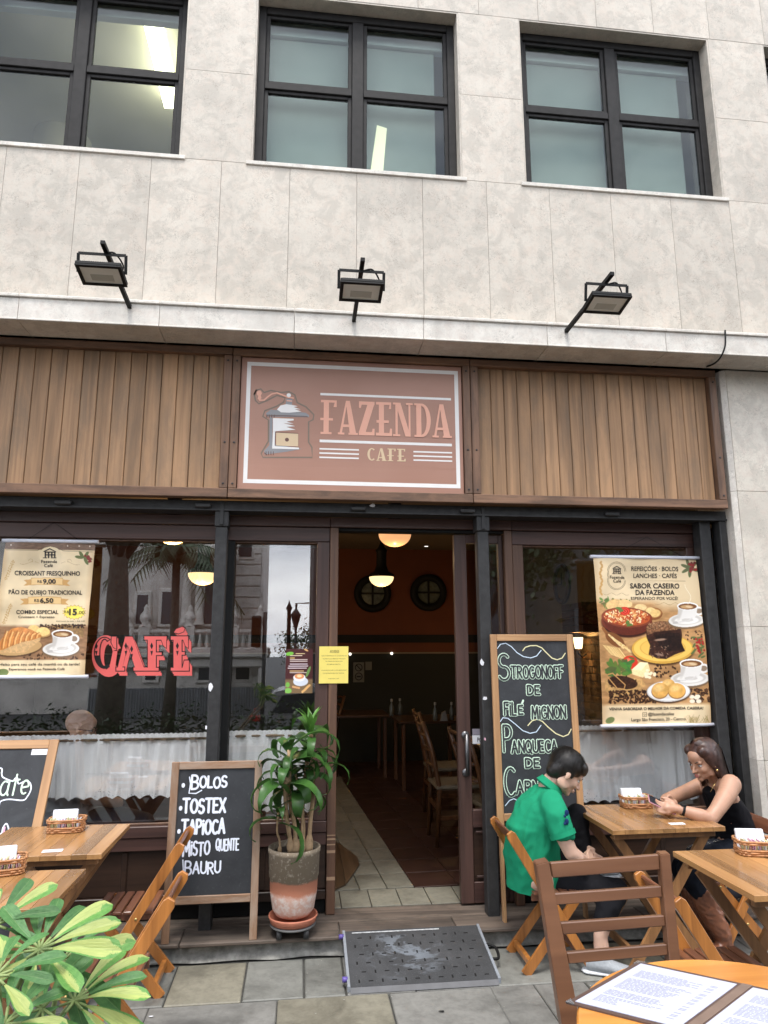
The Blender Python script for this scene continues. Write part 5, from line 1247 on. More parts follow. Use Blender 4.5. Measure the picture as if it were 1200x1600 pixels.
# --- flyer and yellow notice
def flat_notice(nm, label, cat, x0, y0, x1, y1, Y, mat):
    a = P(x0, y0, Y); b_ = P(x1, y1, Y); o = tag(MB().bb((a.x, Y, b_.z), (b_.x, Y+.002, a.z)).build(nm, mat), label, cat); return o, a, b_
def paintF(p, u, v):
    p.c *= 0; p.c += np.array((74, 34, 36)); g_ = random.Random(4); p.put(np.clip((v-.66)*20, 0, 1), (128, 104, 74))
    p.ell(120, 210, 60, 30, (120, 190, 70), -10, 6); p.ell(110, 780, 50, 40, (130, 190, 90), 0, 6); p.ell(100, 690, 30, 40, (120, 180, 80), 0, 6)
    for k, (y, x0_, x1_, c) in enumerate(((210, 215, 340, (236, 214, 160)), (240, 130, 300, (220, 200, 180)), (275, 130, 190, (230, 190, 120)), (300, 130, 380, (214, 196, 190)), (325, 130, 380, (214, 196, 190)), (370, 130, 380, (220, 204, 210)), (400, 110, 390, (220, 204, 210)), (435, 100, 370, (220, 204, 210)), (480, 130, 330, (236, 200, 140)), (505, 130, 390, (214, 196, 190)))): p.line([(x0_, y), (x1_, y)], 12, c)
    p.ell(360, 150, 40, 14, (222, 176, 110), 30, 4); p.ell(400, 490, 20, 90, (110, 150, 80), 20, 5)
    p.ell(290, 640, 110, 70, (214, 220, 230), 0, 4); p.ell(270, 580, 90, 60, (236, 236, 240), 0, 4); p.ell(270, 560, 70, 42, (226, 150, 96), 0, 4); p.ell(270, 556, 36, 22, (246, 216, 170), 0, 6)
    p.line([(320, 800), (420, 700)], 34, (232, 180, 116)); p.line([(180, 720), (270, 740)], 30, (214, 160, 110))
fa0, fb0 = P(447, 1014, 4.675), P(488, 1083, 4.675); fo_ = ((fa0.x+fb0.x)/2, 4.675, fb0.z)
ft = thing('menu_flyer', 'dark red menu flyer with a cup of coffee taped inside the narrow window glass', 'flyer', fo_)
u, v = np.meshgrid(np.linspace(0, 1, 70), np.linspace(0, 1, 110), indexing='ij'); pf = Paint(0, 0, 65+400*u, 135+685*v, (0, 0, 0)); paintF(pf, u, v)
print_sheet('printed_sheet', pf, np.stack([fa0.x+(fb0.x-fa0.x)*u, 4.675+0*u, fa0.z+(fb0.z-fa0.z)*v], -1), ft, fo_)
yel = plain('yellow_paper', (.80, .66, .16), .6, var=.03, bump=0)
yn, a, b_ = flat_notice('yellow_notice', 'yellow AVISO notice taped across the left door jamb', 'notice', 499, 1010, 544, 1067.5, YG-.016, yel)
q = MB()
def fy(x, y, l_): return Vector((a.x+(b_.x-a.x)*x, YG-.0163-l_, a.z+(b_.z-a.z)*y))
for s, x0_, x1_, y0_, hh_ in (('AVISO', .36, .68, .155, .055), ('NÃO É PERMITIDO O CONSUMO DE', .08, .94, .27, .026), ('ALIMENTOS E BEBIDAS TRAZIDO', .12, .90, .35, .026), ('DA PARTE EXTERNA DO', .22, .80, .42, .026), ('ESTABELECIMENTO.', .27, .74, .50, .026), ('CONTAMOS COM A COLABORAÇÃO', .08, .94, .66, .026), ('E COMPREENSÃO DE TODOS.', .14, .86, .74, .026), ('FAZENDA CAFÉ', .32, .68, .885, .022)):
    put_text(q, s, x0_, x1_, y0_, y0_-hh_, fy, 0, .01 if s == 'AVISO' else 0)
ribbon(q, [(.36, .17), (.68, .17)], .008, lambda u_, v_, l_: fy(u_, v_, l_), .0002); q.build('lettering', ink, yn)
po_, a, b_ = flat_notice('push_notice', 'small white notice reading PO on the sliding door glass behind the post', 'notice', 738, 1149, 758, 1162, YG+.040, M['white'])
q = MB(); put_text(q, 'POR', .38, 1.0, .8, .25, lambda x, y, l_: Vector((a.x+(b_.x-a.x)*x, YG+.0396-l_, a.z+(b_.z-a.z)*y)), 0, .02); q.build('lettering', ink, po_)
flat_notice('grey_sticker', 'grey sticker just above the PO notice on the door glass', 'sticker', 738, 1139, 758, 1148, YG+.040, plain('grey_lilac', (.25, .23, .27), .6))
# --- CAFE window lettering (coral, western)
YL = 4.685
cl = thing('window_lettering', 'coral western-style word CAFE stuck on the left window', 'window lettering', P(222, 1025, YL)); clo = P(222, 1025, YL)
coral = plain('coral_vinyl', (.78, .135, .125), .45, var=.02, bump=0); blk = plain('black_vinyl', (.010, .008, .008), .4, bump=0)
def W5(x, y): p = P(x/3.333, 780+y/3.333, YL); return (p.x, p.z)
def fl_(u_, v_, l_): return (u_, YL-.0004-l_, v_)
def wp(q, pts, l_): q.poly([fl_(*W5(a_, c_), l_) for a_, c_ in pts])
def ringp(q, cx, cy, ro, ri, ry, ryi, a0, a1, l_, n=18):
    for k in range(n):
        t0, t1 = R(a0+(a1-a0)*k/n), R(a0+(a1-a0)*(k+1)/n)
        wp(q, [(cx+ro*math.cos(t0), cy-ry*math.sin(t0)), (cx+ro*math.cos(t1), cy-ry*math.sin(t1)), (cx+ri*math.cos(t1), cy-ryi*math.sin(t1)), (cx+ri*math.cos(t0), cy-ryi*math.sin(t0))], l_)
qc, qb, qd = MB(), MB(), MB()
def letter(parts, dx=16, dy=26, grow=5):
    for j, pts in enumerate(parts):
        for s in range(4):           # block shadow of the letter, in coral
            wp(qc, [(a_+dx*s/3, c_+dy*s/3) for a_, c_ in pts], .0001*s+.00002*j)
        cx = sum(a_ for a_, c_ in pts)/len(pts); cy = sum(c_ for a_, c_ in pts)/len(pts)
        ex = max(abs(a_-cx) for a_, c_ in pts); ey = max(abs(c_-cy) for a_, c_ in pts)
        wp(qb, [(cx+(a_-cx)*(1+grow/ex), cy+(c_-cy)*(1+grow/ey)) for a_, c_ in pts], .0006+.00002*j)
    for j, pts in enumerate(parts): wp(qd, pts, .0009+.00002*j)
# C
ringp(qc, 552, 812, 74, 24, 104, 76, 40, 320, 0, 20); ringp(qc, 566, 826, 74, 24, 100, 72, 30, 330, .0001, 20)
ringp(qb, 545, 800, 56, 22, 84, 68, 55, 305, .0006); ringp(qd, 545, 800, 50, 28, 78, 74, 60, 190, .0009)
letter([[(582, 716), (606, 716), (606, 780), (590, 770), (580, 745)]], 10, 10); wp(qd, [(588, 790), (612, 790), (600, 880), (572, 900), (572, 870)], .0012)
letter([[(652, 716), (676, 716), (636, 884), (612, 884)], [(652, 716), (690, 716), (752, 884), (706, 884)], [(606, 876), (648, 876), (648, 893), (606, 893)], [(696, 876), (768, 876), (768, 893), (696, 893)]])
letter([[(770, 722), (812, 722), (812, 886), (770, 886)], [(752, 714), (868, 714), (868, 732), (752, 732)], [(840, 732), (866, 732), (866, 775), (852, 765)], [(806, 798), (842, 798), (842, 812), (806, 812)], [(756, 878), (826, 878), (826, 893), (756, 893)]])
letter([[(904, 722), (946, 722), (946, 886), (904, 886)], [(890, 714), (980, 714), (980, 732), (890, 732)], [(954, 732), (980, 732), (980, 775), (966, 765)], [(940, 796), (962, 796), (962, 810), (940, 810)], [(890, 878), (984, 878), (984, 893), (890, 893)], [(960, 840), (984, 840), (984, 880), (950, 880)], [(906, 694), (918, 676), (950, 664), (962, 672), (956, 690), (930, 700)]])
for cx, cy in ((502, 790), (656, 790), (686, 806), (790, 790), (924, 790)):
    wp(qb, [(cx, cy-44), (cx+8, cy-26), (cx, cy-8), (cx-8, cy-26)], .0016); wp(qb, [(cx-7, cy), (cx+7, cy), (cx, cy+26)], .0016)
for q_, nm, mt in ((qc, 'letter_shadow', coral), (qb, 'letter_outline', blk), (qd, 'letter_face', coral)):
    o = q_.build(nm, mt, cl); o.location = -clo

# ------------------------------------------------------------------ chalkboards
def boardm():
    n = N('chalkboard'); v = n.coords(rand=True); a = n.noise(v, 3.2, 7, .7, .8); c = n.ramp(a, [(.38, (.018, .020, .024)), (.68, (.038, .041, .047))])
    b2 = n.noise(v, 60, 3, .6); c = n.mix(n.ramp(b2, [(.62, 0.0), (.75, .12)]), c, (.2, .2, .2)); n.base(c); n.set(Roughness=.75); return n.m
M['board'] = boardm()
M['chalkw'] = plain('white_chalk', (.74, .78, .90), .9, var=.12, sc=120, bump=0); M['chalkg'] = plain('mint_chalk', (.62, .80, .64), .9, var=.2, sc=120, bump=0)
M['chalky'] = plain('yellow_chalk', (.72, .68, .40), .9, var=.15, sc=120, bump=0); M['chalkp'] = plain('pink_chalk', (.66, .36, .46), .9, var=.15, sc=120, bump=0); M['chalkb'] = plain('pale_blue_chalk', (.56, .68, .80), .9, var=.15, sc=120, bump=0)
M['pine'] = wood('pine_frame_v', (.52, .30, .145), (.34, .18, .085), 'Z', .5, .08); M['pine_h'] = wood('pine_frame_h', (.52, .30, .145), (.34, .18, .085), 'X', .5, .08)
M['oldpine'] = wood('worn_pine_v', (.33, .19, .11), (.17, .095, .055), 'Z', .6, .08, stain=(.45, .40, .34), stain_amt=.35); M['oldpine_h'] = wood('worn_pine_h', (.33, .19, .11), (.17, .095, .055), 'X', .6, .08, stain=(.45, .40, .34), stain_amt=.35)
def chalkboard(label, bl, br, w_, hb, leg, bw, mats, tilt, spread=.35, short=0.0):
    """bl, br: feet of the front frame; hb board height; leg: length below board; returns thing and a frame-mapper"""
    t = thing('chalkboard', label, 'chalkboard', bl); t.rotation_euler = (-tilt, 0, math.atan2(br[1]-bl[1], br[0]-bl[0]))
    mv, mh = mats; H = leg+hb
    MB().bb((0, 0, short), (bw, .022, H), .003).build('side_rail', mv, t); MB().bb((w_-bw, 0, short), (w_, .022, H), .003).build('side_rail', mv, t)
    MB().bb((bw+.0005, .001, H-bw), (w_-bw-.0005, .021, H), .003).build('cross_rail', mh, t); MB().bb((bw+.0005, .001, leg), (w_-bw-.0005, .021, leg+bw), .003).build('cross_rail', mh, t)
    MB().bb((bw+.0005, .010, leg+bw+.0005), (w_-bw-.0005, .016, H-bw-.0005)).build('board', M['board'], t)
    def rear(x):
        MB().bar((x, .025+spread, 0), (x, .03, H-.06), bw, .018, .002, (1, 0, 0)).build('rear_leg', mv, t)
    rear(bw*.6); rear(w_-bw*.6); 
    def fr(x, y, l_): return (x, .0095-l_, y)
    return t, fr, (bw, w_-bw, leg+bw, H-bw)
def chalk(t, fr, strokes, mat, name='chalk_writing'):
    q = MB(); strokes(q); q.build(name, mat, t)
# middle board: BOLOS TOSTEX TAPIOCA MISTO QUENTE BAURU
bl = P(255, 1452, 4.30); bl.z = .106; br = P(401, 1450, 4.30); br.z = .106
wB = (br-bl).length+.012
topz = P(412, 1188, 4.38).z
t, fr, (u0, u1, v0, v1) = chalkboard('chalkboard listing BOLOS TOSTEX TAPIOCA beside the potted dracaena', bl+Vector((-.01, 0, 0)), br, wB, .80*(topz-.106), .205*(topz-.106), .042, (M['oldpine'], M['oldpine_h']), R(-3.5)*-1, .0)
bcm = lambda x, y: (u0+(u1-u0)*(x-(130-45*(y-434)/730))/(485-45*0+0*(y)) if False else u0+(u1-u0)*((x-(134-44*(y-434)/730))/(482+20*(y-434)/730)), v1+(v0-v1)*(y-434)/728)
def bt(q, s, x0_, x1_, yb, yt, w_=.011, **k):
    a_, c_ = bcm(x0_, yb); b2, d_ = bcm(x1_, yt); letters(q, s, a_, b2, c_, d_, w_, fr, .0003, rg_=random.Random(len(s)), **k)
for sp__ in (('BOLOS', 212, 436, 545, 482, .012, 1.25, .05), ('TOSTEX', 158, 428, 690, 612, .014, 1, .04), ('TAPIOCA', 150, 424, 812, 732, .014, 1.1, .05), ('MISTO', 160, 330, 935, 862, .011, 1.15, .05), ('QUENTE', 368, 514, 912, 850, .009, 1, .05), ('BAURU', 172, 398, 1040, 978, .010, 1.2, .05)):
    chalk(t, fr, lambda q: bt(q, *sp__[:6], big=sp__[6], jit=sp__[7]), M['chalkw'], 'chalk_word')
for x, y in ((160, 528), (144, 662), (134, 796)):
    a_, c_ = bcm(x, y); chalk(t, fr, lambda q: q.poly([fr(a_+.010*math.cos(R(k)), c_+.013*math.sin(R(k)), .0004) for k in range(0, 360, 30)]), M['chalkw'], 'chalk_dot')
chalk(t, fr, lambda q: ribbon(q, [bcm(200, 480), bcm(206, 520), bcm(196, 575), bcm(240, 578), bcm(276, 560)], .007, fr, .0012), M['chalkw'], 'chalk_flourish'); chalk(t, fr, lambda q: ribbon(q, [bcm(160, 960), bcm(164, 1040), bcm(156, 1075), bcm(176, 1078)], .006, fr, .0012), M['chalkw'], 'chalk_flourish')
# tall right board
Yr = 4.36
pts4 = [P(763, 992, Yr+.10), P(895, 1006, Yr+.10), P(792, 1443, Yr), P(930, 1440, Yr)]
bl = Vector((1.212, 4.36, .106)); w3 = .55; Htot = (P(770, 992, 4.45).z-.106)/math.cos(R(3.6))
leg_short = Htot-1.115-.085
t, fr, (u0, u1, v0, v1) = chalkboard('tall chalkboard reading STROGONOFF DE FILE MIGNON behind the man in green', bl, bl+Vector((w3, .0, 0)), w3, 1.115, Htot-1.115, .042, (M['pine'], M['pine_h']), R(2), .0, leg_short)
def rc(x, y):   # traced at 5.7125x from 760,980
    v_ = (y-105)/(1455-105); l_ = 52+62*v_; r_ = 735+80*v_; return (u0+(u1-u0)*(x-l_)/(r_-l_), v1+(v0-v1)*v_)
def rl(q, s, x0_, x1_, yb, yt, w_, l_=.0003, **k):
    a_, c_ = rc(x0_, yb); b2, _ = rc(x1_, yb); d_ = rc(x0_, yt)[1]; letters(q, s, a_, b2, c_, d_, w_, fr, l_, rg_=random.Random(len(s)*3), **k)
rows_ = [('TROGONOFF', 196, 694, 408, 312, .05), ('DE', 350, 466, 540, 470, .04), ('FIL', 128, 236, 700, 600, .05), ('E', 262, 302, 694, 628, .03), ('MIGNON', 392, 716, 732, 636, .05), ('ANQUECA', 196, 628, 996, 905, .05), ('DE', 326, 456, 1112, 1046, .04), ('ARNE', 238, 520, 1310, 1215, .05)]
def bigs(q, w_, l_):
    for s, x0_, x1_, yb, yt in (('S', 78, 176, 418, 214), ('P', 120, 196, 986, 782), ('C', 132, 222, 1326, 1112)):
        a_, c_ = rc(x0_, yb); b2, _ = rc(x1_, yb); letters(q, s, a_, b2, c_, rc(x0_, yt)[1], w_, fr, l_)
for s_, a_, b2_, yb_, yt_, j_ in rows_:
    chalk(t, fr, lambda q: rl(q, s_, a_, b2_, yb_, yt_, .021, .0003, jit=.02), M['chalkg'], 'chalk_word'); chalk(t, fr, lambda q: rl(q, s_, a_, b2_, yb_, yt_, .0105, .0034, step=.00006, jit=.02), M['board'], 'chalk_word_inside')
for s_, x0_, x1_, yb_, yt_ in (('S', 78, 176, 418, 214), ('P', 120, 196, 986, 782), ('C', 132, 222, 1326, 1112)):
    for w_, l_, m_, nm_ in ((.022, .0003, 'chalkg', 'chalk_initial'), (.011, .0034, 'board', 'chalk_initial_inside')):
        chalk(t, fr, lambda q: letters(q, s_, rc(x0_, yb_)[0], rc(x1_, yb_)[0], rc(x0_, yb_)[1], rc(x0_, yt_)[1], w_, fr, l_), M[m_], nm_)
chalk(t, fr, lambda q: ribbon(q, [rc(292, 618), rc(306, 588)], .012, fr, .0003), M['chalkg'], 'chalk_accent')
sw = lambda pts: [rc(*p_) for p_ in pts]
for mt_, w_, p_s in (('chalkb', .0055, ([(60, 165), (90, 130), (140, 122), (195, 150), (250, 200), (310, 232), (380, 244), (440, 228), (484, 182)], [(86, 752), (110, 722), (160, 728), (230, 775), (300, 826), (370, 848), (430, 838), (476, 786)], [(130, 1396), (170, 1358), (210, 1346), (260, 1366), (318, 1412)], [(636, 1072), (656, 1094)], [(674, 1042), (676, 1066)], [(676, 1078), (676, 1090)])),
                    ('chalky', .0065, ([(306, 184), (330, 156), (380, 143), (440, 142), (490, 160), (540, 205), (590, 246), (640, 260), (690, 245), (720, 206)], [(350, 786), (390, 750), (440, 738), (490, 756), (550, 806), (620, 854), (690, 878), (740, 862), (768, 820)], [(734, 1062), (710, 1094)]))):
    for p_l in p_s: chalk(t, fr, lambda q: ribbon(q, sw(p_l), w_, fr, .0005), M[mt_], 'chalk_swoosh' if len(p_l) > 2 else 'chalk_dash')
# left board, cut by the frame edge
tlb = R(22); ptop = P(92, 1155, 4.46); wL = .80; Hb = ptop.z/math.cos(tlb); ybl = 4.46-ptop.z*math.tan(tlb)
t, fr, (u0, u1, v0, v1) = chalkboard('left chalkboard with outlined letters late, o and de behind the table', Vector((ptop.x-wL, ybl, 0)), Vector((ptop.x, ybl, 0)), wL, Hb-.12, .12, .05, (M['pine'], M['pine_h']), tlb, .0)
xr_ = wL-.05
def lc(x, y): # traced at 8.42x from 0,1140 ; right inner edge 690@y175 -> 470@y1280
    v_ = (y-175)/(1280-175); r_ = 690-235*v_; return (xr_-(r_-x)/8.42*.00408*1.0, v1-(y-175)/8.42*.00405)
def lt(q, s, x0_, x1_, yb, yt, w_, l_=.0003, **k):
    a_, c_ = lc(x0_, yb); b2, _ = lc(x1_, yb); letters(q, s, a_, b2, c_, lc(x0_, yt)[1], w_, fr, l_, **k)
W1 = [('olate', -60, 450, 700, 440), ('o', 0, 110, 900, 640)]; W2 = [('de', 64, 310, 1270, 1060)]
chalk(t, fr, lambda q: [lt(q, s, a_, b2, c_, d_, .0095, .0020, step=.0001) for s, a_, b2, c_, d_ in W1], M['chalkg'])
chalk(t, fr, lambda q: [lt(q, s, a_, b2, c_, d_, .011, .0020, step=.0001) for s, a_, b2, c_, d_ in W2], M['chalkp'])
o1 = [(-120, 520), (20, 515), (70, 490), (80, 420), (120, 392), (165, 402), (165, 470), (190, 505), (290, 545), (310, 515), (340, 512), (352, 575), (430, 545), (480, 570), (490, 640), (450, 720), (400, 760), (250, 745), (160, 765), (140, 820), (110, 900), (70, 930), (0, 925), (-120, 920)]
o2 = [(-120, 1110), (60, 1120), (170, 1110), (190, 1050), (225, 1006), (250, 1060), (240, 1120), (300, 1135), (330, 1200), (310, 1270), (270, 1295), (180, 1290), (60, 1255), (-120, 1250)]
def smooth(pts, n=4):
    o_ = []; P_ = [pts[0]]+pts+[pts[-1]]
    for i in range(1, len(P_)-2):
        for k in range(n):
            t_ = k/n; a_, b2, c_, d_ = P_[i-1], P_[i], P_[i+1], P_[i+2]
            o_.append(tuple(.5*((2*b2[j])+(-a_[j]+c_[j])*t_+(2*a_[j]-5*b2[j]+4*c_[j]-d_[j])*t_*t_+(-a_[j]+3*b2[j]-3*c_[j]+d_[j])*t_**3) for j in (0, 1)))
    return o_+[pts[-1]]
chalk(t, fr, lambda q: (ribbon(q, [lc(*p_) for p_ in smooth(o1)], .007, fr, .0003), ribbon(q, [lc(*p_) for p_ in smooth(o2)], .007, fr, .0004)), M['chalkw'], 'chalk_outline')
MB().bb((u1-.09, .0085, v1-.035), (u1-.003, .0098, v1-.001)).build('paper_strip', M['white'], t)

# ------------------------------------------------------------------ flood lights
lensm = plain('floodlight_lens', (.80, .82, .78), .35, var=.05, sc=6, bump=0); refl = plain('floodlight_reflector', (.50, .52, .48), .35, var=.05, bump=0)
def floodlight(base, end, hang, label):
    """base, end: arm pixels; """
    zA = 3.74; b0 = PZ(base[0], base[1], zA); b0 = Vector((b0.x, 4.30, zA))
    # end of the arm: same x as the base, found on the sight line
    v_ = ray(*end); tt = b0.x/v_[0] if abs(v_[0]) > .12 else 3.42/v_[1]
    e0 = Vector((v_[0]*tt, v_[1]*tt, CAMZ+v_[2]*tt))
    if abs(v_[0]) > .12 and not (3.2 < e0.y < 3.7): tt = 3.45/v_[1]; e0 = Vector((v_[0]*tt, 3.45, CAMZ+v_[2]*tt))
    t = thing('floodlight', label, 'floodlight', e0, group='floodlights over the cafe sign')
    dvec = b0-e0; MB().bar((0, 0, 0), dvec, .024, .024, .002).build('arm', M['black'], t)
    W_, D_ = .235, .165; c = Vector((hang, .10, -.125)); tl = R(-10)     # housing hangs below the arm, lens down and tilted to the wall
    rot = Matrix.Rotation(tl, 3, 'X')
    def L3(x, y, z): return c+rot@Vector((x, y, z))
    q = MB().box(L3(0, 0, 0), (W_, D_, .022), .004, None, rot)
    for k in range(22): q.box(L3(-W_/2+.02+k*(W_-.04)/21, 0, .02), (.003, D_*.7, .02), 0, None, rot)
    q.box(L3(0, 0, .012), (W_*.88, D_*.8, .016), .003, None, rot); q.build('housing', M['black'], t)
    f_ = .018; q = MB()
    for a_, b2 in (((-W_/2+f_/2, 0), (f_, D_)), ((W_/2-f_/2, 0), (f_, D_)), ((0, -D_/2+f_/2), (W_-2*f_, f_)), ((0, D_/2-f_/2), (W_-2*f_, f_))): q.box(L3(a_[0], a_[1], -.015), (b2[0], b2[1], .010), .001, None, rot)
    q.build('bezel', M['black'], t)
    MB().box(L3(0, 0, -.0125), (W_-2*f_, D_-2*f_, .002), 0, None, rot).build('lens', lensm, t)
    MB().box(L3(0, .02, -.0142), (W_*.5, D_*.3, .0012), 0, None, rot).build('led_plate', refl, t)
    y_ = [L3(-W_/2-.006, 0, 0), L3(-W_/2-.006, 0, 0)+Vector((0, -.02, .10)), L3(W_/2+.006, 0, 0)+Vector((0, -.02, .10)), L3(W_/2+.006, 0, 0)]
    q = MB()
    for a_, b2 in zip(y_[:-1], y_[1:]): q.bar(a_, b2, .016, .004, 0, (0, 1, 0))
    q.build('bracket', M['black'], t)
    pc = [y_[1].lerp(y_[2], .55)+Vector((0, 0, .004)), y_[1].lerp(y_[2], .75)+Vector((0, .0, .012)), y_[1].lerp(y_[2], .92)+Vector((0, .03, -.04)), L3(W_*.38, .03, .03)]
    MB().tube(smooth3(pc), .0045, 6).build('cable', M['black'], t)
def smooth3(pts, n=5):
    P_ = [pts[0]]+list(pts)+[pts[-1]]; o_ = []
    for i in range(1, len(P_)-2):
        a_, b2, c_, d_ = P_[i-1], P_[i], P_[i+1], P_[i+2]
        for k in range(n):
            s = k/n; o_.append(.5*((2*b2)+(-a_+c_)*s+(2*a_-5*b2+4*c_-d_)*s*s+(-a_+3*b2-3*c_+d_)*s**3))
    return o_+[pts[-1]]
floodlight((193, 464), (160, 378), -.02, 'leftmost black floodlight on an arm above the plank fascia')
floodlight((556, 485), (567, 405), 0.0, 'middle black floodlight on an arm above the FAZENDA sign')
floodlight((898, 503), (957, 427), .0, 'rightmost black floodlight, above the right plank panel')
pc = [P(1133, 516, 4.10), P(1133, 540, 4.09), P(1126, 558, 4.12), P(1116, 568, 4.2), P(1104, 573, 4.33)]
tag(MB().tube(smooth3(pc), .006, 8).build('loose_cable', M['black']), 'short black cable drooping from the ledge at the right end', 'cable')
# ------------------------------------------------------------------ furniture outside
M['amber'] = wood('amber_varnished_wood', (.48, .190, .045), (.25, .090, .022), 'Z', .3, .14, coat=.35, bump=.08)
M['red_wood'] = wood('reddish_varnished_wood', (.20, .078, .040), (.10, .038, .022), 'Y', .32, .14, coat=.3, bump=.08)
M['ttop'] = wood('oiled_table_wood', (.40, .215, .085), (.24, .115, .040), 'Y', .26, .30, coat=.35, bump=.05, gsc=.7)
M['tbrown'] = wood('dark_folding_leg', (.30, .15, .060), (.16, .075, .032), 'Z', .35, .12, coat=.2, bump=.08)
brass = plain('brass_bolt', (.50, .36, .14), .35, .8)
def folding_chair(label, x, y, facing, W=.36, loc_only=None):
    t = thing('folding_chair', label, 'chair', (x, y, 0), 0 if facing > 0 else math.pi, 'wooden folding chairs on the pavement')
    h = W/2
    for s in (-1, 1):
        q = MB(); a, b_ = Vector((-.26, s*(h-.011), .712)), Vector((.175, s*(h-.011), .0)); d_ = (b_-a).normalized(); nx = Vector((d_.z, 0, -d_.x))*-1
        w2 = .026; pts = [a-nx*w2*.6, a-nx*w2+d_*.02, b_-nx*w2, b_+nx*w2, a+nx*w2+d_*.02, a+nx*w2*.6]
        pts[2].z = max(pts[2].z, 0); pts[3].z = max(pts[3].z, 0)
        q.prism([p-Vector((0, .010, 0)) for p in pts], (0, .020, 0)); bmesh.ops.bevel(q.b, geom=list(q.b.edges), offset=.002, segments=1, affect='EDGES'); q.build('side_post', M['amber'], t)
        q = MB().bar((.135, s*(h-.040), .385), (-.185, s*(h-.040), .012), .048, .020, .002, (0, 1, 0)) if False else MB()
        a, b_ = Vector((.135, s*(h-.040), .385)), Vector((-.190, s*(h-.040), .0)); d_ = (b_-a).normalized(); nx = Vector((d_.z, 0, -d_.x))
        q.prism([p-Vector((0, .009, 0)) for p in (a-nx*.022, b_-nx*.024, b_+nx*.024, a+nx*.022)], (0, .018, 0)); q.build('leg', M['amber'], t)
        MB().bb((-.135, s*(h-.064), .350), (.175, s*(h-.052), .385), .002).build('seat_rail', M['red_wood'], t)
        for bx, bz, oy in ((-.055, .372, .0), (.0, .187, .0), (.125, .372, -.03)): MB().lathe([(0, s*.004), (.006, s*.003), (.007, 0)], (bx, s*(h+oy)+s*.0005, bz), 10, axis='Y').build('bolt', brass, t)
    for k in range(6):
        x0 = -.130+k*.051; MB().bb((x0, -h+.024, .3855), (x0+.041, h-.024, .400), .003).build('seat_slat', M['red_wood'], t)
    d_ = Vector((-.44, 0, .735)).normalized()
    for zc, hh in ((.678, .052), (.600, .0)):
        if hh: 
            xx = .175-.44*(zc/.735); MB().bar((xx-d_.x*hh, 0, zc-d_.z*hh), (xx+d_.x*hh*.6, 0, zc+d_.z*hh*.6), W-.045, .016, .005, (1, 0, 0)).build('back_board', M['red_wood'], t)
    MB().bb((.118, -h+.022, .06), (.142, h-.022, .10), .003).build('cross_bar', M['red_wood'], t)
    MB().bb((-.168, -h+.050, .03), (-.142, h-.050, .065), .003).build('cross_bar', M['amber'], t)
    return t
folding_chair('empty folding chair pulled up to the left table nearer the window, facing left', -.835, 4.09, -1)
folding_chair('empty folding chair nearer the camera, rising behind the variegated plant leaves', -.745, 3.28, -1)
folding_chair('folding chair the man in the green polo shirt sits on', 1.41, 4.10, 1)
folding_chair('folding chair tucked at the near right table, seen through the brown ladder-back chair', 1.775, 3.03, 1)
folding_chair('folding chair the woman in the black top sits on', 2.50, 4.14, -1)
folding_chair('folding chair mostly cut off by the right edge, under the near right table', 2.62, 3.02, -1)
def folding_table(label, x0, x1, y0, y1, H=.75):
    cx, cy = (x0+x1)/2, (y0+y1)/2; t = thing('folding_table', label, 'table', (cx, cy, 0), 0, 'square wooden folding tables')
    W, D = x1-x0, y1-y0; n_ = 9; w_ = W/n_
    for k in range(n_):
        MB().bb((-W/2+k*w_+.0006, -D/2, H-.024), (-W/2+(k+1)*w_-.0006, D/2, H), .0012).build('table_board', M['ttop'], t)
    MB().bb((-W/2+.03, -D/2+.05, H-.060), (W/2-.03, -D/2+.075, H-.0245), .002).build('apron', M['tbrown'], t); MB().bb((-W/2+.03, D/2-.075, H-.060), (W/2-.03, D/2-.05, H-.0245), .002).build('apron', M['tbrown'], t)
    for s in (-1, 1):
        for k, off in ((1, .0), (-1, .024)):
            y = s*(D/2-.095-off); a, b_ = Vector((k*(W/2-.06), y, H-.05)), Vector((-k*(W/2-.08), y, 0)); d_ = (b_-a).normalized(); nx = Vector((d_.z, 0, -d_.x))
            MB().prism([p-Vector((0, .010, 0)) for p in (a-nx*.024, b_-nx*.024, b_+nx*.024, a+nx*.024)], (0, .020, 0)).build('leg', M['tbrown'], t)
    for x_, z_ in ((W/2-.13, .09), (-W/2+.13, .09)): MB().bb((x_-.012, -D/2+.12, z_), (x_+.012, D/2-.12, z_+.04), .002).build('cross_bar', M['tbrown'], t)
    return t
folding_table('wooden folding table beside the left chalkboard with a basket and a white card', -1.52, -.90, 3.648, 4.22)
folding_table('wooden folding table at the far left nearer the camera, behind the variegated plant', -1.50, -.905, 2.95, 3.425)
folding_table('wooden folding table between the man and the woman', 1.655, 2.29, 3.75, 4.34)
folding_table('wooden folding table cut by the right edge with a basket of sachets', 1.77, 2.42, 2.745, 3.352)
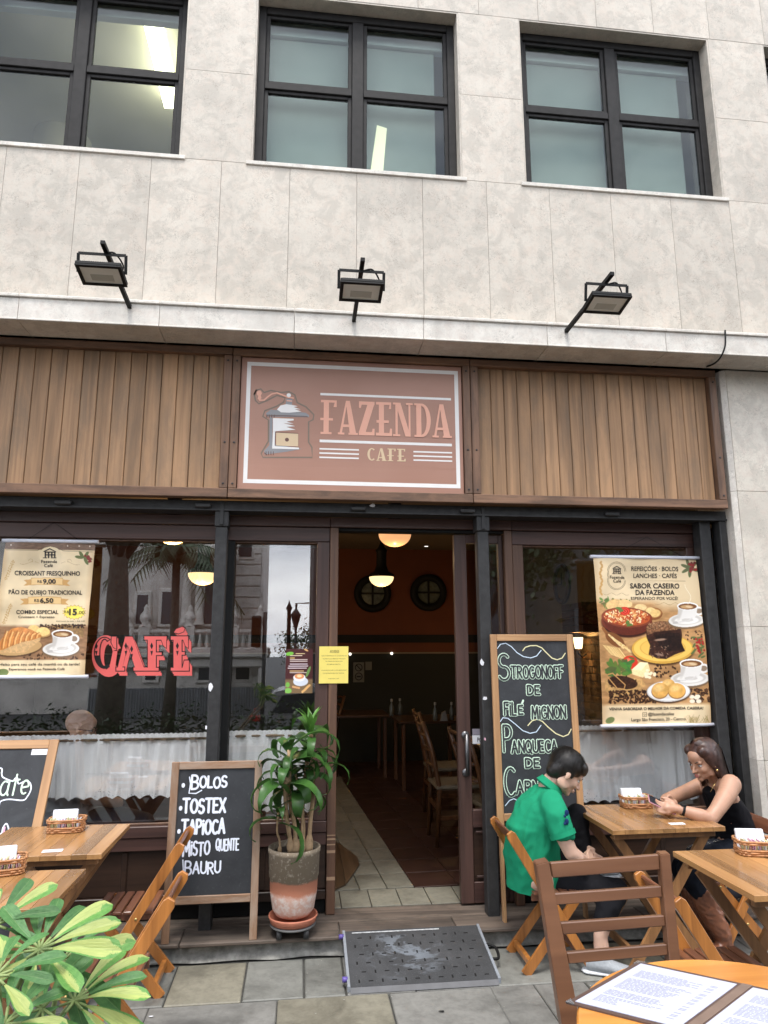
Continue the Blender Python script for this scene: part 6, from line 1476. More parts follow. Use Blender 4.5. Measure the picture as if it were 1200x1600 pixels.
# baskets
M['wicker'] = plain('wicker', (.42, .20, .085), .55, var=.35, sc=60, bump=.3)
pinkp = plain('pink_sachet', (.70, .42, .52), .5, var=.1); whp = plain('white_paper', (.74, .76, .82), .7, var=.03, bump=0); yes = plain('cream_sachet', (.66, .62, .36), .5, var=.2, sc=40)
def basket(label, x, y, rz, seed):
    g_ = random.Random(seed); t = thing('sachet_basket', label, 'basket', (x, y, .7505), rz, 'wicker baskets of napkins and sachets'); a, b_, r_ = .085, .055, .02
    def rr(k, grow):
        A, B_ = a+grow, b_+grow; n = 56; th = 2*math.pi*k/n; c, s = math.cos(th), math.sin(th); e = .45
        return (A*math.copysign(abs(c)**e, c), B_*math.copysign(abs(s)**e, s))
    for j in range(7):
        if j in (3, 4): continue
        z = .006+j*.0095; q = MB(); q.tube([Vector((*rr(k, j*.0010+.0018*(1 if (k//2+j) % 2 else -1)), z)) for k in range(57)], .0046, 6, cap=False); q.build('woven_strand', M['wicker'], t)
    q = MB()
    for k in range(0, 56, 4): p = Vector((*rr(k, .0), 0)); q.tube([p+Vector((0, 0, .002)), p*1.05+Vector((0, 0, .066))], .0022, 5)
    tag(q.build('basket_stake', M['wicker'], t), kind='stuff')
    MB().grid(lambda u, v: (rr(u*56, -.003)[0], rr(u*56, -.003)[1], .004+v*.026), 56, 1).build('liner', M['wicker'], t)
    MB().bb((-a+.008, -b_+.008, .002), (a-.008, b_-.008, .006)).build('base', M['wicker'], t)
    MB().box((-.015, .028, .058), (.125, .022, .088), .004, None, Matrix.Rotation(R(-8), 3, 'X')).build('napkin_stack', whp, t)
    MB().box((-.012, .012, .050), (.118, .006, .080), .002, None, Matrix.Rotation(R(-14), 3, 'X')).build('napkin', whp, t)
    for k in range(16):
        mt = g_.choice([whp, yes, pinkp, yes, whp]); MB().box((-.068+k*.009, -.022+g_.uniform(-.008, .006), .036+g_.uniform(0, .012)), (.0035, .045, .052), .001, None, Matrix.Rotation(R(g_.uniform(-14, 14)), 3, 'Y')@Matrix.Rotation(R(g_.uniform(-10, 10)), 3, 'X')).build('sachet', mt, t)
basket('wicker basket with white napkins on the left table by the chalkboard', -1.20, 4.10, R(4), 1)
basket('wicker basket with white napkins at the left edge of the picture', -1.245, 3.40, R(14), 2)
basket('wicker basket on the table between the man and the woman', 2.035, 4.25, R(-4), 3)
basket('wicker basket with napkins and sachets on the near right table', 2.135, 3.26, R(-12), 4)
tag(MB().bb((-.045, -.022, 0), (.045, .022, .0012)).build('white_card', whp, None, (-1.145, 3.725, .7508), R(6)), 'small white card on the front edge of the left table', 'card')
tag(MB().bb((-.042, -.018, 0), (.042, .018, .0012)).build('white_card', whp, None, (2.062, 3.835, .7508), R(-3)), 'small white card near the woman\'s elbow on the table', 'card')
# brown ladder-back chair in front
M['brownch'] = wood('brown_chair_wood', (.175, .080, .040), (.105, .046, .024), 'X', .36, .05, coat=.25, bump=.05, gsc=.5)
bc = thing('ladder_back_chair', 'large brown wooden ladder-back chair in front with its back to the cafe', 'chair', (1.1, 2.57, 0)); bco = Vector((1.1, 2.57, 0))
def Yb(z): return 2.35+.235*min(1, z/.95)
def bx_(x, y):                       # point of the back frame, leaning away from the table
    v_ = ray(x, y); t_ = 2.57/v_[1]
    for _ in range(12): z = CAMZ+v_[2]*t_; t_ = (Yb(z))/v_[1]
    return Vector((v_[0]*t_, v_[1]*t_, CAMZ+v_[2]*t_))
def slabq(pts, th, nm):
    q = MB(); q.prism([bx_(*p)-bco for p in pts], (0, th, .004)); bmesh.ops.bevel(q.b, geom=list(q.b.edges), offset=.003, segments=2, affect='EDGES'); return q.build(nm, M['brownch'], bc)
slabq([(838, 1351), (858, 1346), (907, 1600), (955, 1800), (920, 1800), (878, 1600)], .042, 'back_post')
slabq([(1031.5, 1335), (1047.4, 1334), (1063, 1500), (1085, 1700), (1062, 1700), (1046, 1500)], .034, 'back_post')
for pts in ([(861, 1349), (1031, 1336), (1032.5, 1360), (865, 1373)], [(867, 1397.5), (1035, 1385.5), (1036.5, 1403), (870.5, 1415.5)], [(876.5, 1443), (1040, 1431.5), (1041.5, 1448.5), (881, 1462)], [(886, 1490), (1044, 1476.5), (1045.5, 1494), (890.5, 1508)]):
    q = MB(); q.prism([bx_(*p)-bco+Vector((0, .006, 0)) for p in pts], (0, .018, 0)); bmesh.ops.bevel(q.b, geom=list(q.b.edges), offset=.003, segments=1, affect='EDGES'); q.build('back_rail', M['brownch'], bc)
# front legs, seat
MB().box((.03, -.42, .455), (.44, .42, .04), .015).build('seat', plain('plum_seat_pad', (.060, .028, .032), .6), bc)
for sx_ in (-1, 1):
    MB().tube([(.03+sx_*.19, -.60, 0), (.03+sx_*.185, -.59, .435)], .02, 8).build('leg', M['brownch'], bc); MB().tube([(.03+sx_*.2, -.14, 0), (.03+sx_*.2, -.20, .46)], .02, 8).build('leg', M['brownch'], bc)
# round table with the menu
M['round'] = wood('orange_round_top', (.62, .27, .060), (.46, .17, .035), 'X', .22, .02, coat=.5, bump=.04, gsc=.45)
rt_ = thing('round_table', 'orange varnished round table in the lower right corner', 'table', (1.167, 1.795, 0))
MB().lathe([(0, .722), (.452, .722), (.461, .727), (.461, .745), (.456, .75), (0, .75)], n=96, smooth=False).build('tabletop', M['round'], rt_)
MB().lathe([(0, 0), (.22, 0), (.22, .02), (.04, .05), (.035, .72), (0, .72)], n=24).build('pedestal', M['steel'], rt_)
mn = thing('open_menu', 'open menu folder with white printed pages on the round table', 'menu', (.97, 1.98, .7505)); mo = Vector((.97, 1.98, .7505))
A_, B_ = Vector((.756, 2.032, 0)), Vector((1.048, 2.232, 0)); C_ = Vector((1.263, 2.069, 0)); D_ = A_+(C_-B_); ex = (B_-A_).normalized(); ey = (C_-B_).normalized(); w1_ = (C_-B_).length; l1 = (B_-A_).length
def mp_(a, b_, z): p = A_+ex*a+ey*b_; return Vector((p.x-mo.x, p.y-mo.y, z))
cov = plain('brown_leatherette', (.085, .052, .042), .4, var=.1); page = plain('menu_page', (.42, .44, .55), .5, var=.02, bump=0); tx_ = plain('menu_print', (.19, .19, .22), .6, bump=0)
q = MB(); q.prism([mp_(-.012, -.012, .0), mp_(l1+.012, -.012, .0), mp_(l1+.012, w1_+.003, .0), mp_(-.012, w1_+.003, .0)], (0, 0, .004)); q.prism([mp_(-.012, w1_+.030, .0), mp_(l1+.012, w1_+.030, .0), mp_(l1+.012, 2*w1_+.045, .0), mp_(-.012, 2*w1_+.045, .0)], (0, 0, .004)); q.build('cover', cov, mn)
q = MB(); q.prism([mp_(-.012, w1_+.0035, .0), mp_(l1+.012, w1_+.0035, .0), mp_(l1+.012, w1_+.0295, .0), mp_(-.012, w1_+.0295, .0)], (0, 0, .005)); q.build('spine', plain('spine_tape', (.16, .11, .085), .5), mn)
for k, b0_ in enumerate((0, w1_+.032)):
    q = MB(); q.prism([mp_(.004, b0_+.004, .0042), mp_(l1-.004, b0_+.004, .0042), mp_(l1-.004, b0_+w1_-.004, .0042), mp_(.004, b0_+w1_-.004, .0042)], (0, 0, .0014)); pg_ = q.build('page', page, mn)
    q = MB(); g_ = random.Random(3+k)
    for i in range(34):
        a = .055+i*.0078
        if i in (7, 8, 20, 21, 27): continue
        s0 = .03; b1_ = g_.uniform(.55, .72)*w1_ if i < 30 else .3*w1_
        x = s0
        while x < b1_:
            wd_ = g_.uniform(.006, .02); q.poly([mp_(l1-a, b0_+x, .0058), mp_(l1-a, b0_+x+wd_, .0058), mp_(l1-a-.0030, b0_+x+wd_, .0058), mp_(l1-a-.0030, b0_+x, .0058)]); x += wd_+.003
        if i % 3 != 2: q.poly([mp_(l1-a, b0_+w1_-.05, .0058), mp_(l1-a, b0_+w1_-.032, .0058), mp_(l1-a-.0030, b0_+w1_-.032, .0058), mp_(l1-a-.0030, b0_+w1_-.05, .0058)])
    tag(q.build('printed_line', tx_, mn), kind='stuff')
chm = plain('metal_corner', (.6, .6, .62), .25, .9)
q = MB()
for a, b_ in ((0, 0), (l1, 0)): q.prism([mp_(a-.013, b_-.013, .004), mp_(a+(.012 if a == 0 else .013), b_-.013, .004), mp_(a-.013 if a == 0 else a+.013, b_+.012, .004)], (0, 0, .0025))
q.build('corner_clip', chm, mn)
# doorway ramp
rmp = thing('threshold_ramp', 'worn grey portable ramp from the pavement up to the doorway', 'ramp', (.671, 3.885, 0)); ro = Vector((.671, 3.885, 0))
def rampm():
    n = N('ramp_rubber'); v = n.coords(rand=False); a = n.noise(v, 4.0, 6, .65, .6); f_ = n.noise(v, 140, 3, .7); c = n.ramp(a, [(.3, (.022, .023, .025)), (.7, (.050, .051, .054))])
    mp2 = n.coords((2.6, 5.5, 1), rand=False); w1 = n.noise(mp2, 1.0, 7, .7, .5); gr = n.n('ShaderNodeVectorMath', operation='DISTANCE'); t_ = n.n('ShaderNodeTexCoord'); n.l(t_.outputs['Object'], gr.inputs[0]); gr.inputs[1].default_value = (-.06, .26, .05)
    near = n.ramp(gr.outputs['Value'], [(.08, 1.0), (.26, 0.0)]); mm = n.n('ShaderNodeMath', operation='MULTIPLY'); n.l(n.ramp(w1, [(.50, 0.0), (.55, 1.0)]), mm.inputs[0]); n.l(near, mm.inputs[1]); c = n.mix(mm.outputs[0], c, (.13, .145, .165)); c = n.mix(n.ramp(f_, [(.6, 0.0), (.7, .3)]), c, (.2, .2, .2))
    n.base(c); n.set(Roughness=.7); n.bump(f_, .35, .002); return n.m
x0, x1 = -.383, .383; y0, y1 = 0.0, .445; z0_, z1_ = .020, .116
q = MB(); q.prism([(x0, y0, z0_), (x0, y1, z1_), (x0, y1, z1_-.022), (x0, y0, 0)], (x1-x0, 0, 0)); q.build('ramp_plate', rampm(), rmp)
alu = plain('aluminium_edge', (.26, .28, .31), .45, .2, sc=30)
sl_ = (z1_-z0_)/y1
for s in (x0-.012, x1-.002): q = MB(); q.prism([(s, y0-.004, .0), (s, y0-.004, z0_+.006), (s, y1, z1_+.006), (s, y1, z1_-.024)], (.014, 0, 0)); q.build('edge_rail', alu, rmp)
q = MB(); q.prism([(x0+.002, -.022, .001), (x0+.002, -.001, z0_), (x0+.002, -.001, .001)], (x1-x0-.004, 0, 0)); q.build('front_lip', plain('scuffed_lip', (.10, .10, .105), .7), rmp)
q = MB(); q.prism([(x0+.04, .426, z0_+sl_*.42+.0005), (x0+.04, .430, z0_+sl_*.43+.0005), (x0+.04, .430, z0_+sl_*.43+.002), (x0+.04, .42, z0_+sl_*.42+.002)], (.5, 0, 0)); q.build('worn_strip', plain('faded_strip', (.36, .37, .38), .7, var=.4, sc=60), rmp)
q = MB()
for i in range(6):
    for j in range(12):
        xx, yy = x0+.05+j*.0605+(.03 if i % 2 else 0), .04+i*.068
        if xx > x1-.03: continue
        zz = z0_+sl_*yy+.0006; a, b_ = ((.012, .003) if (i+j) % 2 else (.004, .011))
        q.box((xx, yy, zz), (a*2, b_*2, .001), 0, None, Matrix.Rotation(math.atan(sl_), 3, 'X'))
tag(q.build('grip_slot', M['black'], rmp), kind='stuff')
MB().tube(smooth3([Vector((x1+.01, .16, .05)), Vector((x1+.05, .17, .05)), Vector((x1+.055, .25, .07)), Vector((x1+.01, .27, .08))]), .008, 8).build('carry_handle', M['black'], rmp)
pur = plain('purple_cap', (.10, .07, .28), .4)
for y_ in (.06, .40): MB().tube([(x0-.035, y_, z0_+sl_*y_), (x0-.008, y_, z0_+sl_*y_)], .013, 12).build('end_cap', pur, rmp)
# ------------------------------------------------------------------ people
_S = {}
def _sph(seg):
    if seg not in _S:
        nv = max(6, seg//2+2); V_ = [(0, 0, 1.0)]+[(math.sin(math.pi*i/nv)*math.cos(2*math.pi*j/seg), math.sin(math.pi*i/nv)*math.sin(2*math.pi*j/seg), math.cos(math.pi*i/nv)) for i in range(1, nv) for j in range(seg)]+[(0, 0, -1.0)]
        Fc = [(0, 1+j, 1+(j+1) % seg) for j in range(seg)]+[(1+i*seg+j, 1+(i+1)*seg+j, 1+(i+1)*seg+(j+1) % seg, 1+i*seg+(j+1) % seg) for i in range(nv-2) for j in range(seg)]+[(1+(nv-2)*seg+j, len(V_)-1, 1+(nv-2)*seg+(j+1) % seg) for j in range(seg)]
        _S[seg] = (np.array(V_), Fc)
    return _S[seg]
class FB:
    """quick collector of ellipsoids that are fused into one skin"""
    def __init__(s): s.V = []; s.F = []; s.n = 0
    def ell(s, c, r, rot=None, mat=None, seg=14):
        V_, Fc = _sph(seg); A = V_*np.array(tuple(r)); 
        if rot is not None: A = A@np.array(rot).T
        s.V.append(A+np.array(tuple(c))); s.F += [tuple(i+s.n for i in f) for f in Fc]; s.n += len(A); return s
def fuse(q, name, voxel, mat, parent, smooth=6, org=(0, 0, 0)):
    me = bpy.data.meshes.new('tmp'); me.from_pydata(np.concatenate(q.V).tolist(), [], q.F); me.update()
    o = bpy.data.objects.new('tmp', me); C.objects.link(o)
    r_ = o.modifiers.new('r', 'REMESH'); r_.mode = 'VOXEL'; r_.voxel_size = voxel; r_.use_smooth_shade = True
    s_ = o.modifiers.new('s', 'SMOOTH'); s_.iterations = smooth; s_.factor = .5
    dg = bpy.context.evaluated_depsgraph_get(); ev = o.evaluated_get(dg); m2 = bpy.data.meshes.new_from_object(ev); bpy.data.objects.remove(o); bpy.data.meshes.remove(me)
    m2.name = name; m2.materials.clear(); m2.materials.append(mat)
    for p in m2.polygons: p.material_index = 0
    n_ = len(m2.vertices); co = np.empty(n_*3); m2.vertices.foreach_get('co', co); co = co.reshape(-1, 3)-np.array(org); m2.vertices.foreach_set('co', co.ravel())
    m2.polygons.foreach_set('use_smooth', [True]*len(m2.polygons)); m2.update()
    return link(name, m2, parent)
def limb(q, keys, n=6):
    """keys: (point, radius or (rx, ry, rz)); fused later"""
    for (a, ra), (b_, rb) in zip(keys[:-1], keys[1:]):
        ra_ = Vector((ra,)*3) if isinstance(ra, (int, float)) else Vector(ra); rb_ = Vector((rb,)*3) if isinstance(rb, (int, float)) else Vector(rb)
        k_ = max(2, int((Vector(b_)-Vector(a)).length/(.35*min(min(ra_), min(rb_)))))
        for k in range(k_+1):
            s = k/k_; q.ell(Vector(a).lerp(Vector(b_), s), ra_.lerp(rb_, s), None, None, 14)
def wrinkle(o, amp, sc, zs=1.0, seed=0):
    me = o.data
    for v in me.vertices:
        p = v.co; d_ = (.32-1.5*abs(mnoise.noise(Vector((p.x*sc+seed, p.y*sc, (p.z+p.x*.5)*sc*zs)))))*amp + (.2-abs(mnoise.noise(Vector((p.x*sc*1.9, p.y*sc*2.1+seed, (p.z-p.x*.6)*sc*zs*2.2)))))*amp*.9
        v.co = p + v.normal*d_
def skin(name, c):
    n = N(name); v = n.coords(rand=False); a = n.noise(v, 16, 4, .55); c_ = n.ramp(a, [(.3, tuple(q*.88 for q in c)), (.7, tuple(min(1, q*1.08) for q in c))]); n.base(c_)
    n.set(Roughness=.48, Subsurface_Weight=.12, Subsurface_Radius=(.012, .005, .003)); n.bump(n.noise(v, 350, 2, .5), .06, .0006); return n.m
def hairm(name, c, rough=.35):
    n = N(name); v = n.coords((60, 60, 60), rand=False); a = n.noise(v, 1.0, 3, .6, .5); n.base(n.ramp(a, [(.3, tuple(q*.5 for q in c)), (.7, tuple(q*1.5 for q in c))])); n.set(Roughness=rough, Specular_IOR_Level=.45); return n.m
def head(q, c, f, u, sc=1.0):
    f = Vector(f).normalized(); s = Vector(u).cross(f).normalized(); u = f.cross(s).normalized(); rot = Matrix((f, s, u)).transposed()
    H = lambda a, b_, d_: Vector(c)+rot@Vector((a*sc, b_*sc, d_*sc))
    E_ = lambda a, r_, seg=18: q.ell(H(*a), tuple(x*sc for x in r_), rot, None, seg)
    E_((-.012, 0, .032), (.096, .075, .084), 26); E_((.026, 0, -.020), (.062, .061, .078), 22); E_((.030, 0, -.066), (.050, .047, .040)); E_((.066, 0, -.092), (.020, .022, .016))
    for s_ in (-1, 1):
        E_((.060, s_*.034, -.028), (.024, .021, .024)); E_((.078, s_*.026, .016), (.012, .026, .009)); E_((.0, s_*.077, -.016), (.016, .007, .028)); E_((.006, s_*.050, -.062), (.040, .012, .030)); E_((.094, s_*.011, -.036), (.010, .007, .006), 10)
    for k in range(6): s_ = k/5; E_((.086+.024*s_, 0, .006-.040*s_), (.008+.003*s_, .007+.003*s_, .010), 10)
    E_((.090, 0, -.058), (.009, .022, .005), 12); E_((.088, 0, -.068), (.009, .020, .006), 12); E_((.050, 0, .040), (.045, .056, .045))
    return H, rot
def face_parts(H, rot, par, org, lips=(.42, .16, .14), brow=(.02, .014, .012), sc=1.0):
    org = Vector(org); w_ = plain('eye_white', (.62, .60, .58), .2, bump=0); ir = plain('dark_iris', (.020, .012, .008), .1, bump=0); lp = plain('lip', lips, .4, bump=0); br_ = plain('brow_hair', brow, .8, bump=0)
    for s_ in (-1, 1):
        e = MB().ell(H(.0745, s_*.030, -.003)-org, (.0115*sc, .013*sc, .0075*sc), rot).build('eye', w_, par); MB().ell(H(.0835, s_*.031, -.003)-org, (.0035*sc, .0058*sc, .0058*sc), rot).build('iris', ir, e)
        MB().tube([H(.0855, s_*.018, .004)-org, H(.0845, s_*.031, .0065)-org, H(.074, s_*.043, .001)-org], .0016*sc, 5).build('eyelid', br_, par)
        MB().tube([H(.0935, s_*.014, .016)-org, H(.0895, s_*.030, .023)-org, H(.074, s_*.044, .016)-org], [.0022*sc, .003*sc, .0012*sc], 6).build('eyebrow', br_, par)
    MB().ell(H(.0955, 0, -.0575)-org, (.0045*sc, .018*sc, .0035*sc), rot).ell(H(.0945, 0, -.0675)-org, (.005*sc, .016*sc, .0045*sc), rot).build('lips', lp, par)
def strands(q, H, starts, flow, n, ln, seed, w_=.0022, lift=.004):
    g_ = random.Random(seed)
    for _ in range(n):
        pts = flow(g_); k_ = len(pts); 
        L_, R_ = [], []
        for i, p in enumerate(pts):
            t_ = (pts[min(i+1, k_-1)]-pts[max(i-1, 0)]); sd_ = t_.cross(p-starts)
            if sd_.length < 1e-6: sd_ = Vector((1, 0, 0))
            sd_.normalize(); ww = w_*(1-.75*i/(k_-1)); L_.append(q.b.verts.new(p+sd_*ww)); R_.append(q.b.verts.new(p-sd_*ww))
        for i in range(k_-1): q.b.faces.new((L_[i], L_[i+1], R_[i+1], R_[i])).smooth = True
def fingers(q, palm, dirv, side, curl, n=4, ln=.075, r_=.0078, thumb=True):
    """palm centre, finger direction, across direction, curl direction"""
    palm, dirv, side, curl = [Vector(x) for x in (palm, dirv, side, curl)]; dirv.normalize(); side.normalize(); curl.normalize()
    limb(q, [(palm-dirv*.045, (.024,)*3), (palm, (.026,)*3), (palm+dirv*.02, (.022,)*3)]); 
    for s_ in (-1, 0, 1): q.ell(palm+side*s_*.020+dirv*.01, (.018, .018, .018))
    for k in range(n):
        o_ = (k-1.5)*.0185; l_ = ln*(.86, 1.0, .96, .76)[k]; a = palm+side*o_+dirv*.030; b_ = a+dirv*l_*.42+curl*l_*.12; c_ = b_+dirv*l_*.18+curl*l_*.28; d_ = c_-dirv*l_*.04+curl*l_*.24
        limb(q, [(a, r_), (b_, r_*.98), (c_, r_*.9), (d_, r_*.8)])
    if thumb:
        a = palm-dirv*.025+side*.030; b_ = a+side*.018+dirv*.028+curl*.008; c_ = b_+dirv*.030+curl*.006; limb(q, [(a, .0115), (b_, .0098), (c_, .0085)])

# ---- man in the green polo shirt
sk1 = skin('fair_skin', (.56, .36, .27)); pol = None
def cloth(name, c, var=.08, sc=260, rough=.85): 
    n = N(name); v = n.coords(rand=False); a = n.noise(v, 3, 4, .6); f_ = n.noise(v, sc, 2, .5); n.base(n.ramp(a, [(.3, tuple(q*(1-var) for q in c)), (.7, tuple(q*(1+var) for q in c))])); n.set(Roughness=rough, Specular_IOR_Level=.18); n.bump(f_, .15, .001); return n.m
green = cloth('green_pique', (.010, .235, .118)); blackc = cloth('black_trouser_cloth', (.006, .006, .008)); 
man = thing('person', 'man in a green polo shirt sitting bent over with one knee raised', 'person', (1.36, 4.08, .40)); mo_ = Vector((1.36, 4.08, .40))
p_ = lambda x, y, Y: P(x, y, Y)
nk = p_(862, 1222, 4.10); hc = p_(884, 1206, 4.07); up_ = (.55, 0, .80); fdir = (.80, -.10, -.62)
bod = FB(); H, rot = head(bod, hc, fdir, up_)
limb(bod, [(p_(878, 1214, 4.09), .052), (nk, .056), (p_(853, 1240, 4.12), .062)])
hip = p_(838, 1372, 4.08)
limb(bod, [(p_(852, 1250, 4.12), (.06, .10, .045)), (p_(838, 1300, 4.13), (.09, .12, .10)), (hip, (.10, .13, .07))])
sh_r = p_(866, 1262, 3.945); el_r = p_(892, 1332, 3.89); wr_r = p_(913, 1345, 3.95); hd_r = p_(922, 1343, 4.02)
limb(bod, [(sh_r, .042), (p_(877, 1300, 3.90), .046), (el_r, .040), (p_(903, 1340, 3.90), .037), (wr_r, .027)])
sh_l = p_(862, 1264, 4.28); el_l = p_(893, 1322, 4.30); limb(bod, [(sh_l, .04), (el_l, .040), (p_(915, 1338, 4.14), .027)])
fingers(bod, hd_r, (.5, .5, -.12), (0, .3, .95), (.3, .9, -.3)); fingers(bod, p_(920, 1337, 4.10), (.3, -.8, -.1), (0, .2, 1), (.6, -.5, -.2))
# raised left shin and ankle, right ankle
limb(bod, [(p_(905, 1280, 4.20), .045), (p_(914, 1325, 4.16), .040), (p_(916, 1352, 4.14), .034)])
limb(bod, [(p_(944, 1440, 3.92), .043), (p_(938, 1463, 3.92), .037), (p_(940, 1482, 3.92), .042)])
fuse(bod, 'body', .0055, sk1, man, 5, mo_)
face_parts(H, rot, man, mo_, (.40, .19, .17))
sh = FB()
limb(sh, [(p_(834, 1400, 4.13), (.146, .165, .085)), (p_(830, 1335, 4.13), (.160, .170, .09)), (p_(834, 1292, 4.13), (.156, .18, .09)), (p_(843, 1262, 4.13), (.132, .185, .085)), (p_(853, 1240, 4.12), (.078, .14, .055))])
limb(sh, [(p_(827, 1400, 4.13), (.132, .155, .05)), (p_(829, 1340, 4.13), (.148, .16, .08))])
limb(sh, [(p_(860, 1254, 3.99), .070), (p_(871, 1278, 3.925), .072), (p_(877, 1296, 3.905), (.070, .066, .05)), (p_(880, 1306, 3.900), (.070, .066, .022))]); limb(sh, [(p_(858, 1254, 4.27), .070), (p_(875, 1296, 4.31), .070)])
o = fuse(sh, 'polo_shirt', .009, green, man, 9, mo_); wrinkle(o, .012, 9, .6, 3)
bmh = bmesh.new(); bmh.from_mesh(o.data); bmesh.ops.bisect_plane(bmh, geom=list(bmh.verts)+list(bmh.edges)+list(bmh.faces), plane_co=p_(830, 1390, 4.1)-mo_, plane_no=(.10, 0, 1), clear_inner=True); bmh.to_mesh(o.data); bmh.free()
c_a = p_(864, 1226, 4.10); axis_ = Vector((.62, -.05, .78)).normalized(); s1 = axis_.cross(Vector((0, 1, 0))).normalized(); s2 = axis_.cross(s1)
q = MB(); q.grid(lambda u, v: c_a-mo_+(s1*math.cos(6.283*u)*(.064+.012*(1-v)) + s2*math.sin(6.283*u)*(.066+.012*(1-v)))+axis_*(-.03+.045*v)-Vector((.012, 0, 0)), 36, 3)
q.grid(lambda u, v: c_a-mo_+(s1*math.cos(6.283*u)*(.069+.016*v) + s2*math.sin(6.283*u)*(.071+.016*v))+axis_*(.016-.038*v)-Vector((.012, 0, 0)), 36, 3); q.build('collar', green, man)
cuff = (p_(880, 1306, 3.900)-mo_); ax2 = (el_r-sh_r).normalized(); q = MB(); q.tube([cuff-ax2*.022, cuff+ax2*.004], [.0725, .072], 24, cap=False); q.build('sleeve_hem', green, man)
pt = cloth('patch_thread', (.010, .030, .10)); q = MB()
for k in range(2): q.ell(p_(885.5, 1270+k*14, 3.845)-mo_, (.012, .006, .016)).ell(p_(882.5, 1275+k*12, 3.84)-mo_, (.007, .006, .008))
q.build('sleeve_emblem', pt, man)
tr_ = FB()
kn_l = p_(901, 1274, 4.20); limb(tr_, [(p_(842, 1378, 4.16), .095), (p_(872, 1330, 4.18), .084), (kn_l, .068)]); limb(tr_, [(kn_l, .068), (p_(905, 1300, 4.18), .062), (p_(909, 1326, 4.16), .058)])
kn_r = p_(962, 1392, 3.97); limb(tr_, [(p_(858, 1382, 4.085), .076), (p_(905, 1384, 4.02), .076), (kn_r, .068)]); limb(tr_, [(kn_r, .068), (p_(952, 1415, 3.93), .064), (p_(944, 1436, 3.92), .062)])
limb(tr_, [(p_(846, 1374, 4.10), (.10, .09, .06)), (p_(846, 1374, 4.20), (.10, .08, .06))])
o = fuse(tr_, 'trousers', .009, blackc, man, 8, mo_); wrinkle(o, .010, 9, 1, 5)
shoe_w = plain('white_sneaker', (.60, .62, .64), .5, var=.04); shoe_g = plain('grey_mesh', (.30, .32, .34), .7, sc=80)
def shoe(an, toe, par, org, k=1.0):
    an, toe = Vector(an), Vector(toe); dv = (toe-an); dv.z = 0; dv.normalize(); b_ = Vector((an.x, an.y, .0)) 
    def at(s_, z): return b_+dv*s_+Vector((0, 0, z+BASE[0]))
    q = FB(); limb(q, [(at(-.045, .050), (.040, .038, .044)), (at(.02, .045), (.05, .042, .036)), (at(.10, .034), (.045, .044, .026)), (at(.165, .028), (.038, .038, .020))]); limb(q, [(at(-.03, .075), (.036, .034, .03)), (at(.02, .07), (.036, .034, .02))]); fuse(q, 'shoe', .006, shoe_g, par, 5, org)
    q = FB(); limb(q, [(at(-.055, .012), (.042, .042, .013)), (at(.05, .010), (.046, .043, .011)), (at(.175, .012), (.040, .042, .012))]); fuse(q, 'shoe_sole', .005, shoe_w, par, 3, org)
    q = MB()
    for k_ in range(4): c_ = at(.03+.022*k_, .082-.010*k_); q.tube([c_-dv.cross(Vector((0, 0, 1)))*.026+Vector((0, 0, -.008)), c_, c_+dv.cross(Vector((0, 0, 1)))*.026+Vector((0, 0, -.008))], .0038, 6)
    q.build('shoe_lace', shoe_w, par).location = -Vector(org)
BASE = [0.0]
shoe(p_(936, 1490, 3.92), p_(985, 1510, 3.86), man, mo_)
BASE = [.405]; shoe(Vector((p_(914, 1350, 4.15).x-.01, 4.15, 0)), Vector((p_(960, 1350, 4.12).x, 4.12, 0)), man, mo_)
# short dark hair
hk = hairm('black_hair', (.012, .010, .009), .42)
q = FB(); E_ = lambda a, r_: q.ell(H(*a), r_, rot, None, 24)
E_((-.018, 0, .042), (.104, .084, .090)); E_((-.050, 0, .0), (.062, .076, .075)); E_((.040, 0, .070), (.062, .068, .044)); E_((.060, 0, .056), (.042, .062, .034)); E_((-.060, 0, -.035), (.045, .055, .045))
for s_ in (-1, 1): E_((.0, s_*.068, .030), (.040, .018, .040)); E_((.022, s_*.070, .004), (.012, .008, .026))
hm_ = fuse(q, 'hair', .006, hk, man, 4, mo_)
hq = MB(); hcc = H(-.015, 0, .03)
def fl_m(g_):
    th = g_.uniform(-2.9, 2.9); el = g_.uniform(.15, 1.45); cr_ = Vector((-.05, 0, .13)); pts = []
    for k in range(5):
        e2 = el+(-.10-.10*abs(th)/3)*k-.02; x_, y_, z_ = math.cos(th)*math.cos(e2), math.sin(th)*math.cos(e2), math.sin(e2); rr_ = 1.0+.040*k*g_.random()**2
        pts.append(H(-.018+.106*x_*rr_, .087*y_*rr_, .040+.094*z_*rr_))
    return pts
strands(hq, H, hcc, fl_m, 1800, 0, 5, .0014); o = hq.build('hair_strands', hk, man); o.location = -mo_; o['kind'] = 'stuff'

# ---- woman in the black top
sk2 = skin('tan_skin', (.42, .235, .155)); 
wm = thing('person', 'dark-haired woman in a black sleeveless top leaning on the table with a phone', 'person', (2.46, 4.12, .42)); wo_ = Vector((2.46, 4.12, .42))
hcw = p_(1099, 1187, 4.10); fw_ = (-.92, -.33, -.32); bod = FB(); Hw, rotw = head(bod, hcw, fw_, (0, 0, 1), .97)
limb(bod, [(p_(1106, 1198, 4.13), .045), (p_(1118, 1216, 4.16), .044), (p_(1124, 1232, 4.18), .055)])
limb(bod, [(p_(1124, 1238, 4.17), (.075, .15, .06)), (p_(1134, 1262, 4.18), (.088, .135, .07)), (p_(1148, 1298, 4.18), (.09, .125, .08)), (p_(1153, 1330, 4.18), (.12, .16, .09))])
shr = p_(1142, 1226, 4.02); elr = p_(1109, 1280, 3.90); wrr = p_(1064, 1265, 3.93); hdr = p_(1052, 1263, 3.94)
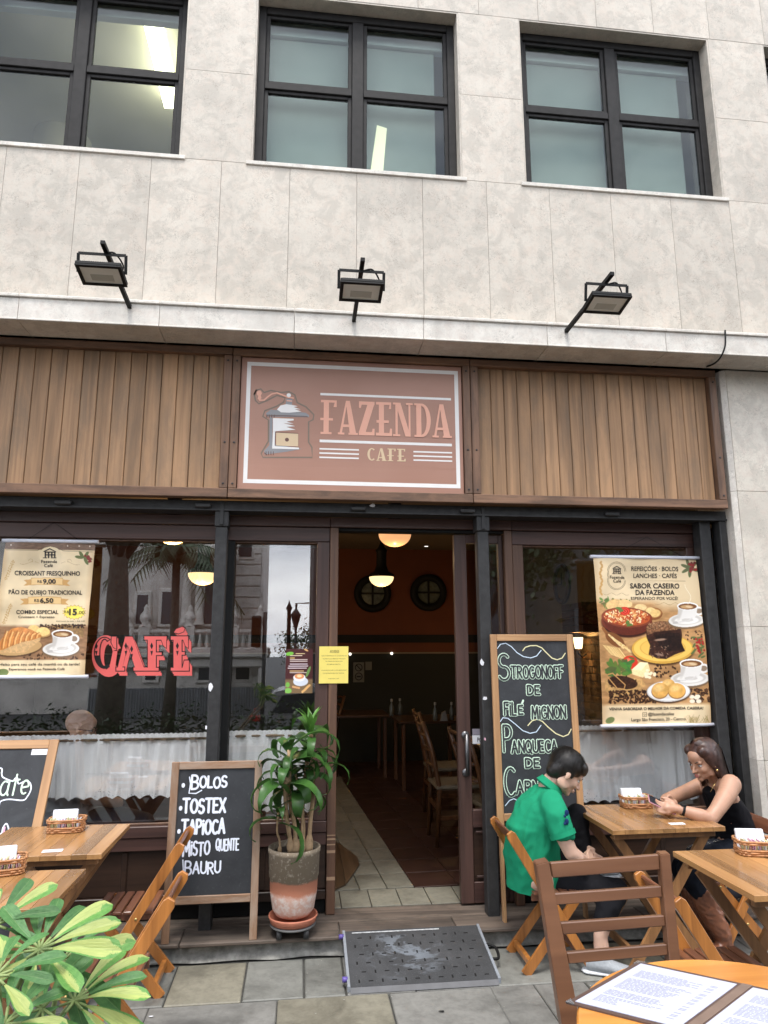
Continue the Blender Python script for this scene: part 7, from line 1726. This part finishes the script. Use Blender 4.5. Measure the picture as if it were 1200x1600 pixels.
limb(bod, [(p_(1132, 1226, 4.08), .055), (shr, .058), (p_(1134, 1244, 3.97), .050), (p_(1120, 1266, 3.92), .041), (elr, .040)]); limb(bod, [(elr, .040), (p_(1094, 1275, 3.90), .040), (wrr, .026)])
shl = p_(1098, 1226, 4.34); ell_ = p_(1041, 1250, 4.22); wrl = p_(1046, 1256, 4.08)
limb(bod, [(p_(1110, 1226, 4.26), .055), (shl, .050), (p_(1070, 1238, 4.30), .042), (ell_, .036)]); limb(bod, [(ell_, .036), (p_(1040, 1256, 4.14), .034), (wrl, .025)])
fingers(bod, p_(1046, 1263, 3.95), (-.95, .12, .05), (.12, .35, .93), (.15, .75, .25), ln=.070)
fingers(bod, p_(1046, 1256, 4.03), (-.8, -.50, .05), (0, -.1, 1), (-.1, -.9, -.1), ln=.066)
fuse(bod, 'body', .0055, sk2, wm, 5, wo_); face_parts(Hw, rotw, wm, wo_, (.36, .12, .11), (.02, .012, .01), .97)
top = FB(); limb(top, [(p_(1121, 1238, 4.17), (.082, .095, .045)), (p_(1128, 1250, 4.17), (.094, .145, .050)), (p_(1138, 1266, 4.18), (.105, .150, .07)), (p_(1150, 1296, 4.18), (.105, .142, .08)), (p_(1156, 1325, 4.18), (.128, .168, .07))])
bt_ = cloth('black_top_cloth', (.004, .004, .006)); o = fuse(top, 'tank_top', .008, bt_, wm, 8, wo_); wrinkle(o, .006, 12, 1, 2)
for (a, b_, c_) in (((1129, 1250, 4.055), (1128, 1216, 4.09), (1150, 1245, 4.10)), ((1108, 1245, 4.235), (1112, 1214, 4.25), (1138, 1240, 4.27))):
    MB().tube(smooth3([p_(*a)-wo_, (p_(*a)-wo_).lerp(p_(*b_)-wo_, .5)+Vector((-.012, -.012, .0)), p_(*b_)-wo_+Vector((0, 0, .012)), p_(*c_)-wo_]), .011, 8).build('shoulder_strap', bt_, wm)
floral = N('floral_cloth'); v = floral.coords(rand=False); vo = floral.n('ShaderNodeTexVoronoi'); vo.inputs['Scale'].default_value = 48; floral.l(v, vo.inputs['Vector']); floral.base(floral.ramp(vo.outputs['Distance'], [(.22, (.42, .40, .32)), (.34, (.015, .017, .028))])); floral.set(Roughness=.85)
q = FB(); limb(q, [(p_(1156, 1330, 4.18), (.16, .18, .08)), (p_(1120, 1338, 4.12), (.12, .17, .075)), (p_(1098, 1340, 4.08), (.07, .14, .06))]); limb(q, [(p_(1150, 1350, 4.06), (.12, .06, .06)), (p_(1145, 1385, 4.03), (.10, .04, .07))]); o = fuse(q, 'floral_skirt', .010, floral.m, wm, 6, wo_); wrinkle(o, .012, 12, .4, 9)
jean = cloth('dark_denim', (.005, .007, .013)); q = FB(); kw = p_(1076, 1362, 3.98)
limb(q, [(p_(1150, 1335, 4.10), .09), (p_(1110, 1345, 4.02), .082), (kw, .066), (p_(1090, 1388, 3.99), .060)]); limb(q, [(p_(1150, 1335, 4.25), .09), (p_(1100, 1345, 4.22), .078), (p_(1066, 1358, 4.20), .064), (p_(1074, 1380, 4.20), .058)]); o = fuse(q, 'jeans', .009, jean, wm, 6, wo_); wrinkle(o, .008, 12, 1, 4)
def bootm():
    n = N('brown_boot_leather'); v = n.coords(rand=False); a = n.noise(v, 9, 6, .6, .8); n.base(n.ramp(a, [(.3, (.10, .040, .022)), (.7, (.27, .105, .055))])); n.set(Roughness=.30); n.bump(a, .5, .008); return n.m
bl_ = bootm()
for (tpx, mid, an, Yb_, dx) in (((1094, 1392), (1110, 1425), (1128, 1458), 4.00, -.17), ((1078, 1384), (1090, 1420), (1102, 1450), 4.20, -.14)):
    q = FB(); a, b_, c_ = P(*tpx, Yb_), P(*mid, Yb_), P(*an, Yb_); limb(q, [(a, .070), (b_, .066), (c_, .054)]); f0 = Vector((c_.x+.01, c_.y, .055)); limb(q, [(c_, .050), (f0, (.052, .046, .050)), (Vector((c_.x+dx*.5, c_.y-.03, .040)), (.05, .042, .034)), (Vector((c_.x+dx, c_.y-.05, .032)), (.042, .038, .026))])
    o = fuse(q, 'boot', .008, bl_, wm, 4, wo_); wrinkle(o, .006, 22, 1.6, 7)
    MB().box(Vector((c_.x+.025, c_.y, .016))-wo_, (.07, .07, .032), .008).build('boot_heel', M['black'], wm)
    dv = (a-b_).normalized(); MB().tube([a-wo_+dv*.045, a-wo_+dv*.058], .066, 24, cap=False).build('boot_trim', plain('boot_trim', (.35, .20, .12), .4), wm)
# hair: chin-length dark brown bob, swept back
hk2 = hairm('dark_brown_hair', (.046, .022, .017), .36); q = FB(); E_ = lambda a, r_: q.ell(Hw(*a), r_, rotw, None, 24)
E_((-.022, 0, .044), (.100, .082, .082)); E_((-.060, 0, -.005), (.070, .080, .085)); E_((-.075, 0, -.055), (.060, .072, .055)); E_((-.085, 0, -.090), (.045, .062, .030))
for s_ in (-1, 1): E_((-.010, s_*.068, .020), (.055, .022, .060)); E_((-.030, s_*.070, -.050), (.045, .020, .060)); E_((.036, s_*.050, .070), (.036, .028, .034)); E_((.022, s_*.072, .018), (.022, .014, .050))
o = fuse(q, 'hair', .0065, hk2, wm, 5, wo_)
hq = MB()
def fl_w(g_):
    th = g_.uniform(.6, 3.14)*g_.choice((-1, 1)); p0 = [.045-.03*g_.random(), .012*math.copysign(1, th), .118]; pts = []
    for k in range(9):
        s = k/8; y_ = math.sin(th)*(.086+.006*g_.random())*min(1, .25+s*1.8); x_ = -.035+math.cos(th)*.105*min(1, .2+s*1.6); z_ = .128-.012*k-.22*s*s*(.9+.15*g_.random())
        if abs(th) < 1.3: x_ = -.02+(math.cos(th)*.085)*(1-s*1.1); 
        pts.append(Hw(x_, y_, z_))
    return pts
strands(hq, Hw, Hw(-.02, 0, .02), fl_w, 1300, 0, 6, .0019); o = hq.build('hair_strands', hk2, wm); o.location = -wo_; o['kind'] = 'stuff'
gold = plain('gold', (.7, .5, .2), .25, 1.0); MB().ell(Hw(.004, .082, -.052)-wo_, (.006, .006, .007)).ell(Hw(.004, -.082, -.052)-wo_, (.006, .006, .007)).build('earring', gold, wm)
MB().tube(smooth3([p_(1124, 1213, 4.10)-wo_, p_(1116, 1226, 4.05)-wo_, p_(1110, 1238, 4.06)-wo_]), .0014, 5).build('necklace', gold, wm)
wa = (wrr-elr).normalized(); wc = wrr-wa*.012
MB().tube([wc-wa*.011-wo_, wc+wa*.011-wo_], .0295, 20, cap=False).build('watch_strap', M['black'], wm); MB().box(wc-wo_+Vector((0, -.006, .029)), (.032, .028, .010), .004).build('watch_case', M['black'], wm)
ph = thing('phone', 'pink phone held in the woman\'s hands above the table', 'phone', p_(1034, 1257, 4.0)); a, b_ = p_(1012, 1247, 4.0), p_(1056, 1268, 3.97); ux = (b_-a).normalized(); uz = Vector((0, -.42, 1)).cross(ux).cross(ux)*-1; uz.normalize(); rp_ = Matrix((ux, uz.cross(ux), uz)).transposed()
pc_ = (a+b_)/2-ph.location; MB().box(pc_, (.158, .076, .009), .003, None, rp_).build('case', plain('rose_case', (.42, .20, .24), .3, bump=0), ph); MB().box(pc_+uz*.0048, (.150, .070, .001), 0, None, rp_).build('screen', plain('phone_screen', (.02, .02, .025), .08, bump=0), ph)

# ---- bald man inside behind the curtain
im = thing('person', 'bald man with glasses and white shirt sitting inside behind the left curtain', 'person', (-1.2, 5.12, .5)); io = Vector((-1.2, 5.12, .5)); Yi = 5.12
bod = FB(); Hi, roti = head(bod, P(126, 1137, Yi), (.93, .1, -.2), (0, 0, 1)); limb(bod, [(P(122, 1150, Yi), .055), (P(115, 1175, Yi), .06), (P(112, 1200, Yi), (.12, .19, .09)), (P(112, 1290, Yi), (.14, .18, .12))]); limb(bod, [(P(118, 1195, Yi-.18), .06), (P(135, 1245, Yi-.2), .045), (P(185, 1255, Yi-.1), .035)]); fuse(bod, 'body', .008, sk1, im, 5, io)
face_parts(Hi, roti, im, io); ws = cloth('white_shirt_cloth', (.62, .64, .68)); q = FB(); limb(q, [(P(110, 1192, Yi), (.13, .21, .09)), (P(108, 1240, Yi), (.17, .22, .12)), (P(118, 1285, Yi), (.20, .22, .13))]); limb(q, [(P(116, 1195, Yi-.19), .075), (P(130, 1235, Yi-.2), .065)]); o = fuse(q, 'white_shirt', .012, ws, im, 8, io); wrinkle(o, .02, 6, 2, 1)
q = FB(); limb(q, [(P(130, 1288, Yi-.05), (.14, .18, .10)), (P(185, 1284, Yi-.12), (.11, .10, .095)), (P(222, 1290, Yi-.12), .085), (P(226, 1350, Yi-.1), .07)]); fuse(q, 'grey_trousers', .012, cloth('grey_jean', (.05, .05, .065)), im, 6, io)
q = MB(); q.tube([Hi(.088, -.045, 0)-io, Hi(.03, -.082, 0)-io, Hi(0, -.084, .0)-io], .0025, 6)
for s_ in (-1, 1): q.tube([Hi(.098+.0, s_*.030+.020*math.cos(R(k*30)), -.004+.015*math.sin(R(k*30)))-io for k in range(13)], .002, 5, cap=False)
q.build('glasses', plain('dark_red_frame', (.10, .02, .02), .3), im)
q = MB(); bch = thing('bench', 'brown seat the bald man sits on behind the left window', 'bench', (-1.0, 5.2, ZF)); MB().box((0, 0, .30), (1.3, .5, .08), .02).build('seat', plain('tan_leather', (.16, .09, .05), .4), bch); MB().box((0, .28, .45), (1.3, .08, .5), .02).build('backrest', M['dark_h'], bch); MB().bb((-.6, -.2, 0), (.6, .2, .26)).build('base', M['dark_h'], bch)
# ------------------------------------------------------------------ potted dracaena
def leafm(name, c, c2, edge=None, gloss=.35):
    n = N(name); v = n.coords(); a = n.noise(v, 12, 4, .6); col = n.ramp(a, [(.3, c), (.7, c2)])
    if edge:
        at = n.n('ShaderNodeAttribute'); at.attribute_name = 'var'; sepn = n.n('ShaderNodeSeparateColor'); n.l(at.outputs['Color'], sepn.inputs[0])
        w2 = n.noise(v, 38, 5, .65, 1.5); s1_ = n.n('ShaderNodeMath', operation='MULTIPLY_ADD'); n.l(w2, s1_.inputs[0]); s1_.inputs[1].default_value = .55; n.l(sepn.outputs[0], s1_.inputs[2])
        col = n.mix(n.ramp(s1_.outputs[0], [(.70, 0.0), (.78, 1.0)]), col, edge)
        vn = n.noise(n.coords((3, 34, 3)), 1.0, 3, .6, 1.0); col = n.mix(n.ramp(vn, [(.4, .22), (.6, 0.0)]), col, tuple(q*.55 for q in c)); col = n.mix(n.ramp(sepn.outputs[1], [(.35, 0.0), (1.0, .55)]), col, (.34, .44, .18)); n.bump(vn, .35, .004)
    oi = n.rand(.8, 1.15); col = n.scale(col, oi); n.base(col); n.set(Roughness=gloss, Specular_IOR_Level=.4)
    tl = n.n('ShaderNodeBsdfTranslucent'); n.l(col, tl.inputs[0]); m1 = n.n('ShaderNodeMixShader'); m1.inputs[0].default_value = .28; n.l(n.p.outputs[0], m1.inputs[1]); n.l(tl.outputs[0], m1.inputs[2]); n.l(m1.outputs[0], n.o.inputs[0])
    return n.m
dg_ = leafm('dracaena_leaf', (.030, .085, .018), (.060, .15, .030)); dgl = leafm('young_dracaena_leaf', (.09, .22, .035), (.13, .30, .06))
YP = 4.36
pb = P(460, 1330, YP); pot = thing('potted_plant', 'tall dracaena with drooping strap leaves in a worn terracotta pot by the door', 'potted plant', (pb.x, YP, .215)); poO = Vector((pb.x, YP, .215))
zt_ = P(460, 1334, YP-.14).z+.004; 
def potm():
    n = N('worn_terracotta'); v = n.coords(rand=False); t_ = n.n('ShaderNodeTexCoord'); sp3 = n.n('ShaderNodeSeparateXYZ'); n.l(t_.outputs['Object'], sp3.inputs[0]); a = n.noise(v, 7, 7, .7, .5); b_ = n.noise(v, 40, 4, .7)
    mz = n.n('ShaderNodeMath', operation='MULTIPLY_ADD'); n.l(a, mz.inputs[0]); mz.inputs[1].default_value = .07; n.l(sp3.outputs['Z'], mz.inputs[2])
    low = n.mix(n.ramp(mz.outputs[0], [(.145, 0.0), (.165, 1.0)]), n.mix(n.ramp(b_, [(.45, 0.0), (.6, 1.0)]), (.62, .40, .32), (.68, .58, .53)), (.50, .20, .12))
    st_ = n.mix(n.ramp(mz.outputs[0], [(.215, 0.0), (.225, 1.0)]), low, n.mix(n.ramp(b_, [(.55, 0.0), (.68, .8)]), (.19, .150, .105), (.45, .40, .32)))
    n.base(st_); n.set(Roughness=.85); n.bump(b_, .3, .004); return n.m
hh = zt_-.215
MB().lathe([(0, 0), (.098, 0), (.118, .03), (.134, .12), (.137, hh*.56), (.142, hh*.57), (.146, hh-.03), (.150, hh-.025), (.150, hh), (.138, hh), (.134, hh-.03), (0, hh-.035)], n=48).build('pot', potm(), pot)
MB().lathe([(0, hh-.030), (.131, hh-.030)], n=24).build('soil', plain('soil', (.035, .025, .018), .95, var=.5, sc=40, bump=.6), pot)
cane = plain('dracaena_cane', (.34, .23, .13), .8, var=.3, sc=30, bump=.5)
dl_ = thing('plant_dolly', 'round wheeled stand with a terracotta saucer under the dracaena pot', 'plant stand', (pb.x, YP, .106))
MB().lathe([(0, .080), (.120, .080), (.130, .100), (.137, .108), (.139, .100), (.126, .070), (.120, .064), (0, .064)], n=40).lathe([(.118, .066), (.128, .070), (.131, .078)], n=40).build('saucer', plain('terracotta', (.42, .15, .09), .7, var=.15), dl_)
MB().lathe([(0, .050), (.125, .050), (.130, .056), (.125, .062), (0, .062)], n=36).build('platform', plain('grey_plate', (.12, .12, .12), .6), dl_)
for a in (225, 315, 45, 135):
    x, y = .105*math.cos(R(a)), .105*math.sin(R(a)); MB().tube([(x-.014, y, .026), (x+.014, y, .026)], .026, 16).build('caster', M['steel'], dl_)
def strap_leaf(L_, w_, droop, fold=.25, tw=0.0, n=9):
    q = MB(); V_ = []
    ang_ = 0; x = z = 0.0
    for k in range(n+1):
        s = k/n; ww = w_*math.sin(math.pi*min(1, .06+s*.97)**.75)*(1 if s < .97 else .3); 
        a = -droop*s*s*1.5; 
        if k: x += L_/n*math.cos(a); z += L_/n*math.sin(a)
        c = Vector((x, 0, z)); sd_ = Vector((0, math.cos(tw*s), math.sin(tw*s))); upn = Vector((-math.sin(a), 0, math.cos(a)))
        rip = .10*math.sin(s*14)*w_
        V_.append([q.b.verts.new(c-sd_*ww+upn*(fold*ww+rip)), q.b.verts.new(c), q.b.verts.new(c+sd_*ww+upn*(fold*ww-rip))])
    for k in range(n):
        for j in (0, 1): q.b.faces.new((V_[k][j], V_[k+1][j], V_[k+1][j+1], V_[k][j+1])).smooth = True
    return q.mesh('leaf')
g_ = random.Random(21)
lv = [strap_leaf(g_.uniform(.26, .42), g_.uniform(.028, .042), g_.uniform(1.7, 3.0), .3, g_.uniform(-.8, .8)) for _ in range(9)]
for me in lv: me.materials.append(dg_)
ly = [strap_leaf(g_.uniform(.13, .18), .020, g_.uniform(.3, .8), .4) for _ in range(3)]
for me in ly: me.materials.append(dgl)
def put_leaf(me, par, org, base, az, el, sc_=1.0, roll=0.0):
    o = link('leaf', me, par); o.matrix_local = Matrix.Translation(Vector(base)-Vector(org)) @ Matrix.Rotation(az, 4, 'Z') @ Matrix.Rotation(-el, 4, 'Y') @ Matrix.Rotation(roll, 4, 'X') @ Matrix.Scale(sc_, 4); return o
heads = [(486, 1145, 4.34, 15, .95), (452, 1172, 4.30, 13, 1.0), (446, 1196, 4.26, 9, 1.1), (480, 1190, 4.38, 10, 1.05), (436, 1262, 4.28, 6, .9), (462, 1210, 4.32, 4, .9)]
foot = [(482, 1325), (462, 1325), (456, 1325), (472, 1325), (437, 1325), (474, 1325)]
for (hx, hy, hY, n_, sc_), (fx, fy_) in zip(heads, foot):
    tip = P(hx, hy, hY); b0 = P(fx, fy_, YP); b0.z = zt_-.03; mid = b0.lerp(tip, .5)+Vector((g_.uniform(-.02, .02), 0, 0))
    thick = .017 if hy < 1200 else .008
    pts = smooth3([b0-poO, b0.lerp(tip, .25)-poO+Vector((g_.uniform(-.01, .01), 0, 0)), mid-poO, tip-poO]); MB().tube(pts, [thick*(1.5 if k < 3 else .75) for k in range(len(pts))], 8).build('cane', cane, pot)
    for k in range(n_):
        az_ = k*2.4+g_.uniform(-.3, .3); put_leaf(g_.choice(lv), pot, poO, tip+(b0-tip)*(.42*k/n_), az_, g_.uniform(.15, 1.15)-.5*(k/n_), sc_*g_.uniform(.75, 1.1), g_.uniform(-.3, .3))
    if hy < 1160 or hx == 478:
        for k in range(7): put_leaf(g_.choice(ly), pot, poO, tip+Vector((0, 0, .0)), k*.9, g_.uniform(1.0, 1.5), 1.0)
# ------------------------------------------------------------------ variegated umbrella plant in the foreground
yv = leafm('variegated_leaf', (.095, .26, .055), (.16, .35, .085), (.44, .50, .16), .42)
yv2 = leafm('shaded_green_leaf', (.065, .18, .055), (.11, .25, .080), (.40, .46, .16), .4)
def leaflet(L_, W_, mode, droop, n=14, m_=8):
    q = MB(); V_ = []; vals = []
    for k in range(n+1):
        s = k/n; prof = 1.12*(max(s, .012)**.95)*(1-s**4.5)**.5+.02; ww = W_*prof; a = -droop*s; x = L_*s; z = -droop*L_*s*s*.5
        row = []
        for j in range(m_+1):
            t_ = (-1, -.7, -.38, -.05, 0, .05, .38, .7, 1)[j]; row.append(q.b.verts.new(Vector((x, t_*ww+.01*L_*math.sin(5*s), z+ww*.35*abs(t_)+.004*math.sin(s*9+t_*2)))))
            if mode == 0: vals.append(.30-.9*abs(t_)*0)              # plain green
            elif mode == 1: vals.append(.62-abs(t_)*.55+.1*(1-s))    # yellow along the midrib
            elif mode == 2: vals.append(.50+.55*t_-(.3 if s > .85 else 0))                 # yellow on one half
            else: vals.append(.90-.75*abs(t_)**3-(.35 if s > .82 else 0))                     # mostly cream
        V_.append(row)
    for k in range(n):
        for j in range(m_): q.b.faces.new((V_[k][j], V_[k+1][j], V_[k+1][j+1], V_[k][j+1])).smooth = True
    me = q.mesh('leaflet'); ca_ = me.color_attributes.new('var', 'FLOAT_COLOR', 'POINT')
    for i, vv in enumerate(vals): ca_.data[i].color = (vv, 1.0 if i % 9 == 4 else 0.0, vv, 1)
    return me
vl = {}
for mode in range(4):
    for j in range(3): vl[(mode, j)] = leaflet(1.0, (.20, .175, .22)[j], mode, (.35, .6, .15)[j]); vl[(mode, j)].materials.append(yv if mode else yv2)
um = thing('umbrella_plant', 'variegated yellow and green umbrella plant in the lower left foreground', 'plant', (-.66, 1.25, 0)); umo = Vector((-.66, 1.25, 0))
g_ = random.Random(5)
stemm = plain('plant_stem', (.20, .26, .09), .6)
def rosette(px, py, Y, leaves, petiole, nrm=(0, -.55, .83)):
    """leaves: (angle in degrees in the picture, length in px, mode)"""
    c = P(px, py, Y); N_ = Vector(nrm).normalized(); ux = Vector((1, 0, 0)); ux = (ux-N_*ux.dot(N_)).normalized(); uy = N_.cross(ux)
    for ang_, ln, mode in leaves:
        d_ = ux*math.cos(R(ang_))+uy*math.sin(R(ang_)); sd_ = N_.cross(d_); k = ln/ (F/Y)*1.05
        tilt_ = g_.uniform(-.12, .25); d2 = (d_*math.cos(tilt_)+N_*math.sin(tilt_)).normalized(); n2 = d2.cross(sd_).normalized()
        if n2.dot(N_) < 0: n2 = -n2
        rl = g_.uniform(-.35, .35); sdr = sd_*math.cos(rl)+n2*math.sin(rl); nr = d2.cross(sdr)
        Mx = Matrix.Identity(4)
        for i in range(3): Mx[i][0] = d2[i]*k; Mx[i][1] = sdr[i]*k; Mx[i][2] = nr[i]*k; Mx[i][3] = (c+d2*.018-umo)[i]
        o = link('leaflet', vl[(mode, g_.randrange(3))], um); o.matrix_local = Mx
        MB().tube([c-umo, c+d2*.022-umo], .0022, 6).build('petiole', stemm, um)
    e = P(*petiole, Y+.05); MB().tube(smooth3([c-umo, c.lerp(e, .5)-umo+Vector((0, 0, .01)), e-umo]), .0045, 8).build('stalk', stemm, um)
rosette(62, 1484, 1.25, [(170, 62, 1), (140, 70, 0), (112, 66, 0), (88, 60, 0), (62, 66, 0), (42, 84, 2), (20, 84, 3), (352, 92, 3), (318, 80, 1), (275, 44, 2), (232, 50, 3), (196, 30, 2)], (20, 1560))
rosette(-8, 1445, 1.28, [(75, 60, 0), (40, 66, 2), (10, 62, 0), (340, 50, 0), (300, 48, 2), (110, 50, 3), (255, 50, 0)], (-10, 1540))
rosette(116, 1564, 1.28, [(62, 80, 2), (40, 84, 2), (20, 74, 0), (2, 78, 3), (340, 90, 3), (318, 64, 2), (165, 60, 3), (195, 66, 0), (100, 70, 0), (130, 66, 0), (250, 50, 0)], (70, 1640))
rosette(66, 1576, 1.22, [(100, 92, 0), (75, 88, 0), (50, 60, 0), (125, 90, 0), (155, 60, 0), (330, 78, 1), (290, 70, 0), (250, 66, 0), (200, 74, 0)], (50, 1680))
rosette(-6, 1525, 1.18, [(20, 66, 0), (350, 58, 0), (320, 60, 3), (60, 60, 0), (90, 50, 0), (290, 60, 0)], (0, 1620))
rosette(8, 1600, 1.16, [(60, 60, 0), (30, 60, 0), (100, 70, 0), (0, 60, 2), (135, 60, 0)], (0, 1700))
rosette(98, 1502, 1.36, [(72, 60, 0), (48, 66, 0), (18, 76, 2), (325, 84, 0), (300, 80, 0)], (80, 1600))
pts = [P(50, 1690, 1.25)-umo, Vector((.02, 0, .75)), Vector((0, 0, .42))]; MB().tube(smooth3(pts), .010, 8).build('stem', plain('woody_stem', (.18, .14, .09), .8), um)
MB().tube(smooth3([P(0, 1700, 1.2)-umo, Vector((-.05, 0, .7)), Vector((-.02, 0, .42))]), .009, 8).build('stem', plain('woody_stem2', (.18, .14, .09), .8), um)
MB().lathe([(0, 0), (.15, 0), (.19, .40), (.20, .42), (.175, .42), (.17, .39), (0, .39)], n=32).build('pot', plain('grey_planter', (.16, .16, .15), .8), um)
# rooms and small things: specks of torn sticker on the steel posts
for k, (x, y, w_, h_, c) in enumerate(((329, 1073, 7, 16, 0), (322, 1137, 4, 8, 0), (753, 1035, 7, 12, 0), (758, 1091, 9, 7, 0), (758, 1155, 4, 6, 1), (582, 790, 9, 7, 0))):
    Yk = 4.468 if y > 800 else 4.448
    a = P(x-w_/2, y-h_/2, Yk); b_ = P(x+w_/2, y+h_/2, Yk); g2 = random.Random(k); cx, cz = (a.x+b_.x)/2, (a.z+b_.z)/2
    q = MB(); q.prism([(cx+(b_.x-a.x)/2*math.cos(t_)*g2.uniform(.6, 1.1), Yk, cz+(a.z-b_.z)/2*math.sin(t_)*g2.uniform(.6, 1.1)) for t_ in [i*.785 for i in range(8)]], (0, .0012, 0))
    tag(q.build('torn_sticker', pinkp if c else M['white']), ['torn white sticker halfway up the left steel post', 'small white scrap low on the left steel post', 'torn white sticker on the right steel post at chalkboard top height', 'white scrap on the right steel post beside FILE', 'tiny pink scrap on the right steel post', 'white scrap on the steel beam above the doorway'][k], 'sticker')

# bits of litter and grit on the pavement
g_ = random.Random(31); q = MB()
for k in range(240):
    x, y = g_.uniform(-1.6, 2.6), g_.uniform(2.4, 4.28); s_ = g_.uniform(.0015, .005)
    q.poly([(x+s_*math.cos(a_)*g_.uniform(.5, 1.3), y+s_*math.sin(a_)*g_.uniform(.5, 1.3), .0045) for a_ in (0, 1.2, 2.5, 3.8, 5.0)])
tag(q.build('grit', plain('pale_grit', (.30, .29, .26), .9, var=.5)), kind='stuff')
for k, (px, py, w_, lab) in enumerate(((236, 1588, .012, 'small white paper scrap on the paving near the left chair foot'), (262, 1502, .05, 'pale crumbs of mortar at the left foot of the concrete step'), (690, 1580, .016, 'dark chewing gum stain on the paving below the ramp'))):
    c = PZ(px, py, .004); q = MB(); q.prism([(w_*math.cos(a_)*g_.uniform(.6, 1.1), w_*.4*math.sin(a_)*g_.uniform(.6, 1.1), 0) for a_ in [i*.7 for i in range(9)]], (0, 0, .0015))
    tag(q.build(('paper_scrap', 'mortar_crumbs', 'gum_stain')[k], (M['white'], plain('mortar_crumb', (.6, .6, .57), .9), M['black'])[k], None, c), lab, ('paper scrap', 'crumbs', 'stain')[k])
